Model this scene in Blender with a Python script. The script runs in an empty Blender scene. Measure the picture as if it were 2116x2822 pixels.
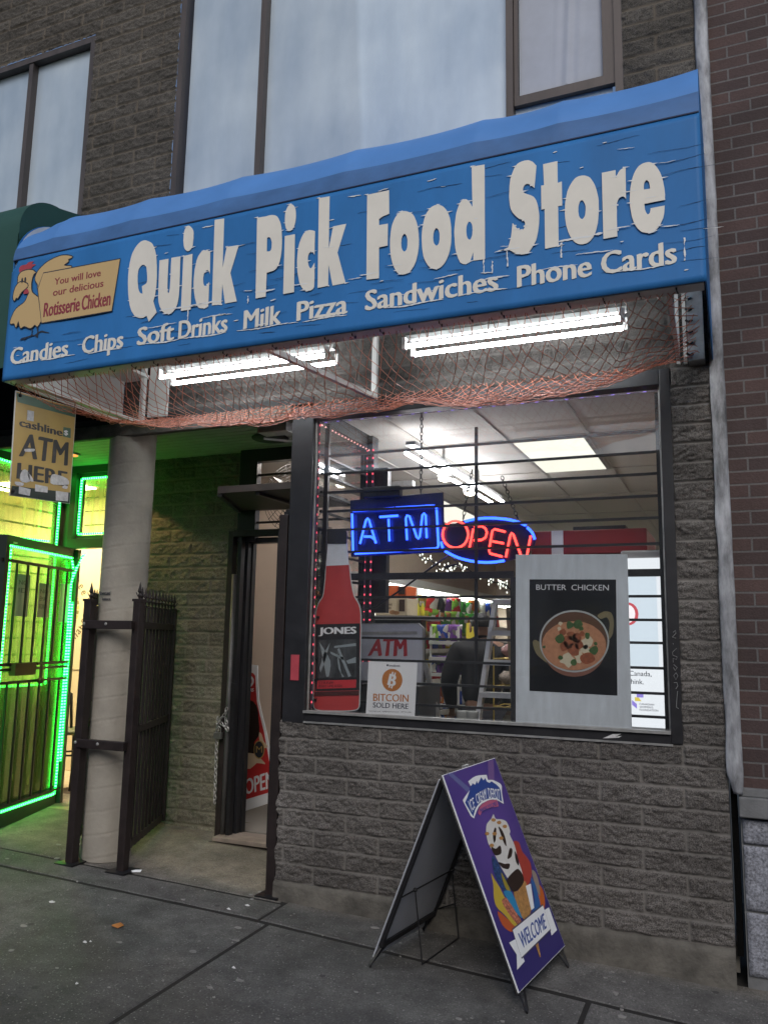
import bpy, bmesh, math, random
import numpy as np
from mathutils import Vector, Matrix
R_ = math.radians
random.seed(7)
scene = bpy.context.scene
C = bpy.context.collection
# ------------------------------------------------------------------ camera, sky, sun, exposure
def cam_rot(rx, rz, ry):
    return Matrix.Rotation(rz, 3, 'Z') @ Matrix.Rotation(rx, 3, 'X') @ Matrix.Rotation(ry, 3, 'Z')
cam = bpy.data.cameras.new('camera'); cam.sensor_fit = 'HORIZONTAL'; cam.sensor_width = 36.0
cam.lens = 36.0 * 2259.39 / 2116.0; cam.clip_end = 300.0; cam.clip_start = 0.05
camo = bpy.data.objects.new('camera', cam); C.objects.link(camo)
camo.matrix_world = Matrix.Translation((0.67255, -4.42914, 1.54143)) @ cam_rot(1.72427403, 0.404642311, 0.0182874165).to_4x4()
scene.camera = camo
world = bpy.data.worlds.new('World'); scene.world = world; world.use_nodes = True
wn = world.node_tree.nodes; wl = world.node_tree.links
sky = wn.new('ShaderNodeTexSky'); sky.sky_type = 'NISHITA'; sky.sun_disc = False
SUN_EL, SUN_AZ = R_(38), R_(160)
sky.sun_elevation = SUN_EL; sky.sun_rotation = SUN_AZ; sky.air_density = 1.0; sky.dust_density = 2.0
bg = wn.get('Background') or wn.new('ShaderNodeBackground')
wl.new(sky.outputs[0], bg.inputs[0]); bg.inputs[1].default_value = 0.055
sun = bpy.data.lights.new('sun', 'SUN'); sun.energy = 0.5; sun.angle = R_(30); sun.color = (1.0, 0.97, 0.93)
suno = bpy.data.objects.new('sun', sun); C.objects.link(suno)
sd = Vector((math.sin(SUN_AZ) * math.cos(SUN_EL), math.cos(SUN_AZ) * math.cos(SUN_EL), math.sin(SUN_EL)))
suno.rotation_euler = sd.to_track_quat('Z', 'Y').to_euler()
vs = scene.view_settings; vs.view_transform = 'Standard'; vs.look = 'None'; vs.gamma = 1.0; vs.exposure = 1.0
scene.render.engine = 'CYCLES'
cy = scene.cycles
cy.use_denoising = True; cy.max_bounces = 8; cy.transparent_max_bounces = 24; cy.sample_clamp_indirect = 4.0; cy.caustics_reflective = False; cy.caustics_refractive = False
try: cy.denoiser = 'OPENIMAGEDENOISE'
except Exception: pass

# ------------------------------------------------------------------ materials
def srgb(r, g, b):
    f = lambda c: (c / 255 / 12.92) if c <= 10 else ((c / 255 + 0.055) / 1.055) ** 2.4
    return (f(r), f(g), f(b))
def mat(name, col, rough=0.6, metal=0.0, var=0.0, vs=6.0, bump=0.0, bs=60.0, coat=0.0, spec=0.5, streak=None):
    m = bpy.data.materials.new(name); m.use_nodes = True
    nt = m.node_tree; b = nt.nodes['Principled BSDF']; L = nt.links
    b.inputs['Roughness'].default_value = rough; b.inputs['Metallic'].default_value = metal
    b.inputs['Specular IOR Level'].default_value = spec
    if coat: b.inputs['Coat Weight'].default_value = coat
    c = tuple(col[:3]) + (1,)
    b.inputs['Base Color'].default_value = c
    tc = nt.nodes.new('ShaderNodeTexCoord')
    vec = tc.outputs['Object']
    if streak:
        mp = nt.nodes.new('ShaderNodeMapping'); mp.inputs['Scale'].default_value = streak; L.new(vec, mp.inputs[0]); vec = mp.outputs[0]
    if var:
        n = nt.nodes.new('ShaderNodeTexNoise'); n.inputs['Scale'].default_value = vs; n.inputs['Detail'].default_value = 6; n.inputs['Roughness'].default_value = 0.65
        L.new(vec, n.inputs['Vector'])
        r = nt.nodes.new('ShaderNodeMapRange'); r.inputs[1].default_value = 0.3; r.inputs[2].default_value = 0.7
        r.inputs[3].default_value = 1 - var; r.inputs[4].default_value = 1 + var
        L.new(n.outputs[0], r.inputs[0])
        mx = nt.nodes.new('ShaderNodeVectorMath'); mx.operation = 'SCALE'; mx.inputs[0].default_value = col[:3]
        L.new(r.outputs[0], mx.inputs['Scale']); L.new(mx.outputs[0], b.inputs['Base Color'])
        r2 = nt.nodes.new('ShaderNodeMapRange'); r2.inputs[3].default_value = max(0.02, rough - 0.12); r2.inputs[4].default_value = min(1, rough + 0.12)
        L.new(n.outputs[0], r2.inputs[0]); L.new(r2.outputs[0], b.inputs['Roughness'])
    if bump:
        n2 = nt.nodes.new('ShaderNodeTexNoise'); n2.inputs['Scale'].default_value = bs; n2.inputs['Detail'].default_value = 5
        L.new(tc.outputs['Object'], n2.inputs['Vector'])
        bp = nt.nodes.new('ShaderNodeBump'); bp.inputs['Strength'].default_value = bump; bp.inputs['Distance'].default_value = 0.01
        L.new(n2.outputs[0], bp.inputs['Height']); L.new(bp.outputs[0], b.inputs['Normal'])
    return m
def emat(name, col, s):
    m = bpy.data.materials.new(name); m.use_nodes = True; nt = m.node_tree
    nt.nodes.remove(nt.nodes['Principled BSDF'])
    e = nt.nodes.new('ShaderNodeEmission'); e.inputs[0].default_value = tuple(col) + (1,); e.inputs[1].default_value = s
    nt.links.new(e.outputs[0], nt.nodes['Material Output'].inputs[0]); return m
def ledmat(name, c1, c2, s, axis, freq, lo=-0.2, hi=0.8):
    """a strip of small lamps: bright dots in a dimmer glowing tube"""
    m = bpy.data.materials.new(name); m.use_nodes = True; nt = m.node_tree; L = nt.links
    nt.nodes.remove(nt.nodes['Principled BSDF'])
    tc = nt.nodes.new('ShaderNodeTexCoord'); sp = nt.nodes.new('ShaderNodeSeparateXYZ'); L.new(tc.outputs['Object'], sp.inputs[0])
    src = sp.outputs[axis]
    mu = nt.nodes.new('ShaderNodeMath'); mu.operation = 'MULTIPLY'; mu.inputs[1].default_value = freq; L.new(src, mu.inputs[0])
    si = nt.nodes.new('ShaderNodeMath'); si.operation = 'SINE'; L.new(mu.outputs[0], si.inputs[0])
    r = nt.nodes.new('ShaderNodeMapRange'); r.inputs[1].default_value = lo; r.inputs[2].default_value = hi; L.new(si.outputs[0], r.inputs[0])
    mx = nt.nodes.new('ShaderNodeMix'); mx.data_type = 'RGBA'; L.new(r.outputs[0], mx.inputs[0])
    mx.inputs[6].default_value = tuple(c1) + (1,); mx.inputs[7].default_value = tuple(c2) + (1,)
    e = nt.nodes.new('ShaderNodeEmission'); e.inputs[1].default_value = s; L.new(mx.outputs[2], e.inputs[0])
    L.new(e.outputs[0], nt.nodes['Material Output'].inputs[0]); return m
def glassmat(name, tint=(1, 1, 1), base=0.04, dirt=0.0, dirtcol=(0.6, 0.65, 0.7), maxr=1.0):
    m = bpy.data.materials.new(name); m.use_nodes = True; nt = m.node_tree; L = nt.links
    nt.nodes.remove(nt.nodes['Principled BSDF'])
    lw = nt.nodes.new('ShaderNodeLayerWeight'); lw.inputs[0].default_value = 0.5
    pw = nt.nodes.new('ShaderNodeMath'); pw.operation = 'POWER'; pw.inputs[1].default_value = 4.0; L.new(lw.outputs['Facing'], pw.inputs[0])
    r = nt.nodes.new('ShaderNodeMapRange'); r.inputs[3].default_value = base; r.inputs[4].default_value = maxr; L.new(pw.outputs[0], r.inputs[0])
    t = nt.nodes.new('ShaderNodeBsdfTransparent'); t.inputs[0].default_value = tuple(tint) + (1,)
    g = nt.nodes.new('ShaderNodeBsdfGlossy'); g.inputs['Roughness'].default_value = 0.02
    mix = nt.nodes.new('ShaderNodeMixShader'); L.new(r.outputs[0], mix.inputs[0]); L.new(t.outputs[0], mix.inputs[1]); L.new(g.outputs[0], mix.inputs[2])
    out = mix.outputs[0]
    if dirt:
        d = nt.nodes.new('ShaderNodeBsdfDiffuse'); d.inputs[0].default_value = tuple(dirtcol) + (1,)
        tc = nt.nodes.new('ShaderNodeTexCoord'); mp = nt.nodes.new('ShaderNodeMapping'); mp.inputs['Scale'].default_value = (6, 6, 0.8); L.new(tc.outputs['Object'], mp.inputs[0])
        n = nt.nodes.new('ShaderNodeTexNoise'); n.inputs['Scale'].default_value = 2.0; n.inputs['Detail'].default_value = 7; L.new(mp.outputs[0], n.inputs['Vector'])
        r3 = nt.nodes.new('ShaderNodeMapRange'); r3.inputs[1].default_value = 0.4; r3.inputs[2].default_value = 0.75; r3.inputs[3].default_value = dirt * 0.3; r3.inputs[4].default_value = dirt; L.new(n.outputs[0], r3.inputs[0])
        tr = nt.nodes.new('ShaderNodeBsdfTranslucent'); tr.inputs[0].default_value = tuple(dirtcol) + (1,); ds = nt.nodes.new('ShaderNodeMixShader'); L.new(d.outputs[0], ds.inputs[1]); L.new(tr.outputs[0], ds.inputs[2])
        m2 = nt.nodes.new('ShaderNodeMixShader'); L.new(r3.outputs[0], m2.inputs[0]); L.new(out, m2.inputs[1]); L.new(ds.outputs[0], m2.inputs[2]); out = m2.outputs[0]
    L.new(out, nt.nodes['Material Output'].inputs[0]); return m

# ------------------------------------------------------------------ mesh helpers
WL = {}
def wloc(o):
    return WL.get(o.name, Vector((0, 0, 0))) if o else Vector((0, 0, 0))
def link(name, me, m, parent):
    o = bpy.data.objects.new(name, me); C.objects.link(o)
    if m: me.materials.append(m)
    if parent:
        o.parent = parent; WL[o.name] = wloc(parent)
    return o
def tag(o, label, cat, group=None, kind=None):
    o['label'] = label; o['category'] = cat
    if group: o['group'] = group
    if kind: o['kind'] = kind
    return o
def thing(name, label, cat, loc=(0, 0, 0), group=None):
    o = bpy.data.objects.new(name, None); C.objects.link(o); o.location = loc; o.empty_display_size = 0.1
    WL[o.name] = Vector(loc); return tag(o, label, cat, group)
class MB:
    def __init__(s): s.v = []; s.f = []; s.p = []
    def add(s, vs, fs):
        n = len(s.v); s.p.append((n, len(s.f))); s.v += [tuple(v) for v in vs]; s.f += [tuple(i + n for i in f) for f in fs]; return s
    def box(s, a, b):
        x0, y0, z0 = [min(p, q) for p, q in zip(a, b)]; x1, y1, z1 = [max(p, q) for p, q in zip(a, b)]
        return s.add([(x0, y0, z0), (x1, y0, z0), (x1, y1, z0), (x0, y1, z0), (x0, y0, z1), (x1, y0, z1), (x1, y1, z1), (x0, y1, z1)],
                     [(0, 3, 2, 1), (4, 5, 6, 7), (0, 1, 5, 4), (1, 2, 6, 5), (2, 3, 7, 6), (3, 0, 4, 7)])
    def bar(s, p, q, w, h, up=(0, 0, 1)):
        p = Vector(p); q = Vector(q); d = (q - p).normalized(); u = Vector(up)
        if abs(d.dot(u)) > 0.98: u = Vector((0, 1, 0))
        a = d.cross(u).normalized() * w / 2; c = a.cross(d).normalized() * h / 2
        vs = [p - a - c, p + a - c, p + a + c, p - a + c, q - a - c, q + a - c, q + a + c, q - a + c]
        return s.add(vs, [(0, 1, 2, 3), (7, 6, 5, 4), (0, 4, 5, 1), (1, 5, 6, 2), (2, 6, 7, 3), (3, 7, 4, 0)])
    def tube(s, path, r, n=6, closed=False, caps=True):
        P = [Vector(p) for p in path]; N = len(P); vs = []; fs = []
        prev = None
        for i, p in enumerate(P):
            if closed: d = P[(i + 1) % N] - P[i - 1]
            else: d = P[min(i + 1, N - 1)] - P[max(i - 1, 0)]
            if d.length < 1e-9: d = Vector((0, 0, 1))
            d.normalize()
            if prev is None:
                u = Vector((0, 0, 1)) if abs(d.z) < 0.9 else Vector((1, 0, 0))
                a = d.cross(u).normalized()
            else:
                a = prev - d * prev.dot(d)
                a = a.normalized() if a.length > 1e-6 else d.orthogonal().normalized()
            prev = a; b = d.cross(a)
            rr = r[i] if isinstance(r, (list, tuple)) else r
            for k in range(n):
                t = 2 * math.pi * k / n; vs.append(p + a * math.cos(t) * rr + b * math.sin(t) * rr)
        for i in range(N if closed else N - 1):
            j = (i + 1) % N
            for k in range(n):
                k2 = (k + 1) % n; fs.append((i * n + k, i * n + k2, j * n + k2, j * n + k))
        if caps and not closed:
            fs.append(tuple(range(n - 1, -1, -1))); fs.append(tuple((N - 1) * n + k for k in range(n)))
        return s.add(vs, fs)
    def lathe(s, prof, c, n=24):
        """prof: (radius, z) pairs about a vertical axis at c"""
        vs = []; fs = []
        for r, z in prof:
            for k in range(n):
                t = 2 * math.pi * k / n; vs.append((c[0] + r * math.cos(t), c[1] + r * math.sin(t), c[2] + z))
        for i in range(len(prof) - 1):
            for k in range(n):
                k2 = (k + 1) % n; fs.append((i * n + k, i * n + k2, (i + 1) * n + k2, (i + 1) * n + k))
        fs.append(tuple(range(n - 1, -1, -1))); fs.append(tuple((len(prof) - 1) * n + k for k in range(n)))
        return s.add(vs, fs)
    def ball(s, c, r, n=10, m=7, sc=(1, 1, 1)):
        pr = []
        for i in range(m + 1):
            t = math.pi * i / m; pr.append((max(1e-4, math.sin(t)) * r, -math.cos(t) * r))
        n0 = len(s.v); s.lathe(pr, (0, 0, 0), n)
        s.v[n0:] = [(c[0] + x * sc[0], c[1] + y * sc[1], c[2] + z * sc[2]) for x, y, z in s.v[n0:]]; return s
    def grid(s, fn, nu, nv, flip=False):
        vs = [fn(i / nu, j / nv) for j in range(nv + 1) for i in range(nu + 1)]; fs = []
        for j in range(nv):
            for i in range(nu):
                a = j * (nu + 1) + i; q = (a, a + 1, a + nu + 2, a + nu + 1); fs.append(q[::-1] if flip else q)
        return s.add(vs, fs)
    def build(s, name, m, parent=None, smooth=False, bevel=0.0):
        off = wloc(parent); me = bpy.data.meshes.new(name)
        me.from_pydata([(v[0] - off[0], v[1] - off[1], v[2] - off[2]) for v in s.v], [], s.f); me.update()
        if smooth:
            for p in me.polygons: p.use_smooth = True
        o = link(name, me, m, parent)
        if bevel:
            b = o.modifiers.new('bevel', 'BEVEL'); b.width = bevel; b.segments = 2; b.limit_method = 'ANGLE'
        return o
def each(mb, name, m, parent, smooth=False, bevel=0.0):
    """one object for every piece that was added to mb"""
    out = []; P = mb.p + [(len(mb.v), len(mb.f))]
    for (v0, f0), (v1, f1) in zip(P[:-1], P[1:]):
        q = MB(); q.v = mb.v[v0:v1]; q.f = [tuple(i - v0 for i in f) for f in mb.f[f0:f1]]; out.append(q.build(name, m, parent, smooth, bevel))
    return out
def flats(name, polys, O, fr, th, m, parent): return [flat(name, [p], O, fr, th, m, parent) for p in polys]
def curve_mesh(polys, ext):
    cu = bpy.data.curves.new('c', 'CURVE'); cu.dimensions = '2D'; cu.fill_mode = 'BOTH'; cu.extrude = ext / 2
    for p in polys:
        sp = cu.splines.new('POLY'); sp.points.add(len(p) - 1)
        for q, w in zip(sp.points, p): q.co = (w[0], w[1], 0, 1)
        sp.use_cyclic_u = True
    ob = bpy.data.objects.new('c', cu); me = bpy.data.meshes.new_from_object(ob)
    bpy.data.objects.remove(ob); bpy.data.curves.remove(cu); return me
XZ = (Vector((1, 0, 0)), Vector((0, 0, 1)), Vector((0, -1, 0)))
def flat(name, polys, O, fr, th, m, parent, islands=False):
    """a flat plate cut to an outline: polys are (u, v) outlines (holes inside outlines); it stands on the plane O with frame fr"""
    U, V, N = fr; O = Vector(O) - wloc(parent); mb = None
    if islands:
        mes = [curve_mesh([p], th) for p in polys]
    else: mes = [curve_mesh(polys, th)]
    vs = []; fs = []
    for me in mes:
        n = len(vs)
        vs += [O + U * v.co.x + V * v.co.y + N * (v.co.z + th / 2) for v in me.vertices]
        fs += [tuple(i + n for i in p.vertices) for p in me.polygons]; bpy.data.meshes.remove(me)
    me = bpy.data.meshes.new(name); me.from_pydata(vs, [], fs); me.update()
    bm = bmesh.new(); bm.from_mesh(me); bmesh.ops.recalc_face_normals(bm, faces=bm.faces); bm.to_mesh(me); bm.free()
    return link(name, me, m, parent)
def txt_mesh(body, bold, ext):
    xb = max(0, bold) * 1.1; bold = 0.0
    cu = bpy.data.curves.new('t', 'FONT'); cu.body = body; cu.size = 1.0; cu.offset = bold; cu.extrude = ext; cu.resolution_u = 3
    ob = bpy.data.objects.new('t', cu); me = bpy.data.meshes.new_from_object(ob)
    bpy.data.objects.remove(ob); bpy.data.curves.remove(cu)
    if xb:      # heavier strokes: two more copies a hair to either side
        vs = [v.co.copy() for v in me.vertices]; fs = [tuple(p.vertices) for p in me.polygons]; n = len(vs)
        allv = [tuple(v) for v in vs]; allf = list(fs)
        for k, (dx, dz) in enumerate(((-xb, -.12), (xb, -.06))):
            allv += [(v.x + dx, v.y + (dx * .25), v.z + dz) for v in vs]; allf += [tuple(i + n * (k + 1) for i in f) for f in fs]
        bpy.data.meshes.remove(me); me = bpy.data.meshes.new('t'); me.from_pydata(allv, [], allf); me.update()
    return me
_h = txt_mesh('H', 0.0, 0.0); CAPH = max(v.co.y for v in _h.vertices); bpy.data.meshes.remove(_h)
def text_line(name, items, fr, th, m, parent, bold=0.012):
    """items: (body, origin3d, width, cap height)"""
    if len(items) > 1: return [text_line(name, [i], fr, th, m, parent, bold) for i in items]
    U, V, N = fr; vs = []; fs = []
    for body, O, w, cap in items:
        me = txt_mesh(body, bold, 0.5); x0 = min(v.co.x for v in me.vertices); x1 = max(v.co.x for v in me.vertices)
        n = len(vs); O = Vector(O) - wloc(parent); sx = w / (x1 - x0); sy = cap / CAPH
        vs += [O + U * ((v.co.x - x0) * sx) + V * (v.co.y * sy) + N * ((v.co.z + 0.5) * th) for v in me.vertices]
        fs += [tuple(i + n for i in p.vertices) for p in me.polygons]; bpy.data.meshes.remove(me)
    me = bpy.data.meshes.new(name); me.from_pydata(vs, [], fs); me.update(); return link(name, me, m, parent)
def text_quads(name, items, O, fr, th, m, parent, bold=0.012):
    """items: (body, [TL, TR, BR, BL] as (u, v)); the word fills the quad"""
    if 1 < len(items) < 9: return [text_quads(name, [i], O, fr, th, m, parent, bold) for i in items]
    U, V, N = fr; vs = []; fs = []; O = Vector(O) - wloc(parent)
    for body, q in items:
        me = txt_mesh(body, bold, 0.5); xs = [v.co.x for v in me.vertices]; ys = [v.co.y for v in me.vertices]
        x0, x1, y0, y1 = min(xs), max(xs), min(ys), max(ys); n = len(vs)
        for v in me.vertices:
            a = (v.co.x - x0) / (x1 - x0); b = (v.co.y - y0) / (y1 - y0)
            u = (1 - b) * ((1 - a) * q[3][0] + a * q[2][0]) + b * ((1 - a) * q[0][0] + a * q[1][0])
            w = (1 - b) * ((1 - a) * q[3][1] + a * q[2][1]) + b * ((1 - a) * q[0][1] + a * q[1][1])
            vs.append(O + U * u + V * w + N * ((v.co.z + 0.5) * th))
        fs += [tuple(i + n for i in p.vertices) for p in me.polygons]; bpy.data.meshes.remove(me)
    me = bpy.data.meshes.new(name); me.from_pydata(vs, [], fs); me.update(); return link(name, me, m, parent)

# lattice noise for real relief
def vn(x, y, seed):
    xi = np.floor(x).astype(np.int64); yi = np.floor(y).astype(np.int64); fx = x - xi; fy = y - yi
    fx = fx * fx * (3 - 2 * fx); fy = fy * fy * (3 - 2 * fy)
    def h(a, b):
        n = (a * 374761393 + b * 668265263 + seed * 974634777) & 0xFFFFFFFF
        n = ((n ^ (n >> 13)) * 1274126177) & 0xFFFFFFFF
        return ((n ^ (n >> 16)) & 0xFFFF) / 65535.0
    return (h(xi, yi) * (1 - fx) + h(xi + 1, yi) * fx) * (1 - fy) + (h(xi, yi + 1) * (1 - fx) + h(xi + 1, yi + 1) * fx) * fy
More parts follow.
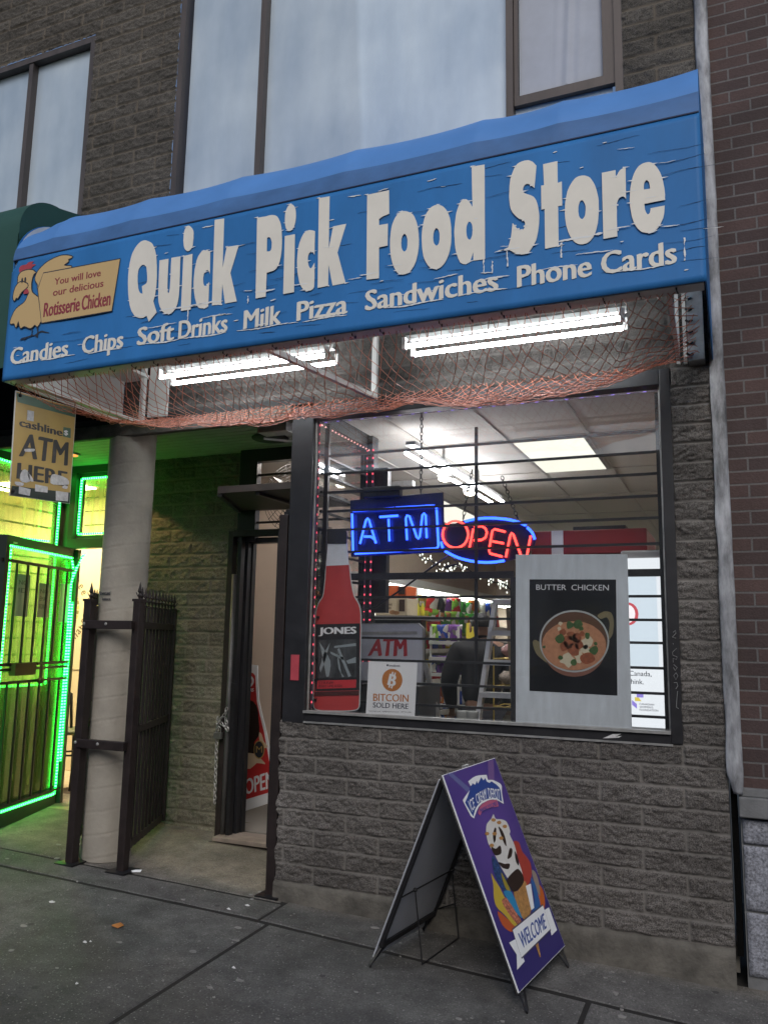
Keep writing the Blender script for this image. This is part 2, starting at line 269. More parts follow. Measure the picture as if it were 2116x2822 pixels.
# ------------------------------------------------------------------ outlines (metres in the plane of each sign)
LETTERS=[[[(-2.244,3.701),(-2.233,3.696),(-2.221,3.69),(-2.208,3.683),(-2.198,3.674),(-2.19,3.662),(-2.182,3.647),(-2.176,3.632),(-2.171,3.617),(-2.166,3.598),(-2.162,3.577),(-2.159,3.555),(-2.156,3.534),(-2.154,3.51),(-2.152,3.484),(-2.151,3.459),(-2.151,3.436),(-2.151,3.419),(-2.152,3.401),(-2.154,3.384),(-2.155,3.369),(-2.157,3.36),(-2.16,3.351),(-2.162,3.342),(-2.165,3.334),(-2.138,3.265),(-2.186,3.219),(-2.203,3.255),(-2.21,3.253),(-2.218,3.25),(-2.226,3.247),(-2.236,3.247),(-2.246,3.249),(-2.258,3.252),(-2.27,3.257),(-2.28,3.263),(-2.29,3.272),(-2.299,3.284),(-2.308,3.296),(-2.314,3.308),(-2.321,3.324),(-2.327,3.342),(-2.332,3.361),(-2.336,3.38),(-2.34,3.401),(-2.343,3.423),(-2.346,3.446),(-2.348,3.468),(-2.349,3.49),(-2.35,3.512),(-2.349,3.534),(-2.348,3.555),(-2.346,3.576),(-2.343,3.597),(-2.339,3.617),(-2.334,3.634),(-2.328,3.648),(-2.32,3.66),(-2.312,3.672),(-2.304,3.681),(-2.297,3.687),(-2.29,3.693),(-2.282,3.697),(-2.275,3.701),(-2.268,3.702),(-2.26,3.703),(-2.252,3.703)],[(-2.253,3.559),(-2.247,3.558),(-2.24,3.555),(-2.234,3.549),(-2.23,3.544),(-2.226,3.536),(-2.224,3.526),(-2.222,3.515),(-2.22,3.505),(-2.218,3.491),(-2.216,3.476),(-2.215,3.461),(-2.217,3.45),(-2.223,3.443),(-2.232,3.439),(-2.241,3.436),(-2.249,3.432),(-2.241,3.388),(-2.246,3.39),(-2.251,3.392),(-2.257,3.395),(-2.261,3.398),(-2.265,3.404),(-2.269,3.412),(-2.272,3.42),(-2.275,3.428),(-2.277,3.441),(-2.28,3.456),(-2.282,3.472),(-2.283,3.487),(-2.284,3.5),(-2.283,3.514),(-2.282,3.527),(-2.279,3.538),(-2.274,3.545),(-2.267,3.552),(-2.26,3.557)]],
[[(-2.14,3.565),(-2.08,3.564),(-2.079,3.522),(-2.078,3.472),(-2.077,3.425),(-2.075,3.391),(-2.074,3.383),(-2.072,3.374),(-2.069,3.367),(-2.067,3.364),(-2.064,3.366),(-2.062,3.372),(-2.06,3.38),(-2.059,3.388),(-2.059,3.423),(-2.059,3.472),(-2.061,3.523),(-2.061,3.566),(-2.001,3.564),(-2,3.513),(-1.998,3.453),(-1.996,3.395),(-1.996,3.35),(-1.997,3.333),(-1.999,3.315),(-2.002,3.299),(-2.006,3.285),(-2.011,3.276),(-2.016,3.266),(-2.023,3.259),(-2.03,3.252),(-2.037,3.249),(-2.045,3.246),(-2.053,3.245),(-2.061,3.245),(-2.07,3.247),(-2.079,3.251),(-2.088,3.256),(-2.095,3.262),(-2.102,3.27),(-2.109,3.28),(-2.116,3.291),(-2.121,3.302),(-2.125,3.313),(-2.129,3.325),(-2.131,3.337),(-2.133,3.349),(-2.135,3.393),(-2.137,3.451),(-2.139,3.512)]],
[[(-1.956,3.733),(-1.949,3.728),(-1.941,3.721),(-1.934,3.713),(-1.929,3.704),(-1.925,3.693),(-1.923,3.682),(-1.923,3.669),(-1.922,3.657),(-1.923,3.643),(-1.924,3.628),(-1.925,3.613),(-1.928,3.602),(-1.933,3.596),(-1.939,3.59),(-1.946,3.586),(-1.953,3.585),(-1.959,3.587),(-1.966,3.592),(-1.972,3.598),(-1.977,3.605),(-1.981,3.615),(-1.984,3.627),(-1.986,3.64),(-1.988,3.652),(-1.988,3.666),(-1.988,3.679),(-1.988,3.693),(-1.986,3.703),(-1.985,3.71),(-1.982,3.717),(-1.979,3.722),(-1.975,3.727),(-1.971,3.73),(-1.967,3.733),(-1.962,3.734)]],
[[(-1.982,3.562),(-1.923,3.565),(-1.914,3.249),(-1.977,3.25)]],
[[(-1.809,3.558),(-1.803,3.43),(-1.804,3.434),(-1.807,3.439),(-1.809,3.444),(-1.812,3.448),(-1.814,3.451),(-1.818,3.453),(-1.821,3.454),(-1.825,3.455),(-1.828,3.453),(-1.833,3.45),(-1.837,3.446),(-1.839,3.442),(-1.842,3.435),(-1.843,3.427),(-1.845,3.418),(-1.845,3.409),(-1.844,3.4),(-1.843,3.391),(-1.841,3.382),(-1.838,3.375),(-1.836,3.371),(-1.833,3.368),(-1.829,3.365),(-1.825,3.365),(-1.82,3.368),(-1.815,3.374),(-1.81,3.381),(-1.805,3.386),(-1.803,3.249),(-1.809,3.248),(-1.817,3.246),(-1.825,3.244),(-1.833,3.244),(-1.842,3.245),(-1.852,3.247),(-1.861,3.251),(-1.868,3.256),(-1.875,3.267),(-1.881,3.281),(-1.886,3.297),(-1.891,3.312),(-1.895,3.329),(-1.899,3.348),(-1.902,3.367),(-1.904,3.386),(-1.905,3.406),(-1.905,3.428),(-1.904,3.449),(-1.903,3.469),(-1.9,3.486),(-1.897,3.503),(-1.894,3.52),(-1.889,3.533),(-1.885,3.543),(-1.879,3.552),(-1.872,3.56),(-1.866,3.566),(-1.86,3.569),(-1.853,3.57),(-1.845,3.571),(-1.838,3.57),(-1.83,3.568),(-1.823,3.565),(-1.815,3.561)]],
[[(-1.791,3.734),(-1.731,3.731),(-1.725,3.45),(-1.706,3.565),(-1.631,3.562),(-1.675,3.414),(-1.627,3.251),(-1.699,3.25),(-1.722,3.362),(-1.722,3.248),(-1.78,3.252)]],
[[(-1.526,3.695),(-1.516,3.694),(-1.506,3.693),(-1.494,3.693),(-1.484,3.692),(-1.472,3.692),(-1.459,3.693),(-1.447,3.693),(-1.436,3.692),(-1.428,3.69),(-1.419,3.687),(-1.411,3.682),(-1.405,3.677),(-1.398,3.667),(-1.392,3.655),(-1.386,3.642),(-1.382,3.629),(-1.378,3.612),(-1.376,3.594),(-1.374,3.574),(-1.372,3.555),(-1.371,3.536),(-1.371,3.516),(-1.371,3.497),(-1.372,3.479),(-1.373,3.465),(-1.375,3.45),(-1.378,3.436),(-1.381,3.424),(-1.384,3.416),(-1.388,3.407),(-1.393,3.4),(-1.397,3.394),(-1.402,3.39),(-1.406,3.387),(-1.412,3.385),(-1.418,3.383),(-1.426,3.382),(-1.436,3.381),(-1.446,3.38),(-1.454,3.38),(-1.454,3.25),(-1.514,3.25)],[(-1.461,3.572),(-1.457,3.572),(-1.453,3.573),(-1.449,3.573),(-1.446,3.571),(-1.442,3.567),(-1.438,3.561),(-1.435,3.554),(-1.433,3.547),(-1.431,3.539),(-1.431,3.53),(-1.431,3.521),(-1.431,3.514),(-1.432,3.509),(-1.433,3.503),(-1.435,3.499),(-1.438,3.496),(-1.442,3.494),(-1.448,3.494),(-1.454,3.495),(-1.459,3.495)]],
[[(-1.325,3.729),(-1.319,3.727),(-1.314,3.723),(-1.309,3.717),(-1.305,3.712),(-1.301,3.704),(-1.299,3.694),(-1.297,3.684),(-1.296,3.674),(-1.295,3.662),(-1.295,3.648),(-1.296,3.634),(-1.298,3.622),(-1.3,3.613),(-1.303,3.605),(-1.307,3.597),(-1.312,3.592),(-1.316,3.588),(-1.321,3.586),(-1.326,3.585),(-1.332,3.585),(-1.337,3.587),(-1.342,3.591),(-1.347,3.596),(-1.35,3.601),(-1.353,3.61),(-1.356,3.621),(-1.357,3.632),(-1.359,3.644),(-1.359,3.654),(-1.359,3.666),(-1.359,3.676),(-1.358,3.687),(-1.356,3.696),(-1.353,3.705),(-1.349,3.713),(-1.345,3.72),(-1.341,3.724),(-1.336,3.727),(-1.33,3.729)]],
[[(-1.356,3.561),(-1.297,3.56),(-1.29,3.249),(-1.352,3.248)]],
[[(-1.182,3.555),(-1.181,3.428),(-1.183,3.432),(-1.186,3.437),(-1.188,3.441),(-1.191,3.445),(-1.193,3.447),(-1.196,3.448),(-1.199,3.449),(-1.201,3.449),(-1.204,3.447),(-1.208,3.445),(-1.212,3.441),(-1.214,3.437),(-1.216,3.432),(-1.217,3.425),(-1.218,3.417),(-1.218,3.41),(-1.217,3.402),(-1.216,3.393),(-1.214,3.384),(-1.212,3.376),(-1.209,3.371),(-1.206,3.365),(-1.202,3.361),(-1.198,3.36),(-1.193,3.364),(-1.188,3.372),(-1.183,3.38),(-1.179,3.387),(-1.178,3.356),(-1.177,3.32),(-1.177,3.285),(-1.177,3.26),(-1.179,3.255),(-1.182,3.25),(-1.187,3.247),(-1.191,3.244),(-1.196,3.243),(-1.201,3.242),(-1.206,3.243),(-1.211,3.243),(-1.217,3.245),(-1.224,3.247),(-1.23,3.249),(-1.236,3.253),(-1.242,3.261),(-1.249,3.27),(-1.255,3.281),(-1.26,3.292),(-1.264,3.307),(-1.268,3.324),(-1.272,3.342),(-1.275,3.359),(-1.277,3.376),(-1.278,3.392),(-1.279,3.409),(-1.279,3.425),(-1.278,3.443),(-1.277,3.461),(-1.275,3.479),(-1.272,3.495),(-1.269,3.508),(-1.264,3.521),(-1.259,3.533),(-1.254,3.543),(-1.25,3.549),(-1.246,3.555),(-1.241,3.559),(-1.235,3.563),(-1.229,3.565),(-1.223,3.566),(-1.217,3.567),(-1.21,3.566),(-1.203,3.564),(-1.195,3.561),(-1.188,3.558)]],
[[(-1.166,3.73),(-1.106,3.727),(-1.102,3.445),(-1.081,3.561),(-1.009,3.561),(-1.053,3.418),(-1.004,3.251),(-1.075,3.249),(-1.1,3.362),(-1.099,3.252),(-1.157,3.25)]],
[[(-0.899,3.692),(-0.783,3.692),(-0.78,3.568),(-0.788,3.567),(-0.796,3.565),(-0.804,3.564),(-0.811,3.562),(-0.817,3.56),(-0.823,3.557),(-0.828,3.554),(-0.833,3.552),(-0.832,3.52),(-0.786,3.519),(-0.785,3.406),(-0.83,3.405),(-0.827,3.247),(-0.893,3.25)]],
[[(-0.696,3.566),(-0.687,3.562),(-0.677,3.557),(-0.667,3.55),(-0.658,3.542),(-0.651,3.53),(-0.645,3.516),(-0.639,3.501),(-0.635,3.487),(-0.631,3.471),(-0.629,3.454),(-0.627,3.437),(-0.626,3.42),(-0.625,3.402),(-0.625,3.383),(-0.626,3.364),(-0.628,3.347),(-0.631,3.33),(-0.635,3.314),(-0.639,3.299),(-0.645,3.286),(-0.651,3.275),(-0.658,3.266),(-0.666,3.257),(-0.674,3.251),(-0.681,3.248),(-0.688,3.246),(-0.696,3.245),(-0.704,3.245),(-0.712,3.247),(-0.72,3.251),(-0.728,3.255),(-0.734,3.261),(-0.741,3.271),(-0.747,3.283),(-0.753,3.297),(-0.758,3.31),(-0.762,3.325),(-0.766,3.342),(-0.769,3.36),(-0.771,3.377),(-0.772,3.395),(-0.773,3.413),(-0.773,3.431),(-0.772,3.448),(-0.771,3.463),(-0.769,3.478),(-0.767,3.493),(-0.764,3.507),(-0.76,3.518),(-0.755,3.53),(-0.75,3.54),(-0.744,3.548),(-0.74,3.554),(-0.734,3.559),(-0.728,3.562),(-0.722,3.565),(-0.716,3.567),(-0.709,3.568),(-0.703,3.567)],[(-0.698,3.45),(-0.695,3.447),(-0.691,3.442),(-0.688,3.435),(-0.686,3.429),(-0.684,3.422),(-0.683,3.413),(-0.683,3.404),(-0.683,3.396),(-0.683,3.389),(-0.684,3.382),(-0.685,3.375),(-0.687,3.37),(-0.689,3.366),(-0.692,3.363),(-0.695,3.36),(-0.698,3.36),(-0.702,3.362),(-0.705,3.366),(-0.709,3.371),(-0.711,3.376),(-0.713,3.383),(-0.714,3.391),(-0.714,3.399),(-0.715,3.407),(-0.714,3.415),(-0.714,3.423),(-0.713,3.43),(-0.711,3.436),(-0.709,3.441),(-0.705,3.446),(-0.702,3.449)]],
[[(-0.532,3.565),(-0.523,3.562),(-0.514,3.557),(-0.505,3.55),(-0.498,3.542),(-0.49,3.531),(-0.483,3.518),(-0.478,3.504),(-0.473,3.49),(-0.47,3.473),(-0.467,3.454),(-0.465,3.434),(-0.465,3.415),(-0.464,3.395),(-0.465,3.375),(-0.466,3.356),(-0.469,3.338),(-0.472,3.322),(-0.477,3.306),(-0.483,3.291),(-0.489,3.278),(-0.495,3.269),(-0.502,3.261),(-0.51,3.254),(-0.517,3.249),(-0.524,3.246),(-0.531,3.245),(-0.539,3.245),(-0.546,3.246),(-0.554,3.249),(-0.562,3.254),(-0.569,3.26),(-0.576,3.266),(-0.583,3.277),(-0.59,3.29),(-0.596,3.303),(-0.601,3.317),(-0.604,3.334),(-0.607,3.351),(-0.609,3.37),(-0.61,3.388),(-0.611,3.406),(-0.611,3.425),(-0.61,3.444),(-0.608,3.462),(-0.606,3.478),(-0.602,3.495),(-0.598,3.51),(-0.593,3.524),(-0.588,3.534),(-0.581,3.543),(-0.574,3.552),(-0.566,3.558),(-0.559,3.562),(-0.55,3.565),(-0.541,3.566)],[(-0.537,3.448),(-0.534,3.446),(-0.53,3.441),(-0.527,3.435),(-0.525,3.429),(-0.523,3.421),(-0.522,3.413),(-0.522,3.404),(-0.522,3.396),(-0.522,3.389),(-0.523,3.382),(-0.524,3.375),(-0.526,3.37),(-0.528,3.366),(-0.531,3.363),(-0.534,3.361),(-0.538,3.361),(-0.541,3.363),(-0.544,3.367),(-0.548,3.372),(-0.55,3.377),(-0.552,3.383),(-0.553,3.39),(-0.553,3.397),(-0.554,3.405),(-0.553,3.413),(-0.553,3.421),(-0.551,3.429),(-0.549,3.436),(-0.547,3.44),(-0.544,3.445),(-0.541,3.448)]],
[[(-0.367,3.722),(-0.305,3.719),(-0.303,3.253),(-0.358,3.255),(-0.359,3.297),(-0.362,3.287),(-0.365,3.277),(-0.369,3.266),(-0.372,3.258),(-0.376,3.254),(-0.38,3.251),(-0.385,3.248),(-0.389,3.247),(-0.392,3.245),(-0.396,3.245),(-0.399,3.245),(-0.403,3.246),(-0.408,3.248),(-0.413,3.251),(-0.418,3.255),(-0.422,3.259),(-0.426,3.268),(-0.431,3.279),(-0.435,3.292),(-0.439,3.303),(-0.442,3.318),(-0.445,3.334),(-0.447,3.351),(-0.448,3.368),(-0.449,3.385),(-0.45,3.402),(-0.45,3.419),(-0.449,3.436),(-0.447,3.455),(-0.445,3.473),(-0.443,3.492),(-0.44,3.508),(-0.436,3.521),(-0.431,3.535),(-0.426,3.547),(-0.421,3.556),(-0.416,3.56),(-0.411,3.564),(-0.405,3.566),(-0.399,3.566),(-0.394,3.565),(-0.389,3.561),(-0.384,3.557),(-0.38,3.552),(-0.376,3.545),(-0.371,3.536),(-0.367,3.527),(-0.363,3.52)],[(-0.378,3.45),(-0.374,3.449),(-0.371,3.445),(-0.368,3.44),(-0.366,3.435),(-0.364,3.429),(-0.363,3.421),(-0.363,3.413),(-0.362,3.405),(-0.363,3.397),(-0.363,3.389),(-0.364,3.381),(-0.366,3.375),(-0.368,3.37),(-0.37,3.365),(-0.373,3.361),(-0.376,3.36),(-0.379,3.362),(-0.383,3.366),(-0.386,3.371),(-0.388,3.376),(-0.39,3.383),(-0.391,3.392),(-0.392,3.4),(-0.392,3.409),(-0.392,3.416),(-0.391,3.424),(-0.39,3.431),(-0.388,3.437),(-0.386,3.441),(-0.384,3.446),(-0.381,3.449)]],
[[(-0.106,3.695),(-0.1,3.694),(-0.093,3.69),(-0.087,3.686),(-0.081,3.682),(-0.076,3.676),(-0.072,3.67),(-0.068,3.664),(-0.064,3.659),(-0.074,3.552),(-0.078,3.557),(-0.083,3.562),(-0.088,3.568),(-0.092,3.572),(-0.097,3.575),(-0.101,3.578),(-0.106,3.579),(-0.11,3.58),(-0.113,3.579),(-0.117,3.577),(-0.12,3.574),(-0.122,3.571),(-0.124,3.567),(-0.125,3.563),(-0.126,3.56),(-0.126,3.555),(-0.126,3.551),(-0.125,3.546),(-0.123,3.542),(-0.12,3.538),(-0.111,3.532),(-0.1,3.526),(-0.088,3.519),(-0.078,3.511),(-0.072,3.502),(-0.067,3.492),(-0.064,3.481),(-0.061,3.471),(-0.059,3.458),(-0.057,3.445),(-0.055,3.431),(-0.054,3.417),(-0.054,3.402),(-0.055,3.386),(-0.056,3.37),(-0.058,3.355),(-0.06,3.341),(-0.063,3.326),(-0.066,3.313),(-0.07,3.3),(-0.075,3.29),(-0.081,3.28),(-0.087,3.271),(-0.093,3.263),(-0.096,3.259),(-0.1,3.254),(-0.105,3.251),(-0.11,3.248),(-0.116,3.246),(-0.123,3.245),(-0.13,3.245),(-0.137,3.246),(-0.145,3.249),(-0.153,3.253),(-0.162,3.257),(-0.169,3.261),(-0.176,3.266),(-0.182,3.271),(-0.188,3.275),(-0.194,3.279),(-0.202,3.28),(-0.211,3.281),(-0.22,3.281),(-0.227,3.281),(-0.197,3.29),(-0.194,3.299),(-0.19,3.309),(-0.187,3.321),(-0.184,3.332),(-0.181,3.348),(-0.179,3.368),(-0.177,3.387),(-0.175,3.404),(-0.17,3.397),(-0.164,3.388),(-0.159,3.38),(-0.154,3.373),(-0.15,3.37),(-0.145,3.366),(-0.141,3.364),(-0.136,3.362),(-0.132,3.362),(-0.129,3.363),(-0.125,3.365),(-0.123,3.368),(-0.121,3.372),(-0.119,3.378),(-0.118,3.384),(-0.118,3.39),(-0.119,3.395),(-0.12,3.399),(-0.123,3.404),(-0.126,3.407),(-0.13,3.411),(-0.135,3.413),(-0.141,3.416),(-0.146,3.419),(-0.151,3.425),(-0.157,3.431),(-0.163,3.438),(-0.168,3.445),(-0.173,3.452),(-0.177,3.459),(-0.18,3.466),(-0.183,3.474),(-0.185,3.484),(-0.187,3.495),(-0.188,3.507),(-0.189,3.518),(-0.19,3.531),(-0.19,3.544),(-0.189,3.558),(-0.189,3.571),(-0.188,3.587),(-0.186,3.603),(-0.184,3.619),(-0.18,3.634),(-0.174,3.649),(-0.168,3.664),(-0.16,3.677),(-0.152,3.687),(-0.141,3.692),(-0.129,3.695),(-0.117,3.696)]],
[[(-0.034,3.659),(0.03,3.66),(0.03,3.555),(0.048,3.558),(0.048,3.443),(0.03,3.444),(0.03,3.256),(-0.03,3.254),(-0.03,3.443),(-0.044,3.442),(-0.044,3.558),(-0.031,3.557)]],
[[(0.138,3.567),(0.146,3.565),(0.155,3.561),(0.163,3.556),(0.171,3.549),(0.177,3.539),(0.183,3.527),(0.189,3.514),(0.193,3.501),(0.197,3.486),(0.2,3.47),(0.203,3.453),(0.205,3.437),(0.205,3.42),(0.205,3.402),(0.205,3.384),(0.203,3.366),(0.201,3.348),(0.199,3.33),(0.195,3.313),(0.191,3.298),(0.186,3.285),(0.18,3.273),(0.172,3.263),(0.165,3.255),(0.157,3.25),(0.148,3.247),(0.139,3.246),(0.13,3.246),(0.121,3.248),(0.112,3.252),(0.104,3.258),(0.097,3.265),(0.09,3.275),(0.083,3.287),(0.077,3.301),(0.072,3.315),(0.068,3.331),(0.064,3.348),(0.062,3.366),(0.06,3.384),(0.059,3.402),(0.06,3.42),(0.06,3.438),(0.062,3.456),(0.065,3.473),(0.068,3.49),(0.072,3.506),(0.078,3.52),(0.084,3.532),(0.091,3.543),(0.099,3.553),(0.107,3.561),(0.114,3.564),(0.122,3.567),(0.13,3.567)],[(0.134,3.451),(0.138,3.449),(0.141,3.443),(0.144,3.437),(0.146,3.431),(0.148,3.424),(0.149,3.417),(0.149,3.41),(0.149,3.402),(0.148,3.395),(0.147,3.386),(0.146,3.379),(0.144,3.373),(0.141,3.369),(0.138,3.365),(0.135,3.363),(0.132,3.362),(0.129,3.365),(0.125,3.369),(0.122,3.375),(0.12,3.38),(0.119,3.387),(0.118,3.395),(0.117,3.403),(0.118,3.411),(0.118,3.419),(0.119,3.427),(0.121,3.435),(0.123,3.441),(0.125,3.445),(0.128,3.449),(0.131,3.451)]],
[[(0.221,3.561),(0.279,3.561),(0.279,3.523),(0.282,3.531),(0.286,3.539),(0.291,3.548),(0.296,3.555),(0.301,3.559),(0.308,3.562),(0.315,3.565),(0.321,3.567),(0.319,3.418),(0.317,3.422),(0.315,3.426),(0.312,3.429),(0.308,3.432),(0.305,3.433),(0.3,3.433),(0.296,3.432),(0.293,3.43),(0.289,3.426),(0.286,3.42),(0.283,3.413),(0.281,3.406),(0.28,3.398),(0.28,3.389),(0.28,3.38),(0.28,3.371),(0.279,3.347),(0.279,3.315),(0.279,3.283),(0.279,3.255),(0.221,3.254)]],
[[(0.413,3.568),(0.421,3.566),(0.429,3.561),(0.436,3.555),(0.441,3.548),(0.448,3.537),(0.454,3.525),(0.46,3.511),(0.464,3.498),(0.468,3.483),(0.471,3.467),(0.473,3.451),(0.475,3.436),(0.476,3.422),(0.477,3.407),(0.476,3.394),(0.477,3.382),(0.393,3.381),(0.393,3.374),(0.394,3.367),(0.394,3.36),(0.395,3.353),(0.397,3.347),(0.399,3.34),(0.402,3.335),(0.404,3.331),(0.407,3.331),(0.409,3.332),(0.412,3.334),(0.414,3.337),(0.415,3.341),(0.416,3.346),(0.417,3.351),(0.417,3.356),(0.474,3.357),(0.473,3.347),(0.472,3.336),(0.471,3.324),(0.469,3.314),(0.466,3.302),(0.461,3.291),(0.456,3.28),(0.45,3.271),(0.445,3.264),(0.438,3.257),(0.43,3.252),(0.423,3.249),(0.417,3.247),(0.411,3.247),(0.404,3.247),(0.397,3.249),(0.39,3.252),(0.382,3.255),(0.375,3.26),(0.369,3.267),(0.362,3.276),(0.356,3.288),(0.35,3.3),(0.346,3.313),(0.342,3.328),(0.339,3.345),(0.337,3.363),(0.335,3.38),(0.334,3.396),(0.334,3.413),(0.335,3.429),(0.336,3.445),(0.338,3.462),(0.341,3.48),(0.345,3.497),(0.349,3.513),(0.354,3.526),(0.36,3.538),(0.367,3.549),(0.375,3.558),(0.384,3.563),(0.394,3.567),(0.404,3.568)],[(0.406,3.487),(0.408,3.485),(0.411,3.482),(0.413,3.478),(0.415,3.473),(0.416,3.467),(0.417,3.459),(0.418,3.452),(0.418,3.445),(0.393,3.446),(0.393,3.453),(0.393,3.461),(0.394,3.469),(0.395,3.475),(0.397,3.479),(0.4,3.483),(0.403,3.486)]]]
CH_BODY=[[(-3.161,3.666),(-3.151,3.669),(-3.138,3.671),(-3.124,3.672),(-3.108,3.671),(-3.09,3.669),(-3.075,3.665),(-3.064,3.66),(-3.054,3.652),(-3.045,3.646),(-3.05,3.643),(-3.056,3.64),(-3.061,3.635),(-3.065,3.626),(-3.069,3.615),(-3.071,3.604),(-3.073,3.59),(-3.073,3.575),(-3.071,3.56),(-3.069,3.548),(-3.066,3.535),(-3.059,3.523),(-3.043,3.509),(-3.022,3.494),(-3.003,3.482),(-2.967,3.337),(-2.976,3.325),(-2.985,3.311),(-2.994,3.303),(-3.001,3.305),(-3.008,3.313),(-3.016,3.317),(-3.025,3.312),(-3.035,3.304),(-3.048,3.3),(-3.064,3.305),(-3.082,3.314),(-3.098,3.32),(-3.109,3.318),(-3.119,3.312),(-3.128,3.313),(-3.136,3.328),(-3.143,3.348),(-3.149,3.359),(-3.154,3.35),(-3.159,3.332),(-3.163,3.321),(-3.168,3.326),(-3.174,3.338),(-3.18,3.348),(-3.191,3.349),(-3.204,3.349),(-3.212,3.352),(-3.214,3.362),(-3.211,3.376),(-3.206,3.389),(-3.198,3.406),(-3.188,3.424),(-3.174,3.439),(-3.155,3.45),(-3.133,3.459),(-3.115,3.469),(-3.104,3.481),(-3.097,3.496),(-3.092,3.509),(-3.087,3.515),(-3.084,3.522),(-3.084,3.529),(-3.09,3.538),(-3.1,3.547),(-3.111,3.555),(-3.131,3.566),(-3.155,3.576),(-3.173,3.587),(-3.18,3.599),(-3.182,3.611),(-3.182,3.622),(-3.183,3.631),(-3.183,3.639),(-3.18,3.647),(-3.176,3.654),(-3.17,3.661)]]
CH_BEAK=[[(-3.151,3.603),(-3.136,3.599),(-3.12,3.592),(-3.107,3.585),(-3.101,3.579),(-3.098,3.571),(-3.099,3.565),(-3.111,3.557),(-3.128,3.548),(-3.143,3.539),(-3.154,3.526),(-3.163,3.513),(-3.171,3.503),(-3.174,3.504),(-3.178,3.508),(-3.182,3.509),(-3.187,3.503),(-3.192,3.495),(-3.197,3.492),(-3.202,3.498),(-3.206,3.51),(-3.208,3.521),(-3.207,3.537),(-3.204,3.554),(-3.199,3.569),(-3.194,3.58),(-3.186,3.589),(-3.178,3.596),(-3.17,3.601),(-3.161,3.603)]]
CH_COMB=[[(-3.175,3.665),(-3.179,3.673),(-3.182,3.684),(-3.182,3.694),(-3.178,3.701),(-3.172,3.707),(-3.163,3.71),(-3.152,3.711),(-3.139,3.71),(-3.128,3.71),(-3.121,3.713),(-3.116,3.718),(-3.109,3.721),(-3.095,3.722),(-3.08,3.721),(-3.07,3.719),(-3.072,3.716),(-3.08,3.711),(-3.083,3.706),(-3.073,3.703),(-3.059,3.7),(-3.051,3.697),(-3.054,3.694),(-3.064,3.69),(-3.074,3.687),(-3.08,3.681),(-3.085,3.675),(-3.093,3.671),(-3.104,3.671),(-3.118,3.673),(-3.131,3.674),(-3.142,3.673),(-3.153,3.671),(-3.162,3.668),(-3.167,3.666),(-3.171,3.664)]]
CH_WATTLE=[[(-3.128,3.525),(-3.127,3.535),(-3.119,3.548),(-3.111,3.555),(-3.103,3.553),(-3.094,3.546),(-3.088,3.538),(-3.086,3.532),(-3.086,3.526),(-3.09,3.522),(-3.102,3.521),(-3.118,3.522)]]
CH_WING=[[(-3.043,3.599),(-3.045,3.612),(-3.042,3.625),(-3.037,3.637),(-3.028,3.65),(-3.015,3.663),(-3,3.674),(-2.983,3.685),(-2.963,3.695),(-2.942,3.703),(-2.919,3.709),(-2.893,3.714),(-2.87,3.717),(-2.853,3.718),(-2.834,3.716),(-2.817,3.713),(-2.798,3.708),(-2.779,3.701),(-2.769,3.695),(-2.775,3.692),(-2.79,3.689),(-2.801,3.686),(-2.8,3.682),(-2.797,3.676),(-2.796,3.672),(-2.808,3.666),(-2.824,3.66),(-2.83,3.654),(-2.816,3.648),(-2.791,3.643),(-2.773,3.638),(-2.771,3.635),(-2.772,3.63),(-2.775,3.628),(-2.791,3.629),(-2.813,3.632),(-2.835,3.633),(-2.858,3.63),(-2.883,3.626),(-2.907,3.623),(-2.934,3.625),(-2.961,3.629),(-2.982,3.628),(-2.991,3.619),(-2.995,3.605),(-2.998,3.592),(-3.006,3.574),(-3.014,3.553),(-3.02,3.541),(-3.021,3.543),(-3.019,3.553),(-3.019,3.563),(-3.026,3.574),(-3.037,3.587)]]
CH_BOARD=[[(-2.415,3.619),(-2.448,3.32),(-2.962,3.321),(-3.013,3.537),(-2.982,3.628)]]
CH_LEG=[[(-3.044,3.296),(-3.032,3.295),(-3.032,3.281),(-3.032,3.266),(-3.028,3.257),(-3.017,3.255),(-3.003,3.259),(-2.993,3.265),(-2.994,3.276),(-2.999,3.29),(-3.004,3.302),(-2.987,3.302),(-2.987,3.292),(-2.987,3.28),(-2.984,3.272),(-2.977,3.271),(-2.967,3.273),(-2.957,3.274),(-2.939,3.268),(-2.917,3.26),(-2.898,3.253),(-2.902,3.252),(-2.907,3.252),(-2.911,3.252),(-2.931,3.256),(-2.957,3.262),(-2.976,3.263),(-2.984,3.256),(-2.985,3.243),(-2.986,3.233),(-2.995,3.239),(-3.005,3.246),(-3.015,3.25),(-3.034,3.249),(-3.057,3.246),(-3.075,3.242),(-3.082,3.238),(-3.087,3.232),(-3.091,3.228),(-3.091,3.232),(-3.092,3.236),(-3.095,3.239),(-3.105,3.239),(-3.118,3.237),(-3.129,3.235),(-3.124,3.24),(-3.118,3.245),(-3.11,3.249),(-3.088,3.251),(-3.06,3.253),(-3.04,3.258),(-3.036,3.269),(-3.04,3.284)]]
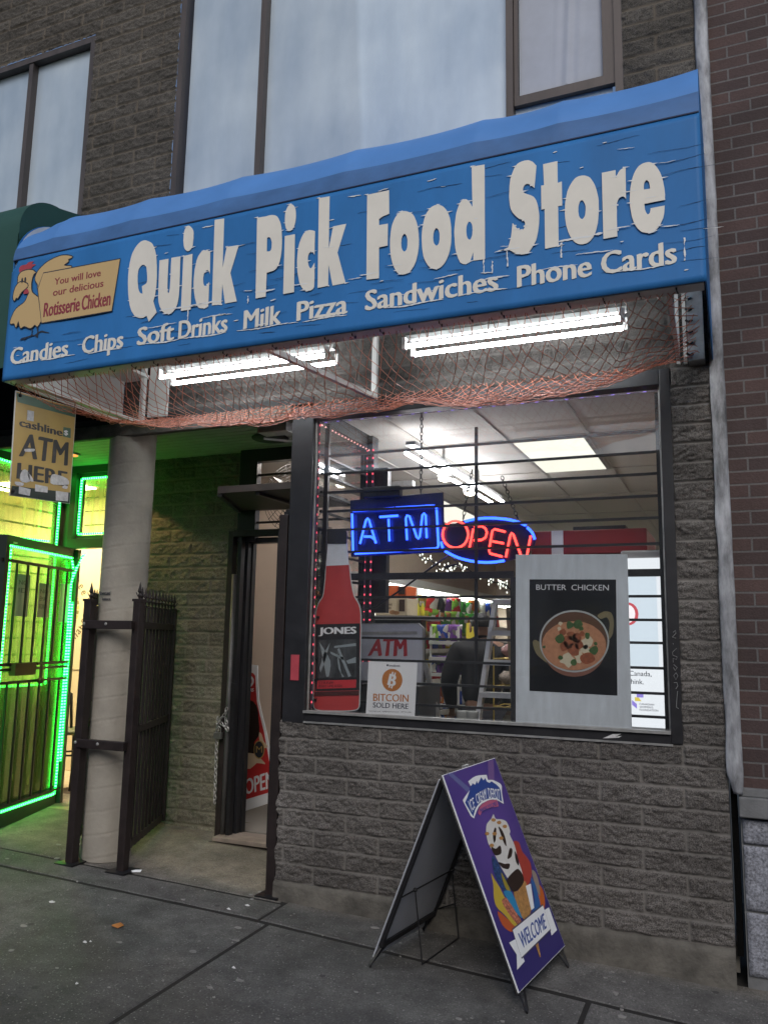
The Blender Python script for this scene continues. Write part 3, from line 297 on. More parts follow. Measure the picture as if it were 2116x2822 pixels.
AF_BADGEW=[[(0.215,-0.062),(0.244,-0.058),(0.278,-0.053),(0.314,-0.051),(0.356,-0.053),(0.4,-0.058),(0.44,-0.063),(0.434,-0.088),(0.453,-0.091),(0.474,-0.094),(0.496,-0.099),(0.518,-0.108),(0.542,-0.118),(0.558,-0.127),(0.563,-0.131),(0.565,-0.137),(0.566,-0.142),(0.557,-0.151),(0.547,-0.16),(0.539,-0.17),(0.53,-0.186),(0.521,-0.207),(0.512,-0.224),(0.491,-0.213),(0.467,-0.2),(0.439,-0.19),(0.407,-0.183),(0.371,-0.179),(0.337,-0.178),(0.307,-0.179),(0.277,-0.18),(0.25,-0.184),(0.23,-0.188),(0.213,-0.194),(0.196,-0.2),(0.177,-0.209),(0.157,-0.218),(0.141,-0.227),(0.133,-0.221),(0.124,-0.216),(0.117,-0.21),(0.11,-0.189),(0.102,-0.163),(0.095,-0.14),(0.095,-0.137),(0.093,-0.134),(0.098,-0.131),(0.132,-0.12),(0.18,-0.107),(0.216,-0.095),(0.223,-0.084),(0.219,-0.072)]]
AF_BADGEB=[[(0.225,-0.085),(0.238,-0.084),(0.252,-0.077),(0.275,-0.088),(0.308,-0.073),(0.308,-0.088),(0.369,-0.065),(0.381,-0.083),(0.41,-0.075),(0.414,-0.094),(0.439,-0.105),(0.465,-0.101),(0.478,-0.106),(0.491,-0.114),(0.505,-0.121),(0.515,-0.129),(0.523,-0.136),(0.531,-0.143),(0.531,-0.149),(0.531,-0.157),(0.529,-0.166),(0.521,-0.179),(0.51,-0.196),(0.502,-0.211),(0.486,-0.202),(0.469,-0.191),(0.446,-0.183),(0.411,-0.177),(0.369,-0.172),(0.331,-0.17),(0.301,-0.17),(0.271,-0.172),(0.245,-0.175),(0.222,-0.18),(0.201,-0.186),(0.182,-0.193),(0.168,-0.201),(0.154,-0.209),(0.143,-0.217),(0.14,-0.214),(0.137,-0.209),(0.133,-0.205),(0.127,-0.188),(0.117,-0.166),(0.109,-0.146),(0.121,-0.141),(0.135,-0.134),(0.149,-0.129),(0.173,-0.116),(0.2,-0.1)]]
AF_PINK=[[(0.199,-0.212),(0.212,-0.204),(0.227,-0.195),(0.246,-0.188),(0.273,-0.183),(0.304,-0.18),(0.337,-0.178),(0.375,-0.18),(0.416,-0.187),(0.452,-0.191),(0.443,-0.224),(0.408,-0.22),(0.369,-0.215),(0.333,-0.212),(0.303,-0.212),(0.274,-0.212),(0.251,-0.213),(0.236,-0.217),(0.224,-0.222),(0.213,-0.226)]]
AF_SWIRL=[[(0.358,-0.246),(0.36,-0.252),(0.359,-0.261),(0.364,-0.27),(0.379,-0.275),(0.401,-0.279),(0.422,-0.284),(0.441,-0.29),(0.46,-0.298),(0.472,-0.308),(0.476,-0.322),(0.476,-0.338),(0.473,-0.352),(0.467,-0.357),(0.458,-0.36),(0.453,-0.364),(0.455,-0.38),(0.461,-0.401),(0.463,-0.421),(0.458,-0.442),(0.448,-0.465),(0.441,-0.487),(0.44,-0.508),(0.44,-0.531),(0.436,-0.549),(0.43,-0.559),(0.421,-0.568),(0.404,-0.573),(0.375,-0.571),(0.338,-0.565),(0.309,-0.559),(0.292,-0.554),(0.28,-0.547),(0.271,-0.539),(0.259,-0.522),(0.247,-0.497),(0.237,-0.475),(0.23,-0.456),(0.226,-0.437),(0.221,-0.42),(0.216,-0.407),(0.21,-0.393),(0.204,-0.381),(0.2,-0.37),(0.196,-0.358),(0.195,-0.347),(0.198,-0.335),(0.203,-0.322),(0.211,-0.309),(0.22,-0.296),(0.233,-0.284),(0.249,-0.274),(0.269,-0.269),(0.294,-0.265),(0.316,-0.261),(0.332,-0.255),(0.347,-0.249)]]
AF_CONE=[[(0.274,-0.593),(0.286,-0.593),(0.305,-0.598),(0.323,-0.602),(0.353,-0.595),(0.389,-0.587),(0.417,-0.581),(0.432,-0.585),(0.439,-0.594),(0.44,-0.602),(0.431,-0.633),(0.414,-0.67),(0.396,-0.7),(0.383,-0.709),(0.365,-0.716),(0.344,-0.721),(0.32,-0.723),(0.294,-0.723),(0.275,-0.717),(0.266,-0.702),(0.264,-0.68),(0.264,-0.658),(0.264,-0.634),(0.266,-0.61)]]
AF_TIP=[[(0.303,-0.834),(0.338,-0.836),(0.31,-0.894),(0.298,-0.891)]]
AF_REDPOP=[[(0.475,-0.401),(0.491,-0.403),(0.513,-0.409),(0.526,-0.418),(0.53,-0.432),(0.527,-0.448),(0.527,-0.463),(0.534,-0.474),(0.545,-0.485),(0.554,-0.496),(0.562,-0.508),(0.569,-0.52),(0.571,-0.533),(0.565,-0.547),(0.555,-0.561),(0.541,-0.575),(0.525,-0.586),(0.505,-0.596),(0.486,-0.603),(0.464,-0.607),(0.438,-0.609),(0.422,-0.605),(0.419,-0.595),(0.423,-0.579),(0.429,-0.563),(0.437,-0.54),(0.446,-0.514),(0.453,-0.489),(0.457,-0.472),(0.459,-0.453),(0.461,-0.437),(0.464,-0.423),(0.467,-0.41)]]
AF_ORANGE=[[(0.569,-0.636),(0.585,-0.641),(0.595,-0.658),(0.598,-0.675),(0.593,-0.693),(0.579,-0.711),(0.566,-0.725),(0.554,-0.733),(0.538,-0.74),(0.524,-0.74),(0.514,-0.731),(0.507,-0.714),(0.507,-0.699),(0.522,-0.675),(0.548,-0.65)]]
AF_SPRK=[[(0.192,-0.409),(0.204,-0.415),(0.215,-0.431),(0.224,-0.446),(0.228,-0.46),(0.232,-0.476),(0.236,-0.49),(0.245,-0.51),(0.255,-0.53),(0.263,-0.548),(0.266,-0.561),(0.267,-0.574),(0.263,-0.583),(0.253,-0.587),(0.239,-0.588),(0.225,-0.586),(0.206,-0.578),(0.187,-0.567),(0.173,-0.555),(0.163,-0.536),(0.155,-0.514),(0.151,-0.495),(0.15,-0.48),(0.153,-0.466),(0.158,-0.451),(0.168,-0.434),(0.18,-0.417)]]
AF_SPRKY=[[(0.221,-0.492),(0.228,-0.502),(0.235,-0.522),(0.24,-0.542),(0.245,-0.558),(0.249,-0.574),(0.248,-0.584),(0.238,-0.584),(0.222,-0.577),(0.213,-0.571),(0.208,-0.56),(0.207,-0.547),(0.208,-0.534),(0.21,-0.516),(0.216,-0.499)]]
AF_CUP=[[(0.175,-0.568),(0.197,-0.568),(0.232,-0.577),(0.254,-0.591),(0.266,-0.629),(0.27,-0.678),(0.268,-0.709),(0.26,-0.709),(0.247,-0.697),(0.235,-0.686),(0.225,-0.671),(0.215,-0.652),(0.205,-0.633),(0.191,-0.609),(0.176,-0.583)]]
AF_BAR=[[(0.12,-0.472),(0.124,-0.476),(0.129,-0.488),(0.132,-0.5),(0.14,-0.514),(0.148,-0.529),(0.156,-0.546),(0.159,-0.56),(0.162,-0.574),(0.167,-0.588),(0.182,-0.607),(0.2,-0.629),(0.216,-0.651),(0.231,-0.677),(0.245,-0.705),(0.247,-0.723),(0.229,-0.729),(0.198,-0.728),(0.171,-0.721),(0.151,-0.704),(0.132,-0.68),(0.114,-0.657),(0.095,-0.638),(0.074,-0.621),(0.061,-0.603),(0.058,-0.589),(0.061,-0.576),(0.068,-0.562),(0.078,-0.548),(0.092,-0.533),(0.103,-0.518),(0.11,-0.5),(0.115,-0.482)]]
AF_BARR=[[(0.126,-0.596),(0.147,-0.591),(0.182,-0.595),(0.207,-0.604),(0.226,-0.638),(0.24,-0.684),(0.245,-0.718),(0.236,-0.723),(0.218,-0.724),(0.2,-0.72),(0.187,-0.708),(0.174,-0.692),(0.163,-0.675),(0.146,-0.649),(0.13,-0.618)]]
AF_BARL=[[(0.057,-0.621),(0.073,-0.629),(0.096,-0.648),(0.117,-0.667),(0.142,-0.689),(0.168,-0.712),(0.178,-0.728),(0.166,-0.733),(0.138,-0.731),(0.113,-0.725),(0.09,-0.713),(0.068,-0.695),(0.055,-0.678),(0.049,-0.656),(0.049,-0.633)]]
AF_STICK=[[(0.422,-0.605),(0.487,-0.61),(0.426,-0.708),(0.387,-0.708)]]
AF_CUP2=[[(0.51,-0.589),(0.519,-0.59),(0.53,-0.603),(0.535,-0.616),(0.534,-0.635),(0.53,-0.657),(0.524,-0.677),(0.519,-0.694),(0.513,-0.711),(0.497,-0.723),(0.46,-0.727),(0.415,-0.725),(0.391,-0.719),(0.405,-0.709),(0.439,-0.695),(0.467,-0.678),(0.484,-0.648),(0.498,-0.611)]]
AF_GRANOLA=[[(0.555,-0.562),(0.567,-0.563),(0.581,-0.572),(0.59,-0.581),(0.593,-0.595),(0.591,-0.612),(0.585,-0.629),(0.573,-0.649),(0.556,-0.67),(0.542,-0.682),(0.535,-0.678),(0.53,-0.665),(0.528,-0.651),(0.529,-0.635),(0.532,-0.617),(0.537,-0.601),(0.541,-0.584),(0.547,-0.57)]]
AF_RIBBON=[[(0.128,-0.723),(0.528,-0.725),(0.514,-0.831),(0.119,-0.836)]]
AF_RIBL=[[(0.055,-0.754),(0.125,-0.76),(0.138,-0.858),(0.041,-0.862),(0.085,-0.813)]]
AF_RIBR=[[(0.523,-0.746),(0.587,-0.75),(0.583,-0.856),(0.499,-0.857),(0.51,-0.83)]]
AF_RAY1=[[(0.041,0.003),(0.092,-0.003),(0.213,-0.094),(0.173,-0.107)]]
AF_RAY2=[[(0.519,-0.003),(0.591,-0.005),(0.508,-0.102),(0.449,-0.086)]]
AF_CHOC=[[(0.213,-0.372),(0.222,-0.376),(0.235,-0.384),(0.25,-0.39),(0.27,-0.39),(0.293,-0.386),(0.307,-0.388),(0.31,-0.396),(0.302,-0.411),(0.29,-0.42),(0.27,-0.422),(0.245,-0.42),(0.226,-0.416),(0.215,-0.409),(0.21,-0.4),(0.208,-0.391),(0.206,-0.383),(0.208,-0.375)],[(0.405,-0.42),(0.413,-0.422),(0.42,-0.427),(0.421,-0.433),(0.412,-0.442),(0.398,-0.45),(0.383,-0.457),(0.364,-0.459),(0.343,-0.459),(0.333,-0.456),(0.339,-0.45),(0.355,-0.441),(0.371,-0.433),(0.381,-0.427),(0.394,-0.422)],[(0.229,-0.447),(0.242,-0.451),(0.264,-0.46),(0.285,-0.469),(0.304,-0.472),(0.326,-0.476),(0.337,-0.48),(0.334,-0.487),(0.321,-0.494),(0.306,-0.497),(0.288,-0.494),(0.266,-0.486),(0.248,-0.478),(0.237,-0.467),(0.228,-0.455)],[(0.324,-0.521),(0.352,-0.519),(0.383,-0.518),(0.406,-0.52),(0.421,-0.531),(0.43,-0.546),(0.434,-0.559),(0.432,-0.569),(0.425,-0.578),(0.413,-0.586),(0.392,-0.591),(0.366,-0.596),(0.34,-0.598),(0.317,-0.598),(0.293,-0.598),(0.274,-0.593),(0.261,-0.585),(0.254,-0.573),(0.249,-0.561),(0.244,-0.552),(0.242,-0.542),(0.248,-0.534),(0.268,-0.528),(0.296,-0.524)],[(0.44,-0.443),(0.447,-0.449),(0.45,-0.464),(0.45,-0.478),(0.444,-0.491),(0.434,-0.503),(0.425,-0.509),(0.419,-0.506),(0.414,-0.495),(0.413,-0.485),(0.419,-0.47),(0.431,-0.453)],[(0.318,-0.305),(0.324,-0.305),(0.329,-0.309),(0.331,-0.312),(0.318,-0.325),(0.299,-0.342),(0.282,-0.356),(0.273,-0.36),(0.262,-0.363),(0.255,-0.363),(0.256,-0.355),(0.261,-0.344),(0.27,-0.332),(0.285,-0.321),(0.303,-0.311)],[(0.363,-0.307),(0.371,-0.312),(0.383,-0.324),(0.389,-0.335),(0.392,-0.349),(0.391,-0.364),(0.388,-0.378),(0.383,-0.388),(0.376,-0.398),(0.371,-0.404),(0.364,-0.402),(0.36,-0.394),(0.357,-0.388),(0.355,-0.375),(0.356,-0.359),(0.356,-0.344),(0.357,-0.33),(0.359,-0.315)]]
AF_NUT=[[(0.358,-0.276),(0.353,-0.278),(0.344,-0.279),(0.333,-0.279),(0.323,-0.276),(0.314,-0.273),(0.309,-0.269),(0.31,-0.266),(0.315,-0.263),(0.324,-0.262),(0.335,-0.262),(0.346,-0.265),(0.354,-0.268),(0.359,-0.271)],[(0.408,-0.298),(0.402,-0.3),(0.393,-0.301),(0.382,-0.301),(0.372,-0.299),(0.364,-0.295),(0.358,-0.291),(0.359,-0.288),(0.364,-0.285),(0.374,-0.285),(0.385,-0.285),(0.396,-0.286),(0.405,-0.29),(0.409,-0.294)],[(0.318,-0.334),(0.312,-0.336),(0.302,-0.337),(0.292,-0.337),(0.282,-0.334),(0.274,-0.331),(0.27,-0.326),(0.27,-0.323),(0.275,-0.321),(0.284,-0.32),(0.295,-0.32),(0.305,-0.323),(0.313,-0.326),(0.317,-0.33)],[(0.371,-0.366),(0.365,-0.368),(0.356,-0.369),(0.345,-0.369),(0.335,-0.367),(0.327,-0.363),(0.322,-0.359),(0.323,-0.355),(0.327,-0.353),(0.337,-0.353),(0.348,-0.353),(0.359,-0.355),(0.367,-0.358),(0.371,-0.363)],[(0.239,-0.317),(0.233,-0.319),(0.225,-0.321),(0.215,-0.32),(0.205,-0.318),(0.197,-0.314),(0.193,-0.311),(0.194,-0.308),(0.198,-0.306),(0.207,-0.305),(0.218,-0.305),(0.227,-0.306),(0.235,-0.31),(0.239,-0.314)],[(0.456,-0.326),(0.45,-0.329),(0.441,-0.33),(0.429,-0.329),(0.419,-0.327),(0.411,-0.323),(0.406,-0.32),(0.407,-0.317),(0.412,-0.313),(0.422,-0.313),(0.433,-0.313),(0.444,-0.315),(0.452,-0.318),(0.456,-0.323)],[(0.244,-0.374),(0.239,-0.376),(0.231,-0.377),(0.22,-0.376),(0.211,-0.374),(0.203,-0.371),(0.199,-0.367),(0.2,-0.363),(0.204,-0.361),(0.213,-0.36),(0.223,-0.36),(0.233,-0.363),(0.241,-0.366),(0.245,-0.37)]]
AF_T=[[(0.139,-0.144),(0.209,-0.138),(0.188,-0.184),(0.142,-0.197)],[(0.235,-0.13),(0.372,-0.121),(0.341,-0.168),(0.222,-0.174)],[(0.394,-0.122),(0.521,-0.15),(0.491,-0.2),(0.368,-0.172)],[(0.229,-0.197),(0.44,-0.197),(0.432,-0.215),(0.226,-0.217)],[(0.165,-0.748),(0.506,-0.753),(0.478,-0.816),(0.157,-0.813)],[(0.458,-0.665),(0.509,-0.668),(0.479,-0.702),(0.437,-0.698)]]
MENU=[[(-0.459,2.027),(0.151,2.014),(0.15,1.1),(-0.465,1.101)],[(-0.381,1.885),(0.089,1.879),(0.081,1.267),(-0.387,1.273)],[(-0.344,1.856),(0.051,1.851),(0.049,1.82),(-0.344,1.826)]]
M_BODY=[[(0.023,1.505),(0.022,1.49),(0.019,1.475),(0.014,1.461),(0.008,1.447),(-0,1.433),(-0.01,1.42),(-0.021,1.408),(-0.033,1.398),(-0.046,1.388),(-0.06,1.379),(-0.076,1.372),(-0.091,1.366),(-0.108,1.362),(-0.124,1.359),(-0.141,1.357),(-0.159,1.358),(-0.176,1.36),(-0.193,1.363),(-0.208,1.368),(-0.224,1.374),(-0.238,1.382),(-0.252,1.391),(-0.264,1.401),(-0.275,1.413),(-0.284,1.425),(-0.292,1.439),(-0.298,1.453),(-0.303,1.467),(-0.305,1.482),(-0.306,1.497),(-0.305,1.513),(-0.302,1.529),(-0.297,1.544),(-0.291,1.558),(-0.283,1.572),(-0.273,1.585),(-0.261,1.597),(-0.249,1.608),(-0.235,1.618),(-0.22,1.627),(-0.204,1.634),(-0.188,1.639),(-0.172,1.643),(-0.154,1.646),(-0.137,1.646),(-0.12,1.646),(-0.103,1.644),(-0.086,1.64),(-0.071,1.635),(-0.056,1.628),(-0.042,1.62),(-0.028,1.611),(-0.016,1.601),(-0.006,1.589),(0.003,1.577),(0.01,1.563),(0.016,1.549),(0.02,1.535),(0.023,1.52)]]
M_RIM=[[(0.046,1.55),(0.044,1.533),(0.041,1.516),(0.035,1.499),(0.028,1.483),(0.019,1.468),(0.009,1.453),(-0.003,1.44),(-0.017,1.427),(-0.032,1.416),(-0.049,1.406),(-0.066,1.397),(-0.084,1.39),(-0.103,1.385),(-0.122,1.382),(-0.141,1.38),(-0.16,1.381),(-0.18,1.383),(-0.199,1.387),(-0.217,1.393),(-0.235,1.4),(-0.251,1.409),(-0.267,1.42),(-0.281,1.432),(-0.293,1.445),(-0.304,1.459),(-0.313,1.475),(-0.32,1.491),(-0.325,1.508),(-0.327,1.526),(-0.328,1.543),(-0.327,1.561),(-0.324,1.579),(-0.319,1.596),(-0.311,1.613),(-0.302,1.629),(-0.291,1.644),(-0.278,1.658),(-0.263,1.671),(-0.248,1.682),(-0.231,1.692),(-0.213,1.7),(-0.194,1.707),(-0.175,1.711),(-0.156,1.714),(-0.136,1.715),(-0.117,1.714),(-0.097,1.711),(-0.078,1.707),(-0.06,1.701),(-0.043,1.693),(-0.027,1.683),(-0.012,1.672),(0.001,1.66),(0.013,1.647),(0.023,1.633),(0.031,1.617),(0.038,1.601),(0.042,1.584),(0.045,1.567)]]
M_IN=[[(0.037,1.55),(0.036,1.534),(0.032,1.517),(0.027,1.502),(0.02,1.487),(0.012,1.472),(0.002,1.459),(-0.01,1.446),(-0.023,1.434),(-0.037,1.423),(-0.053,1.414),(-0.07,1.406),(-0.087,1.399),(-0.105,1.394),(-0.123,1.391),(-0.141,1.39),(-0.159,1.39),(-0.178,1.392),(-0.196,1.396),(-0.214,1.401),(-0.231,1.409),(-0.246,1.417),(-0.261,1.427),(-0.274,1.439),(-0.285,1.451),(-0.295,1.465),(-0.304,1.479),(-0.311,1.494),(-0.315,1.51),(-0.318,1.527),(-0.319,1.543),(-0.318,1.56),(-0.315,1.577),(-0.31,1.594),(-0.303,1.609),(-0.294,1.624),(-0.283,1.638),(-0.271,1.651),(-0.258,1.663),(-0.243,1.674),(-0.227,1.683),(-0.209,1.692),(-0.191,1.698),(-0.173,1.702),(-0.155,1.704),(-0.136,1.705),(-0.118,1.704),(-0.099,1.702),(-0.081,1.698),(-0.064,1.692),(-0.047,1.685),(-0.032,1.675),(-0.018,1.665),(-0.005,1.654),(0.006,1.641),(0.015,1.628),(0.023,1.613),(0.029,1.598),(0.034,1.582),(0.037,1.566)]]
M_SAUCE=[[(0.029,1.526),(0.028,1.512),(0.025,1.499),(0.02,1.486),(0.013,1.473),(0.005,1.461),(-0.004,1.45),(-0.016,1.439),(-0.029,1.428),(-0.043,1.419),(-0.058,1.412),(-0.073,1.405),(-0.09,1.4),(-0.107,1.396),(-0.125,1.393),(-0.143,1.392),(-0.161,1.392),(-0.179,1.394),(-0.197,1.397),(-0.213,1.401),(-0.229,1.406),(-0.245,1.413),(-0.259,1.422),(-0.272,1.432),(-0.284,1.442),(-0.293,1.453),(-0.301,1.465),(-0.308,1.478),(-0.312,1.491),(-0.315,1.505),(-0.315,1.519),(-0.314,1.533),(-0.312,1.547),(-0.307,1.561),(-0.3,1.574),(-0.292,1.587),(-0.282,1.598),(-0.27,1.609),(-0.256,1.62),(-0.242,1.629),(-0.226,1.637),(-0.21,1.643),(-0.193,1.648),(-0.175,1.651),(-0.157,1.653),(-0.139,1.654),(-0.121,1.654),(-0.103,1.652),(-0.085,1.649),(-0.069,1.644),(-0.053,1.638),(-0.038,1.631),(-0.025,1.622),(-0.012,1.612),(-0.001,1.602),(0.008,1.591),(0.016,1.579),(0.022,1.567),(0.026,1.553),(0.029,1.539)]]
M_HANDR=[[(-0.012,1.686),(-0.005,1.694),(0.008,1.702),(0.021,1.708),(0.034,1.709),(0.048,1.707),(0.059,1.701),(0.066,1.689),(0.07,1.674),(0.072,1.658),(0.072,1.636),(0.069,1.611),(0.066,1.591),(0.06,1.579),(0.052,1.567),(0.046,1.562),(0.044,1.567),(0.043,1.579),(0.043,1.591),(0.046,1.609),(0.049,1.63),(0.05,1.648),(0.047,1.66),(0.042,1.67),(0.035,1.677),(0.026,1.675),(0.015,1.67),(0.006,1.667),(-0.003,1.671),(-0.011,1.679)],[(-0.367,1.536),(-0.365,1.543),(-0.359,1.549),(-0.352,1.551),(-0.342,1.547),(-0.331,1.54),(-0.322,1.531),(-0.319,1.521),(-0.319,1.509),(-0.318,1.497),(-0.308,1.474),(-0.295,1.447),(-0.289,1.43),(-0.293,1.428),(-0.303,1.435),(-0.313,1.444),(-0.325,1.453),(-0.338,1.464),(-0.348,1.477),(-0.357,1.496),(-0.364,1.518)]]
M_CHK=[[(-0.12,1.55),(-0.13,1.54),(-0.144,1.53),(-0.157,1.514),(-0.171,1.504),(-0.185,1.514),(-0.196,1.531),(-0.198,1.552),(-0.194,1.57),(-0.183,1.574),(-0.17,1.573),(-0.149,1.573),(-0.131,1.57),(-0.122,1.561)],[(-0.099,1.565),(-0.105,1.55),(-0.114,1.538),(-0.123,1.537),(-0.131,1.541),(-0.144,1.546),(-0.154,1.553),(-0.155,1.563),(-0.15,1.572),(-0.142,1.583),(-0.132,1.59),(-0.121,1.592),(-0.111,1.589),(-0.103,1.579)],[(-0.173,1.52),(-0.172,1.512),(-0.175,1.505),(-0.187,1.495),(-0.201,1.49),(-0.209,1.498),(-0.214,1.511),(-0.216,1.522),(-0.214,1.532),(-0.209,1.537),(-0.201,1.54),(-0.189,1.543),(-0.178,1.543),(-0.174,1.532)],[(-0.116,1.502),(-0.114,1.486),(-0.116,1.474),(-0.13,1.468),(-0.147,1.469),(-0.161,1.477),(-0.172,1.489),(-0.178,1.5),(-0.178,1.512),(-0.165,1.526),(-0.148,1.536),(-0.133,1.536),(-0.12,1.53),(-0.116,1.517)],[(-0.028,1.456),(-0.033,1.445),(-0.043,1.437),(-0.06,1.429),(-0.079,1.426),(-0.095,1.432),(-0.106,1.443),(-0.11,1.456),(-0.107,1.469),(-0.094,1.479),(-0.079,1.486),(-0.064,1.489),(-0.05,1.486),(-0.036,1.472)],[(-0.18,1.592),(-0.184,1.585),(-0.191,1.58),(-0.199,1.576),(-0.207,1.575),(-0.214,1.58),(-0.219,1.587),(-0.219,1.596),(-0.215,1.604),(-0.212,1.606),(-0.207,1.608),(-0.2,1.612),(-0.192,1.613),(-0.184,1.604)],[(-0.089,1.526),(-0.092,1.518),(-0.099,1.511),(-0.108,1.505),(-0.119,1.503),(-0.128,1.508),(-0.135,1.517),(-0.137,1.525),(-0.134,1.533),(-0.125,1.545),(-0.115,1.554),(-0.108,1.554),(-0.102,1.55),(-0.094,1.539)],[(-0.13,1.579),(-0.132,1.571),(-0.138,1.565),(-0.148,1.556),(-0.159,1.551),(-0.165,1.557),(-0.169,1.566),(-0.176,1.577),(-0.179,1.588),(-0.171,1.594),(-0.159,1.598),(-0.15,1.598),(-0.142,1.596),(-0.134,1.588)],[(-0.082,1.589),(-0.084,1.581),(-0.088,1.574),(-0.094,1.573),(-0.101,1.575),(-0.106,1.578),(-0.109,1.583),(-0.109,1.589),(-0.106,1.595),(-0.103,1.6),(-0.098,1.602),(-0.094,1.602),(-0.089,1.599),(-0.085,1.595)]]
M_CREAM=[[(-0.04,1.542),(-0.045,1.53),(-0.05,1.52),(-0.057,1.519),(-0.064,1.518),(-0.072,1.509),(-0.081,1.503),(-0.094,1.514),(-0.104,1.53),(-0.105,1.54),(-0.102,1.55),(-0.093,1.556),(-0.082,1.562),(-0.073,1.574),(-0.063,1.581),(-0.049,1.57),(-0.038,1.556),(-0.038,1.549)],[(-0.135,1.448),(-0.138,1.44),(-0.146,1.433),(-0.157,1.416),(-0.171,1.403),(-0.182,1.411),(-0.194,1.425),(-0.209,1.429),(-0.22,1.433),(-0.213,1.447),(-0.202,1.46),(-0.201,1.466),(-0.199,1.472),(-0.184,1.481),(-0.168,1.487),(-0.16,1.479),(-0.154,1.466),(-0.143,1.457)],[(-0.09,1.464),(-0.093,1.455),(-0.098,1.445),(-0.103,1.436),(-0.109,1.43),(-0.12,1.431),(-0.129,1.436),(-0.13,1.445),(-0.13,1.454),(-0.136,1.462),(-0.139,1.469),(-0.134,1.477),(-0.126,1.483),(-0.117,1.491),(-0.109,1.494),(-0.101,1.487),(-0.094,1.476),(-0.091,1.47)],[(-0.2,1.641),(-0.202,1.638),(-0.206,1.636),(-0.208,1.631),(-0.21,1.628),(-0.213,1.63),(-0.217,1.634),(-0.221,1.636),(-0.224,1.638),(-0.223,1.641),(-0.222,1.645),(-0.219,1.648),(-0.216,1.651),(-0.213,1.651),(-0.211,1.651),(-0.207,1.65),(-0.204,1.649),(-0.201,1.645)],[(-0.056,1.503),(-0.056,1.494),(-0.059,1.487),(-0.066,1.48),(-0.075,1.477),(-0.085,1.481),(-0.095,1.487),(-0.102,1.488),(-0.107,1.491),(-0.108,1.501),(-0.106,1.51),(-0.101,1.515),(-0.095,1.518),(-0.084,1.526),(-0.073,1.53),(-0.068,1.526),(-0.065,1.518),(-0.06,1.511)],[(-0.209,1.612),(-0.21,1.608),(-0.211,1.606),(-0.214,1.604),(-0.216,1.604),(-0.221,1.602),(-0.225,1.601),(-0.225,1.604),(-0.225,1.608),(-0.227,1.612),(-0.229,1.616),(-0.226,1.62),(-0.222,1.623),(-0.219,1.623),(-0.216,1.622),(-0.212,1.622),(-0.209,1.62),(-0.209,1.616)]]
M_LEAF=[[(-0.135,1.635),(-0.138,1.628),(-0.146,1.622),(-0.158,1.615),(-0.171,1.612),(-0.177,1.621),(-0.179,1.634),(-0.176,1.647),(-0.169,1.656),(-0.16,1.654),(-0.15,1.648),(-0.14,1.642)],[(-0.09,1.637),(-0.099,1.624),(-0.112,1.614),(-0.124,1.614),(-0.134,1.619),(-0.14,1.627),(-0.142,1.637),(-0.138,1.648),(-0.129,1.658),(-0.118,1.663),(-0.106,1.662),(-0.095,1.651)],[(-0.189,1.56),(-0.194,1.548),(-0.202,1.539),(-0.214,1.534),(-0.225,1.534),(-0.237,1.545),(-0.243,1.559),(-0.236,1.57),(-0.224,1.579),(-0.215,1.585),(-0.206,1.586),(-0.196,1.575)],[(-0.012,1.499),(-0.019,1.486),(-0.029,1.476),(-0.039,1.477),(-0.048,1.483),(-0.057,1.49),(-0.062,1.498),(-0.057,1.508),(-0.046,1.517),(-0.033,1.523),(-0.021,1.524),(-0.013,1.513)],[(-0.056,1.578),(-0.057,1.568),(-0.061,1.56),(-0.068,1.559),(-0.074,1.561),(-0.078,1.568),(-0.08,1.577),(-0.08,1.586),(-0.077,1.593),(-0.067,1.594),(-0.057,1.591),(-0.055,1.585)],[(-0.127,1.434),(-0.128,1.425),(-0.134,1.419),(-0.142,1.416),(-0.151,1.418),(-0.158,1.425),(-0.161,1.433),(-0.157,1.442),(-0.149,1.449),(-0.141,1.452),(-0.134,1.451),(-0.129,1.444)],[(-0.199,1.456),(-0.203,1.45),(-0.21,1.445),(-0.217,1.446),(-0.223,1.449),(-0.227,1.452),(-0.228,1.456),(-0.226,1.462),(-0.221,1.468),(-0.214,1.469),(-0.207,1.467),(-0.202,1.462)],[(-0.087,1.613),(-0.089,1.608),(-0.095,1.605),(-0.102,1.604),(-0.109,1.604),(-0.111,1.608),(-0.111,1.613),(-0.11,1.617),(-0.107,1.622),(-0.1,1.625),(-0.093,1.627),(-0.089,1.621)],[(-0.015,1.537),(-0.016,1.532),(-0.019,1.528),(-0.024,1.526),(-0.029,1.526),(-0.033,1.531),(-0.035,1.537),(-0.033,1.541),(-0.03,1.545),(-0.025,1.545),(-0.02,1.544),(-0.017,1.541)],[(-0.295,1.512),(-0.296,1.508),(-0.299,1.504),(-0.303,1.505),(-0.308,1.507),(-0.311,1.509),(-0.314,1.512),(-0.311,1.515),(-0.307,1.518),(-0.302,1.52),(-0.297,1.521),(-0.295,1.517)]]
BT_CAP=[[(-1.662,2.201),(-1.656,2.204),(-1.649,2.208),(-1.641,2.211),(-1.613,2.211),(-1.578,2.209),(-1.551,2.207),(-1.544,2.206),(-1.537,2.202),(-1.531,2.199),(-1.528,2.196),(-1.525,2.191),(-1.524,2.187),(-1.524,2.167),(-1.524,2.142),(-1.525,2.119),(-1.658,2.123)]]
BT_NECK=[[(-1.655,2.126),(-1.525,2.122),(-1.508,1.988),(-1.664,1.984)]]
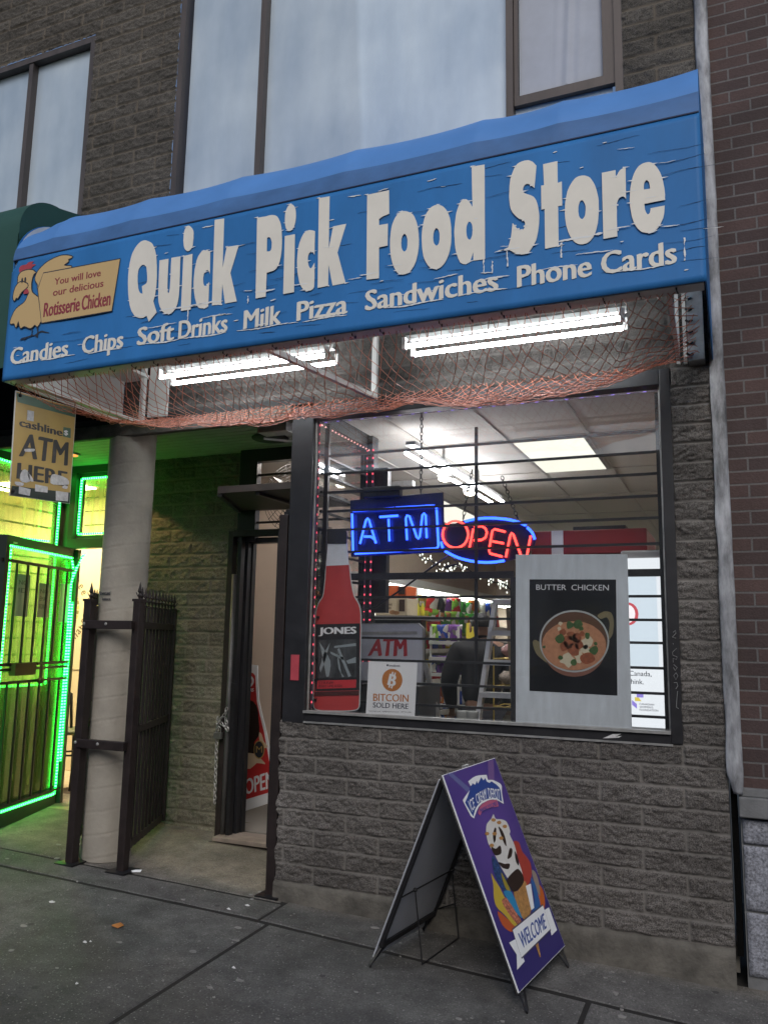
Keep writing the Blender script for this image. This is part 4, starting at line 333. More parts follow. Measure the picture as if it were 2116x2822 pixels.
BT_RED=[[(-1.663,1.986),(-1.507,1.991),(-1.504,1.965),(-1.5,1.935),(-1.496,1.906),(-1.489,1.869),(-1.48,1.83),(-1.47,1.797),(-1.459,1.778),(-1.446,1.761),(-1.435,1.743),(-1.429,1.726),(-1.425,1.708),(-1.422,1.69),(-1.42,1.661),(-1.419,1.629),(-1.418,1.601),(-1.418,1.509),(-1.418,1.404),(-1.418,1.315),(-1.417,1.261),(-1.417,1.206),(-1.417,1.165),(-1.418,1.151),(-1.419,1.138),(-1.426,1.127),(-1.441,1.12),(-1.461,1.116),(-1.481,1.113),(-1.536,1.109),(-1.604,1.106),(-1.659,1.104),(-1.678,1.105),(-1.696,1.108),(-1.71,1.113),(-1.718,1.124),(-1.721,1.137),(-1.722,1.151),(-1.723,1.215),(-1.723,1.301),(-1.723,1.388),(-1.724,1.471),(-1.725,1.554),(-1.726,1.628),(-1.726,1.646),(-1.725,1.667),(-1.723,1.688),(-1.72,1.709),(-1.715,1.73),(-1.708,1.749),(-1.699,1.764),(-1.687,1.777),(-1.679,1.792),(-1.673,1.815),(-1.67,1.843),(-1.668,1.871),(-1.665,1.908),(-1.664,1.95)]]
BT_LABEL=[[(-1.724,1.622),(-1.423,1.631),(-1.415,1.234),(-1.714,1.216)]]
BT_PIC=[[(-1.701,1.527),(-1.443,1.536),(-1.439,1.309),(-1.693,1.297)]]
BT_STRIP=[[(-1.699,1.28),(-1.437,1.296),(-1.439,1.248),(-1.701,1.231)]]
BT_BASE=[[(-1.715,1.213),(-1.415,1.231),(-1.418,1.205),(-1.716,1.187)]]
BT_PIN=[[(-1.57,1.472),(-1.557,1.481),(-1.473,1.316),(-1.49,1.309)],[(-1.57,1.463),(-1.567,1.428),(-1.563,1.389),(-1.557,1.357),(-1.547,1.34),(-1.532,1.325),(-1.519,1.311),(-1.532,1.306)],[(-1.618,1.459),(-1.522,1.423),(-1.525,1.408),(-1.613,1.444)],[(-1.693,1.514),(-1.666,1.479),(-1.636,1.44),(-1.615,1.402),(-1.612,1.37),(-1.617,1.337),(-1.622,1.308),(-1.639,1.304)],[(-1.622,1.509),(-1.635,1.487),(-1.65,1.463),(-1.664,1.437),(-1.673,1.408),(-1.681,1.379),(-1.688,1.353),(-1.68,1.33),(-1.646,1.413)],[(-1.591,1.492),(-1.446,1.512),(-1.445,1.495),(-1.591,1.48)],[(-1.509,1.405),(-1.444,1.43),(-1.443,1.395),(-1.495,1.388)]]
BT_T=[[(-1.7,1.603),(-1.445,1.611),(-1.442,1.555),(-1.7,1.548)],[(-1.689,1.276),(-1.578,1.282),(-1.579,1.265),(-1.689,1.258)],[(-1.688,1.256),(-1.528,1.264),(-1.529,1.249),(-1.689,1.239)]]
BC=[[(-1.352,1.407),(-1.043,1.407),(-1.056,1.097),(-1.365,1.094)],[(-1.22,1.393),(-1.151,1.392),(-1.152,1.38),(-1.221,1.38)],[(-1.319,1.22),(-1.094,1.223),(-1.095,1.181),(-1.319,1.176)],[(-1.319,1.169),(-1.095,1.171),(-1.096,1.141),(-1.319,1.139)],[(-1.227,1.338),(-1.166,1.342),(-1.167,1.267),(-1.233,1.268)],[(-1.345,1.121),(-1.078,1.127),(-1.077,1.119),(-1.345,1.114)]]
BC_C=[[(-1.134,1.304),(-1.135,1.297),(-1.136,1.291),(-1.138,1.284),(-1.14,1.278),(-1.143,1.272),(-1.146,1.266),(-1.15,1.261),(-1.155,1.256),(-1.16,1.251),(-1.166,1.247),(-1.172,1.244),(-1.178,1.242),(-1.184,1.24),(-1.191,1.238),(-1.198,1.237),(-1.205,1.238),(-1.212,1.238),(-1.218,1.24),(-1.225,1.242),(-1.231,1.245),(-1.237,1.248),(-1.242,1.252),(-1.247,1.257),(-1.252,1.262),(-1.255,1.267),(-1.258,1.273),(-1.261,1.28),(-1.263,1.286),(-1.264,1.293),(-1.264,1.299),(-1.264,1.306),(-1.263,1.313),(-1.261,1.32),(-1.259,1.327),(-1.256,1.333),(-1.253,1.339),(-1.249,1.344),(-1.244,1.349),(-1.239,1.353),(-1.233,1.357),(-1.227,1.36),(-1.221,1.363),(-1.214,1.365),(-1.207,1.366),(-1.2,1.367),(-1.193,1.366),(-1.187,1.366),(-1.18,1.364),(-1.174,1.362),(-1.168,1.359),(-1.162,1.356),(-1.156,1.352),(-1.152,1.347),(-1.147,1.342),(-1.144,1.337),(-1.141,1.331),(-1.138,1.324),(-1.136,1.318),(-1.135,1.311)],[(-1.224,1.387),(-1.225,1.386),(-1.225,1.385),(-1.226,1.383),(-1.227,1.383),(-1.229,1.382),(-1.231,1.382),(-1.232,1.382),(-1.234,1.382),(-1.236,1.383),(-1.236,1.384),(-1.237,1.386),(-1.237,1.387),(-1.237,1.389),(-1.237,1.39),(-1.236,1.392),(-1.234,1.392),(-1.232,1.393),(-1.231,1.393),(-1.229,1.393),(-1.228,1.393),(-1.226,1.392),(-1.225,1.391),(-1.225,1.389)]]
ATMB=[[(-1.623,1.631),(-1.189,1.636),(-1.162,1.611),(-1.156,1.411),(-1.617,1.402)],[(-1.617,1.39),(-1.159,1.399),(-1.161,1.274),(-1.614,1.264)],[(-1.505,1.539),(-1.265,1.548),(-1.258,1.433),(-1.534,1.43)],[(-1.622,1.583),(-1.195,1.592),(-1.194,1.572),(-1.622,1.562)]]
NEON_ATM=[[(-1.459,2.123),(-1.421,2.271),(-1.411,2.281),(-1.401,2.271),(-1.351,2.124)],[(-1.433,2.168),(-1.385,2.166),(-1.36,2.147)],[(-1.329,2.287),(-1.207,2.29)],[(-1.269,2.272),(-1.261,2.134)],[(-1.145,2.138),(-1.155,2.271),(-1.147,2.289),(-1.132,2.284),(-1.082,2.154),(-1.072,2.144),(-1.062,2.156),(-1.047,2.287),(-1.037,2.297),(-1.026,2.284),(-1.018,2.146)],[(-1.512,2.333),(-1.234,2.338)],[(-1.222,2.339),(-0.977,2.341),(-0.962,2.336),(-0.956,2.323)],[(-0.956,2.315),(-0.943,2.097),(-0.949,2.085),(-0.962,2.08),(-1.492,2.063)],[(-1.518,2.315),(-1.505,2.077)]]
NEON_OPEN=[[(-0.758,2.159),(-0.761,2.139),(-0.769,2.119),(-0.781,2.103),(-0.797,2.091),(-0.817,2.084),(-0.837,2.081),(-0.857,2.085),(-0.877,2.093),(-0.894,2.107),(-0.906,2.123),(-0.915,2.144),(-0.917,2.164),(-0.915,2.185),(-0.907,2.204),(-0.895,2.221),(-0.877,2.233),(-0.858,2.241),(-0.837,2.242),(-0.817,2.239),(-0.798,2.23),(-0.781,2.217),(-0.769,2.199),(-0.761,2.18)],[(-0.75,2.079),(-0.727,2.192)],[(-0.722,2.205),(-0.678,2.206),(-0.653,2.191),(-0.644,2.166),(-0.653,2.137),(-0.676,2.124),(-0.724,2.123)],[(-0.534,2.167),(-0.598,2.185),(-0.612,2.176),(-0.632,2.061),(-0.626,2.043),(-0.553,2.023)],[(-0.612,2.114),(-0.544,2.1)],[(-0.532,2.019),(-0.505,2.146),(-0.497,2.159),(-0.487,2.15),(-0.443,2.025),(-0.434,2.016),(-0.41,2.02),(-0.386,2.139)]]
NEON_RING=[[(-0.779,2.237),(-0.713,2.252),(-0.602,2.252),(-0.485,2.234),(-0.413,2.2)],[(-0.406,2.187),(-0.374,2.157),(-0.363,2.118)],[(-0.927,2.12),(-0.916,2.08)],[(-0.901,2.063),(-0.825,2.021),(-0.713,1.994),(-0.621,1.989),(-0.541,1.999)]]
OPEN_BACK=[[(-0.362,2.115),(-0.364,2.101),(-0.369,2.087),(-0.377,2.075),(-0.388,2.062),(-0.401,2.049),(-0.416,2.038),(-0.435,2.028),(-0.456,2.018),(-0.477,2.01),(-0.502,2.003),(-0.529,1.997),(-0.556,1.993),(-0.584,1.989),(-0.614,1.988),(-0.643,1.987),(-0.673,1.989),(-0.703,1.992),(-0.733,1.996),(-0.761,2.002),(-0.788,2.009),(-0.814,2.018),(-0.838,2.027),(-0.86,2.037),(-0.88,2.049),(-0.896,2.061),(-0.911,2.075),(-0.923,2.09),(-0.93,2.103),(-0.935,2.118),(-0.937,2.132),(-0.936,2.147),(-0.931,2.162),(-0.923,2.175),(-0.912,2.189),(-0.897,2.202),(-0.881,2.213),(-0.861,2.224),(-0.839,2.233),(-0.815,2.241),(-0.789,2.248),(-0.761,2.254),(-0.733,2.258),(-0.704,2.26),(-0.673,2.261),(-0.643,2.26),(-0.613,2.259),(-0.583,2.255),(-0.555,2.25),(-0.528,2.244),(-0.501,2.236),(-0.476,2.228),(-0.454,2.218),(-0.433,2.207),(-0.415,2.196),(-0.4,2.184),(-0.387,2.17),(-0.376,2.157),(-0.369,2.143),(-0.364,2.129)]]
CL=[[(-0.946,2.964),(-0.465,2.989),(-0.457,2.363),(-0.924,2.338)],[(-0.946,2.955),(-0.467,2.978),(-0.465,2.928),(-0.932,2.901)],[(-0.918,2.394),(-0.458,2.432),(-0.457,2.363),(-0.924,2.338)],[(-0.558,2.84),(-0.495,2.847),(-0.49,2.783),(-0.556,2.779)],[(-0.908,2.809),(-0.564,2.826),(-0.559,2.777),(-0.904,2.76)],[(-0.875,2.727),(-0.503,2.752),(-0.497,2.598),(-0.888,2.58)],[(-0.893,2.54),(-0.493,2.56),(-0.484,2.466),(-0.891,2.443)],[(-0.552,2.823),(-0.517,2.826),(-0.515,2.79),(-0.55,2.788)]]
CL_STK=[[(-0.854,2.5),(-0.835,2.509),(-0.816,2.505),(-0.796,2.477),(-0.789,2.445),(-0.815,2.432),(-0.847,2.429),(-0.861,2.435),(-0.868,2.447),(-0.865,2.475)],[(-0.811,2.492),(-0.796,2.485),(-0.777,2.47),(-0.767,2.458),(-0.764,2.447),(-0.779,2.445),(-0.796,2.45),(-0.808,2.472)],[(-0.624,2.517),(-0.604,2.525),(-0.579,2.525),(-0.537,2.524),(-0.497,2.517),(-0.477,2.501),(-0.477,2.482),(-0.521,2.47),(-0.573,2.462),(-0.605,2.458),(-0.63,2.463),(-0.633,2.489)],[(-0.748,2.433),(-0.649,2.436),(-0.647,2.399),(-0.745,2.391)],[(-0.868,2.4),(-0.78,2.396),(-0.783,2.356),(-0.866,2.356)],[(-0.58,2.422),(-0.476,2.429),(-0.474,2.372),(-0.574,2.362)],[(-0.901,2.422),(-0.871,2.426),(-0.839,2.425),(-0.835,2.417),(-0.841,2.408),(-0.864,2.403),(-0.888,2.402),(-0.901,2.411)],[(-0.851,2.631),(-0.815,2.641),(-0.778,2.648),(-0.774,2.641),(-0.78,2.632),(-0.813,2.622),(-0.846,2.616),(-0.853,2.622)],[(-0.512,2.47),(-0.496,2.47),(-0.484,2.466),(-0.485,2.457),(-0.494,2.449),(-0.515,2.448),(-0.533,2.451),(-0.526,2.461)],[(-0.856,2.872),(-0.806,2.876),(-0.802,2.814),(-0.853,2.81)]]
PR=[[(-3.255,1.33),(-2.974,1.304),(-2.966,1.168),(-2.948,1.021),(-2.905,0.887),(-2.859,0.755),(-2.815,0.584),(-2.777,0.423),(-2.739,0.255),(-3.186,0.092)],[(-3.25,1.244),(-3.142,1.248),(-3.045,1.248),(-3.014,1.239),(-2.995,1.22),(-2.984,1.13),(-2.97,1.02),(-2.933,0.899),(-2.89,0.774),(-2.846,0.61),(-2.809,0.461),(-2.795,0.388),(-2.784,0.322),(-3.191,0.182)],[(-3.234,0.955),(-3.137,0.997),(-3.046,1.027),(-3.001,1.012),(-2.968,0.978),(-2.952,0.93),(-2.945,0.874),(-2.934,0.81),(-2.932,0.75),(-2.955,0.718),(-2.979,0.685),(-2.969,0.64),(-2.975,0.603),(-3.084,0.58),(-3.212,0.565)],[(-3.212,0.555),(-3.143,0.58),(-3.062,0.597),(-3.015,0.602),(-2.968,0.598),(-2.922,0.574),(-2.886,0.547),(-2.869,0.534),(-2.866,0.523),(-2.901,0.527),(-2.946,0.527),(-2.975,0.501),(-3.006,0.477),(-3.11,0.478),(-3.208,0.493),(-3.226,0.522)],[(-2.933,0.771),(-2.921,0.767),(-2.908,0.752),(-2.898,0.728),(-2.887,0.701),(-2.863,0.68),(-2.848,0.663),(-2.868,0.649),(-2.897,0.649),(-2.917,0.68),(-2.931,0.719),(-2.936,0.749)]]
PR_E=[[(-2.876,0.637),(-2.877,0.63),(-2.878,0.623),(-2.879,0.615),(-2.88,0.608),(-2.882,0.601),(-2.884,0.595),(-2.887,0.589),(-2.891,0.583),(-2.895,0.578),(-2.899,0.574),(-2.904,0.57),(-2.909,0.567),(-2.913,0.565),(-2.918,0.563),(-2.923,0.562),(-2.929,0.562),(-2.934,0.563),(-2.94,0.565),(-2.945,0.567),(-2.95,0.571),(-2.955,0.574),(-2.959,0.578),(-2.963,0.583),(-2.967,0.589),(-2.97,0.595),(-2.972,0.602),(-2.974,0.609),(-2.976,0.616),(-2.977,0.623),(-2.978,0.63),(-2.978,0.638),(-2.977,0.646),(-2.976,0.653),(-2.975,0.66),(-2.973,0.668),(-2.971,0.674),(-2.968,0.68),(-2.965,0.686),(-2.961,0.69),(-2.956,0.695),(-2.951,0.699),(-2.946,0.702),(-2.941,0.704),(-2.936,0.705),(-2.93,0.706),(-2.925,0.706),(-2.92,0.705),(-2.915,0.704),(-2.91,0.701),(-2.905,0.698),(-2.9,0.694),(-2.896,0.69),(-2.892,0.685),(-2.888,0.68),(-2.885,0.673),(-2.883,0.666),(-2.881,0.659),(-2.879,0.652),(-2.877,0.645)],[(-2.884,0.637),(-2.884,0.63),(-2.884,0.623),(-2.885,0.617),(-2.887,0.611),(-2.888,0.605),(-2.891,0.599),(-2.893,0.594),(-2.896,0.589),(-2.9,0.584),(-2.903,0.581),(-2.908,0.578),(-2.912,0.575),(-2.916,0.573),(-2.92,0.571),(-2.924,0.57),(-2.928,0.57),(-2.933,0.572),(-2.938,0.573),(-2.942,0.575),(-2.946,0.578),(-2.95,0.581),(-2.954,0.585),(-2.958,0.589),(-2.961,0.594),(-2.964,0.6),(-2.966,0.605),(-2.968,0.611),(-2.969,0.618),(-2.97,0.624),(-2.97,0.631),(-2.97,0.638),(-2.97,0.645),(-2.97,0.652),(-2.969,0.658),(-2.967,0.664),(-2.965,0.67),(-2.962,0.675),(-2.959,0.68),(-2.955,0.685),(-2.952,0.688),(-2.948,0.691),(-2.943,0.694),(-2.939,0.696),(-2.934,0.697),(-2.93,0.698),(-2.926,0.697),(-2.921,0.697),(-2.917,0.695),(-2.913,0.693),(-2.909,0.691),(-2.905,0.688),(-2.901,0.684),(-2.897,0.679),(-2.894,0.674),(-2.891,0.669),(-2.889,0.663),(-2.887,0.657),(-2.886,0.65),(-2.884,0.644)]]
PR_T=[[(-3.055,0.389),(-2.788,0.487),(-2.777,0.35),(-3.043,0.271)],[(-2.955,0.661),(-2.897,0.665),(-2.895,0.613),(-2.953,0.609)],[(-3.082,1.116),(-3.003,1.119),(-3.002,1.092),(-3.081,1.087)]]
PR_S=[[(-3.074,1.206),(-3.058,1.215),(-3.037,1.218),(-3.019,1.209),(-3.006,1.193),(-3.004,1.174),(-3.008,1.156),(-3.02,1.139),(-3.032,1.128),(-3.038,1.131),(-3.039,1.139),(-3.031,1.151),(-3.023,1.166),(-3.023,1.18),(-3.027,1.192),(-3.033,1.199),(-3.042,1.202),(-3.055,1.196),(-3.067,1.191),(-3.074,1.197)],[(-3.073,1.175),(-3.063,1.181),(-3.052,1.184),(-3.043,1.179),(-3.038,1.17),(-3.04,1.157),(-3.046,1.144),(-3.052,1.133),(-3.058,1.127),(-3.06,1.133),(-3.061,1.143),(-3.057,1.152),(-3.055,1.159),(-3.063,1.159),(-3.072,1.159),(-3.075,1.166)]]
# ------------------------------------------------------------------ shared materials
M = {}
M['black_metal'] = mat('black_metal', (0.012, 0.012, 0.014), 0.42, 0.0, 0.25, 12)
M['black_frame'] = mat('black_frame', (0.016, 0.016, 0.019), 0.45, 0.0, 0.3, 9, bump=0.05, bs=40)
M['maroon'] = mat('maroon_paint', (0.019, 0.0125, 0.012), 0.5, 0.0, 0.4, 14, bump=0.1, bs=80)
M['dark_void'] = mat('dark_void', (0.02, 0.02, 0.02), 0.9)
M['bronze'] = mat('bronze_frame', (0.09, 0.075, 0.07), 0.5, 0.3, 0.25, 8, streak=(1, 1, 0.2))
M['white_paint'] = mat('white_paint', (0.62, 0.62, 0.60), 0.5, 0, 0.12, 5)
M['galv'] = mat('galvanised', (0.36, 0.36, 0.35), 0.5, 0.6, 0.25, 14)
M['beige_wall'] = mat('beige_wall', (0.56, 0.46, 0.38), 0.75, 0, 0.06, 3)
M['cream_wall'] = mat('cream_wall', (0.66, 0.55, 0.34), 0.75, 0, 0.04, 3)
M['ceiling_tile'] = mat('ceiling_tile', (0.5, 0.475, 0.43), 0.85, 0, 0.06, 2, bump=0.15, bs=120)
M['store_floor'] = mat('store_floor', (0.2, 0.19, 0.17), 0.4, 0, 0.2, 4)
M['paper'] = mat('white_paper', (0.82, 0.84, 0.86), 0.6, 0, 0.03, 8)
M['glass'] = glassmat('window_glass', base=0.085, dirt=0.025)
M['glass_clean'] = glassmat('side_glass', base=0.05, dirt=0.02)
def blockmat(name, c, cm, spk=0.5):
    m = mat(name, c, 0.93); nt = m.node_tree; L = nt.links; b = nt.nodes['Principled BSDF']
    b.inputs['Specular IOR Level'].default_value = 0.2
    at = nt.nodes.new('ShaderNodeAttribute'); at.attribute_name = 'joint'
    tc = nt.nodes.new('ShaderNodeTexCoord')
    n1 = nt.nodes.new('ShaderNodeTexNoise'); n1.inputs['Scale'].default_value = 3.0; n1.inputs['Detail'].default_value = 5
    n2 = nt.nodes.new('ShaderNodeTexNoise'); n2.inputs['Scale'].default_value = 160; n2.inputs['Detail'].default_value = 3; n2.inputs['Roughness'].default_value = 0.7
    n3 = nt.nodes.new('ShaderNodeTexVoronoi'); n3.inputs['Scale'].default_value = 130
    for n in (n1, n2, n3): L.new(tc.outputs['Object'], n.inputs['Vector'])
    r1 = nt.nodes.new('ShaderNodeMapRange'); r1.inputs[1].default_value = .3; r1.inputs[2].default_value = .7; r1.inputs[3].default_value = .8; r1.inputs[4].default_value = 1.2; L.new(n1.outputs[0], r1.inputs[0])
    r2 = nt.nodes.new('ShaderNodeMapRange'); r2.inputs[1].default_value = .36; r2.inputs[2].default_value = .62; r2.inputs[3].default_value = 1 - spk; r2.inputs[4].default_value = 1.0 + spk * .35; L.new(n2.outputs[0], r2.inputs[0])
    r3 = nt.nodes.new('ShaderNodeMapRange'); r3.inputs[1].default_value = .06; r3.inputs[2].default_value = .1; r3.inputs[3].default_value = 1.9; r3.inputs[4].default_value = 1.0; L.new(n3.outputs['Distance'], r3.inputs[0])
    mu = nt.nodes.new('ShaderNodeMath'); mu.operation = 'MULTIPLY'; L.new(r1.outputs[0], mu.inputs[0]); L.new(r2.outputs[0], mu.inputs[1])
    mu2 = nt.nodes.new('ShaderNodeMath'); mu2.operation = 'MULTIPLY'; L.new(mu.outputs[0], mu2.inputs[0]); L.new(r3.outputs[0], mu2.inputs[1])
    tn = nt.nodes.new('ShaderNodeAttribute'); tn.attribute_name = 'tone'; mu3 = nt.nodes.new('ShaderNodeMath'); mu3.operation = 'MULTIPLY'; L.new(mu2.outputs[0], mu3.inputs[0]); L.new(tn.outputs['Fac'], mu3.inputs[1])
    sc = nt.nodes.new('ShaderNodeVectorMath'); sc.operation = 'SCALE'; sc.inputs[0].default_value = c; L.new(mu3.outputs[0], sc.inputs['Scale'])
    sc2 = nt.nodes.new('ShaderNodeVectorMath'); sc2.operation = 'SCALE'; sc2.inputs[0].default_value = cm; L.new(r1.outputs[0], sc2.inputs['Scale'])
    mx = nt.nodes.new('ShaderNodeMix'); mx.data_type = 'RGBA'; L.new(at.outputs['Fac'], mx.inputs[0]); L.new(sc.outputs[0], mx.inputs[6]); L.new(sc2.outputs[0], mx.inputs[7])
    L.new(mx.outputs[2], b.inputs['Base Color'])
    bp = nt.nodes.new('ShaderNodeBump'); bp.inputs['Strength'].default_value = 0.75; bp.inputs['Distance'].default_value = 0.006; L.new(n2.outputs[0], bp.inputs['Height'])
    L.new(bp.outputs[0], b.inputs['Normal']); return m
M['block'] = blockmat('split_face_block', (0.142, 0.132, 0.124), (0.175, 0.166, 0.155), .7)
M['block_up'] = blockmat('split_face_block_brown', (0.112, 0.104, 0.094), (0.138, 0.12, 0.10), .65)
M['block_green'] = blockmat('split_face_block_recess', (0.21, 0.195, 0.15), (0.22, 0.20, 0.15), .6)
BW, BH = 0.4064, 0.1016
def block_wall(name, x0, x1, z0, z1, y, res, m, parent, zph=1.05, xph=0.0, holes=(), odd=0, amp=1.0, seed=1, edge_l=False):
    nx = max(2, int(round((x1 - x0) / res))); nz = max(2, int(round((z1 - z0) / res)))
    X, Z = np.meshgrid(np.linspace(x0, x1, nx + 1), np.linspace(z0, z1, nz + 1))
    k = np.floor((Z - zph) / BH).astype(int); off = np.where((k + odd) % 2 == 0, BW / 2, 0.0) + xph
    bi = np.floor((X - off) / BW).astype(int)
    lx = (X - off) - bi * BW; lz = (Z - zph) - k * BH
    d = np.minimum(np.minimum(lx, BW - lx), np.minimum(lz, BH - lz))
    d = d + (vn(X * 90, Z * 90, seed + 9) - .5) * 0.004
    msk = np.clip((d - 0.0045) / 0.005, 0, 1); msk = msk * msk * (3 - 2 * msk)
    rnd = vn(bi * 1.0 + .5, k * 1.0 + .5, seed + 3); tilt = vn(bi * 1.0 + .2, k * 1.0 + .7, seed + 4) - .5
    n = .5 * vn(X * 14, Z * 22, seed) + .28 * vn(X * 38, Z * 60, seed + 1) + .22 * vn(X * 95, Z * 120, seed + 2) + .12 * vn(X * 200, Z * 230, seed + 5)
    rid = np.abs(vn(X * 26, Z * 45, seed + 7) - .5) * 2
    hgt = msk * (0.004 + 0.006 * rnd + amp * (0.022 * (n - .35) - 0.008 * (1 - rid) ** 3) + tilt * 0.03 * (lz - BH / 2))
    hgt = np.where(msk > 0, np.maximum(hgt, -0.002), 0.0)
    Xo = X.copy()
    if edge_l: Xo[:, 0] += (vn(Z[:, 0] * 30, Z[:, 0] * 0, 5) - .5) * 0.03
    V = np.stack([Xo, y - hgt, Z], -1).reshape(-1, 3) - np.array(wloc(parent))
    I, J = np.meshgrid(np.arange(nx), np.arange(nz)); a = (J * (nx + 1) + I)
    F = np.stack([a, a + 1, a + nx + 2, a + nx + 1], -1)
    cx = (X[:-1, :-1] + X[1:, 1:]) / 2; cz = (Z[:-1, :-1] + Z[1:, 1:]) / 2; keep = np.ones(cx.shape, bool)
    for h in holes: keep &= ~((cx > h[0]) & (cx < h[1]) & (cz > h[2]) & (cz < h[3]))
    F = F[keep]
    me = bpy.data.meshes.new(name); me.vertices.add(len(V)); me.vertices.foreach_set('co', V.astype(np.float32).ravel())
    nf = len(F); me.loops.add(nf * 4); me.polygons.add(nf)
    me.loops.foreach_set('vertex_index', F.ravel().astype(np.int32)); me.polygons.foreach_set('loop_start', np.arange(0, nf * 4, 4, dtype=np.int32))
    me.polygons.foreach_set('loop_total', np.full(nf, 4, np.int32)); me.polygons.foreach_set('use_smooth', np.ones(nf, bool))
    me.update(calc_edges=True); me.validate()
    a2 = me.attributes.new('tone', 'FLOAT', 'POINT'); a2.data.foreach_set('value', (0.74 + .50 * vn(bi * 1.0 + .37, k * 1.0 + .61, seed + 8)).astype(np.float32).ravel())
    at = me.attributes.new('joint', 'FLOAT', 'POINT'); at.data.foreach_set('value', (1 - msk).astype(np.float32).ravel())
    return link(name, me, m, parent)

# ------------------------------------------------------------------ ground: base sheet, road, slabs
def gz(x, y): return -0.029 * x - 0.0187 + (0.02 * y if y < 0 else 0.05 * y)
def struct(o): o['kind'] = 'structure'; return o
M['slab'] = mat('pavement_concrete', (0.155, 0.15, 0.148), 0.85)
def slabmat(m):
    nt = m.node_tree; L = nt.links; b = nt.nodes['Principled BSDF']; tc = nt.nodes.new('ShaderNodeTexCoord')
    def noise(s, d, r=0.6):
        n = nt.nodes.new('ShaderNodeTexNoise'); n.inputs['Scale'].default_value = s; n.inputs['Detail'].default_value = d; n.inputs['Roughness'].default_value = r; L.new(tc.outputs['Object'], n.inputs['Vector']); return n
    def rng(src, a, b_, c, d):
        r = nt.nodes.new('ShaderNodeMapRange'); r.inputs[1].default_value = a; r.inputs[2].default_value = b_; r.inputs[3].default_value = c; r.inputs[4].default_value = d; L.new(src, r.inputs[0]); return r.outputs[0]
    def mul(a, b_):
        q = nt.nodes.new('ShaderNodeMath'); q.operation = 'MULTIPLY'; L.new(a, q.inputs[0]); L.new(b_, q.inputs[1]); return q.outputs[0]
    def mixc(f, A, B):
        x = nt.nodes.new('ShaderNodeMix'); x.data_type = 'RGBA'; L.new(f, x.inputs[0])
        for i, v in ((6, A), (7, B)):
            if isinstance(v, tuple): x.inputs[i].default_value = v + (1,)
            else: L.new(v, x.inputs[i])
        return x.outputs[2]
    big = noise(1.1, 6); mid = noise(7, 6, .7); fine = noise(110, 4, .7)
    f = mul(rng(big.outputs[0], .3, .7, .55, 1.4), mul(rng(mid.outputs[0], .32, .68, .65, 1.35), rng(fine.outputs[0], .3, .7, .6, 1.45)))
    sp = nt.nodes.new('ShaderNodeSeparateXYZ'); L.new(tc.outputs['Object'], sp.inputs[0])
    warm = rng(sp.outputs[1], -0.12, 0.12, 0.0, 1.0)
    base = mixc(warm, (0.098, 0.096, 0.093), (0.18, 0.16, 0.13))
    # exposed, grimy aggregate towards the kerb
    grime = mul(rng(sp.outputs[1], -0.9, -1.7, 0.0, 1.0), rng(big.outputs[0], .35, .6, .35, 1.0))
    base = mixc(grime, base, (0.042, 0.042, 0.044))
    sc = nt.nodes.new('ShaderNodeVectorMath'); sc.operation = 'SCALE'; L.new(base, sc.inputs[0]); L.new(f, sc.inputs['Scale'])
    v = nt.nodes.new('ShaderNodeTexVoronoi'); v.inputs['Scale'].default_value = 62; L.new(tc.outputs['Object'], v.inputs['Vector'])
    fl = mul(rng(v.outputs['Distance'], .17, .27, 1, 0), rng(noise(26, 3).outputs[0], .42, .62, .0, 1.0))
    c2 = mixc(fl, sc.outputs[0], (0.26, 0.26, 0.25))
    v2 = nt.nodes.new('ShaderNodeTexVoronoi'); v2.inputs['Scale'].default_value = 4.5; v2.inputs['Randomness'].default_value = 1; L.new(tc.outputs['Object'], v2.inputs['Vector'])
    gum = mul(rng(v2.outputs['Distance'], .07, .085, 1, 0), rng(noise(2.3, 2).outputs[0], .5, .52, 0, .75))
    c3 = mixc(gum, c2, (0.035, 0.035, 0.035))
    L.new(c3, b.inputs['Base Color'])
    L.new(rng(big.outputs[0], .3, .7, .6, .95), b.inputs['Roughness'])
    bp = nt.nodes.new('ShaderNodeBump'); bp.inputs['Strength'].default_value = .8; bp.inputs['Distance'].default_value = .008; L.new(fine.outputs[0], bp.inputs['Height']); L.new(bp.outputs[0], b.inputs['Normal'])
slabmat(M['slab'])
M['dirt'] = mat('joint_dirt', (0.014, 0.013, 0.012), 0.95, 0, 0.4, 20)
M['asphalt'] = mat('asphalt', (0.05, 0.05, 0.052), 0.9, 0, 0.2, 8, bump=.3, bs=90)
g = MB().add([(-150, -150, -0.28), (150, -150, -0.28), (150, 150, -0.28), (-150, 150, -0.28)], [(0, 1, 2, 3)]).build('ground', M['asphalt']); struct(g)
g = MB().add([(x, y, gz(x, y) - 0.0045) for x, y in ((-9, -3.4), (5, -3.4), (5, 0), (-9, 0))] + [(x, y, gz(x, y) - 0.0045) for x, y in ((-9, 0), (5, 0), (5, 1.2), (-9, 1.2))], [(0, 1, 2, 3), (4, 5, 6, 7)]).build('pavement_bed', M['dirt']); struct(g)
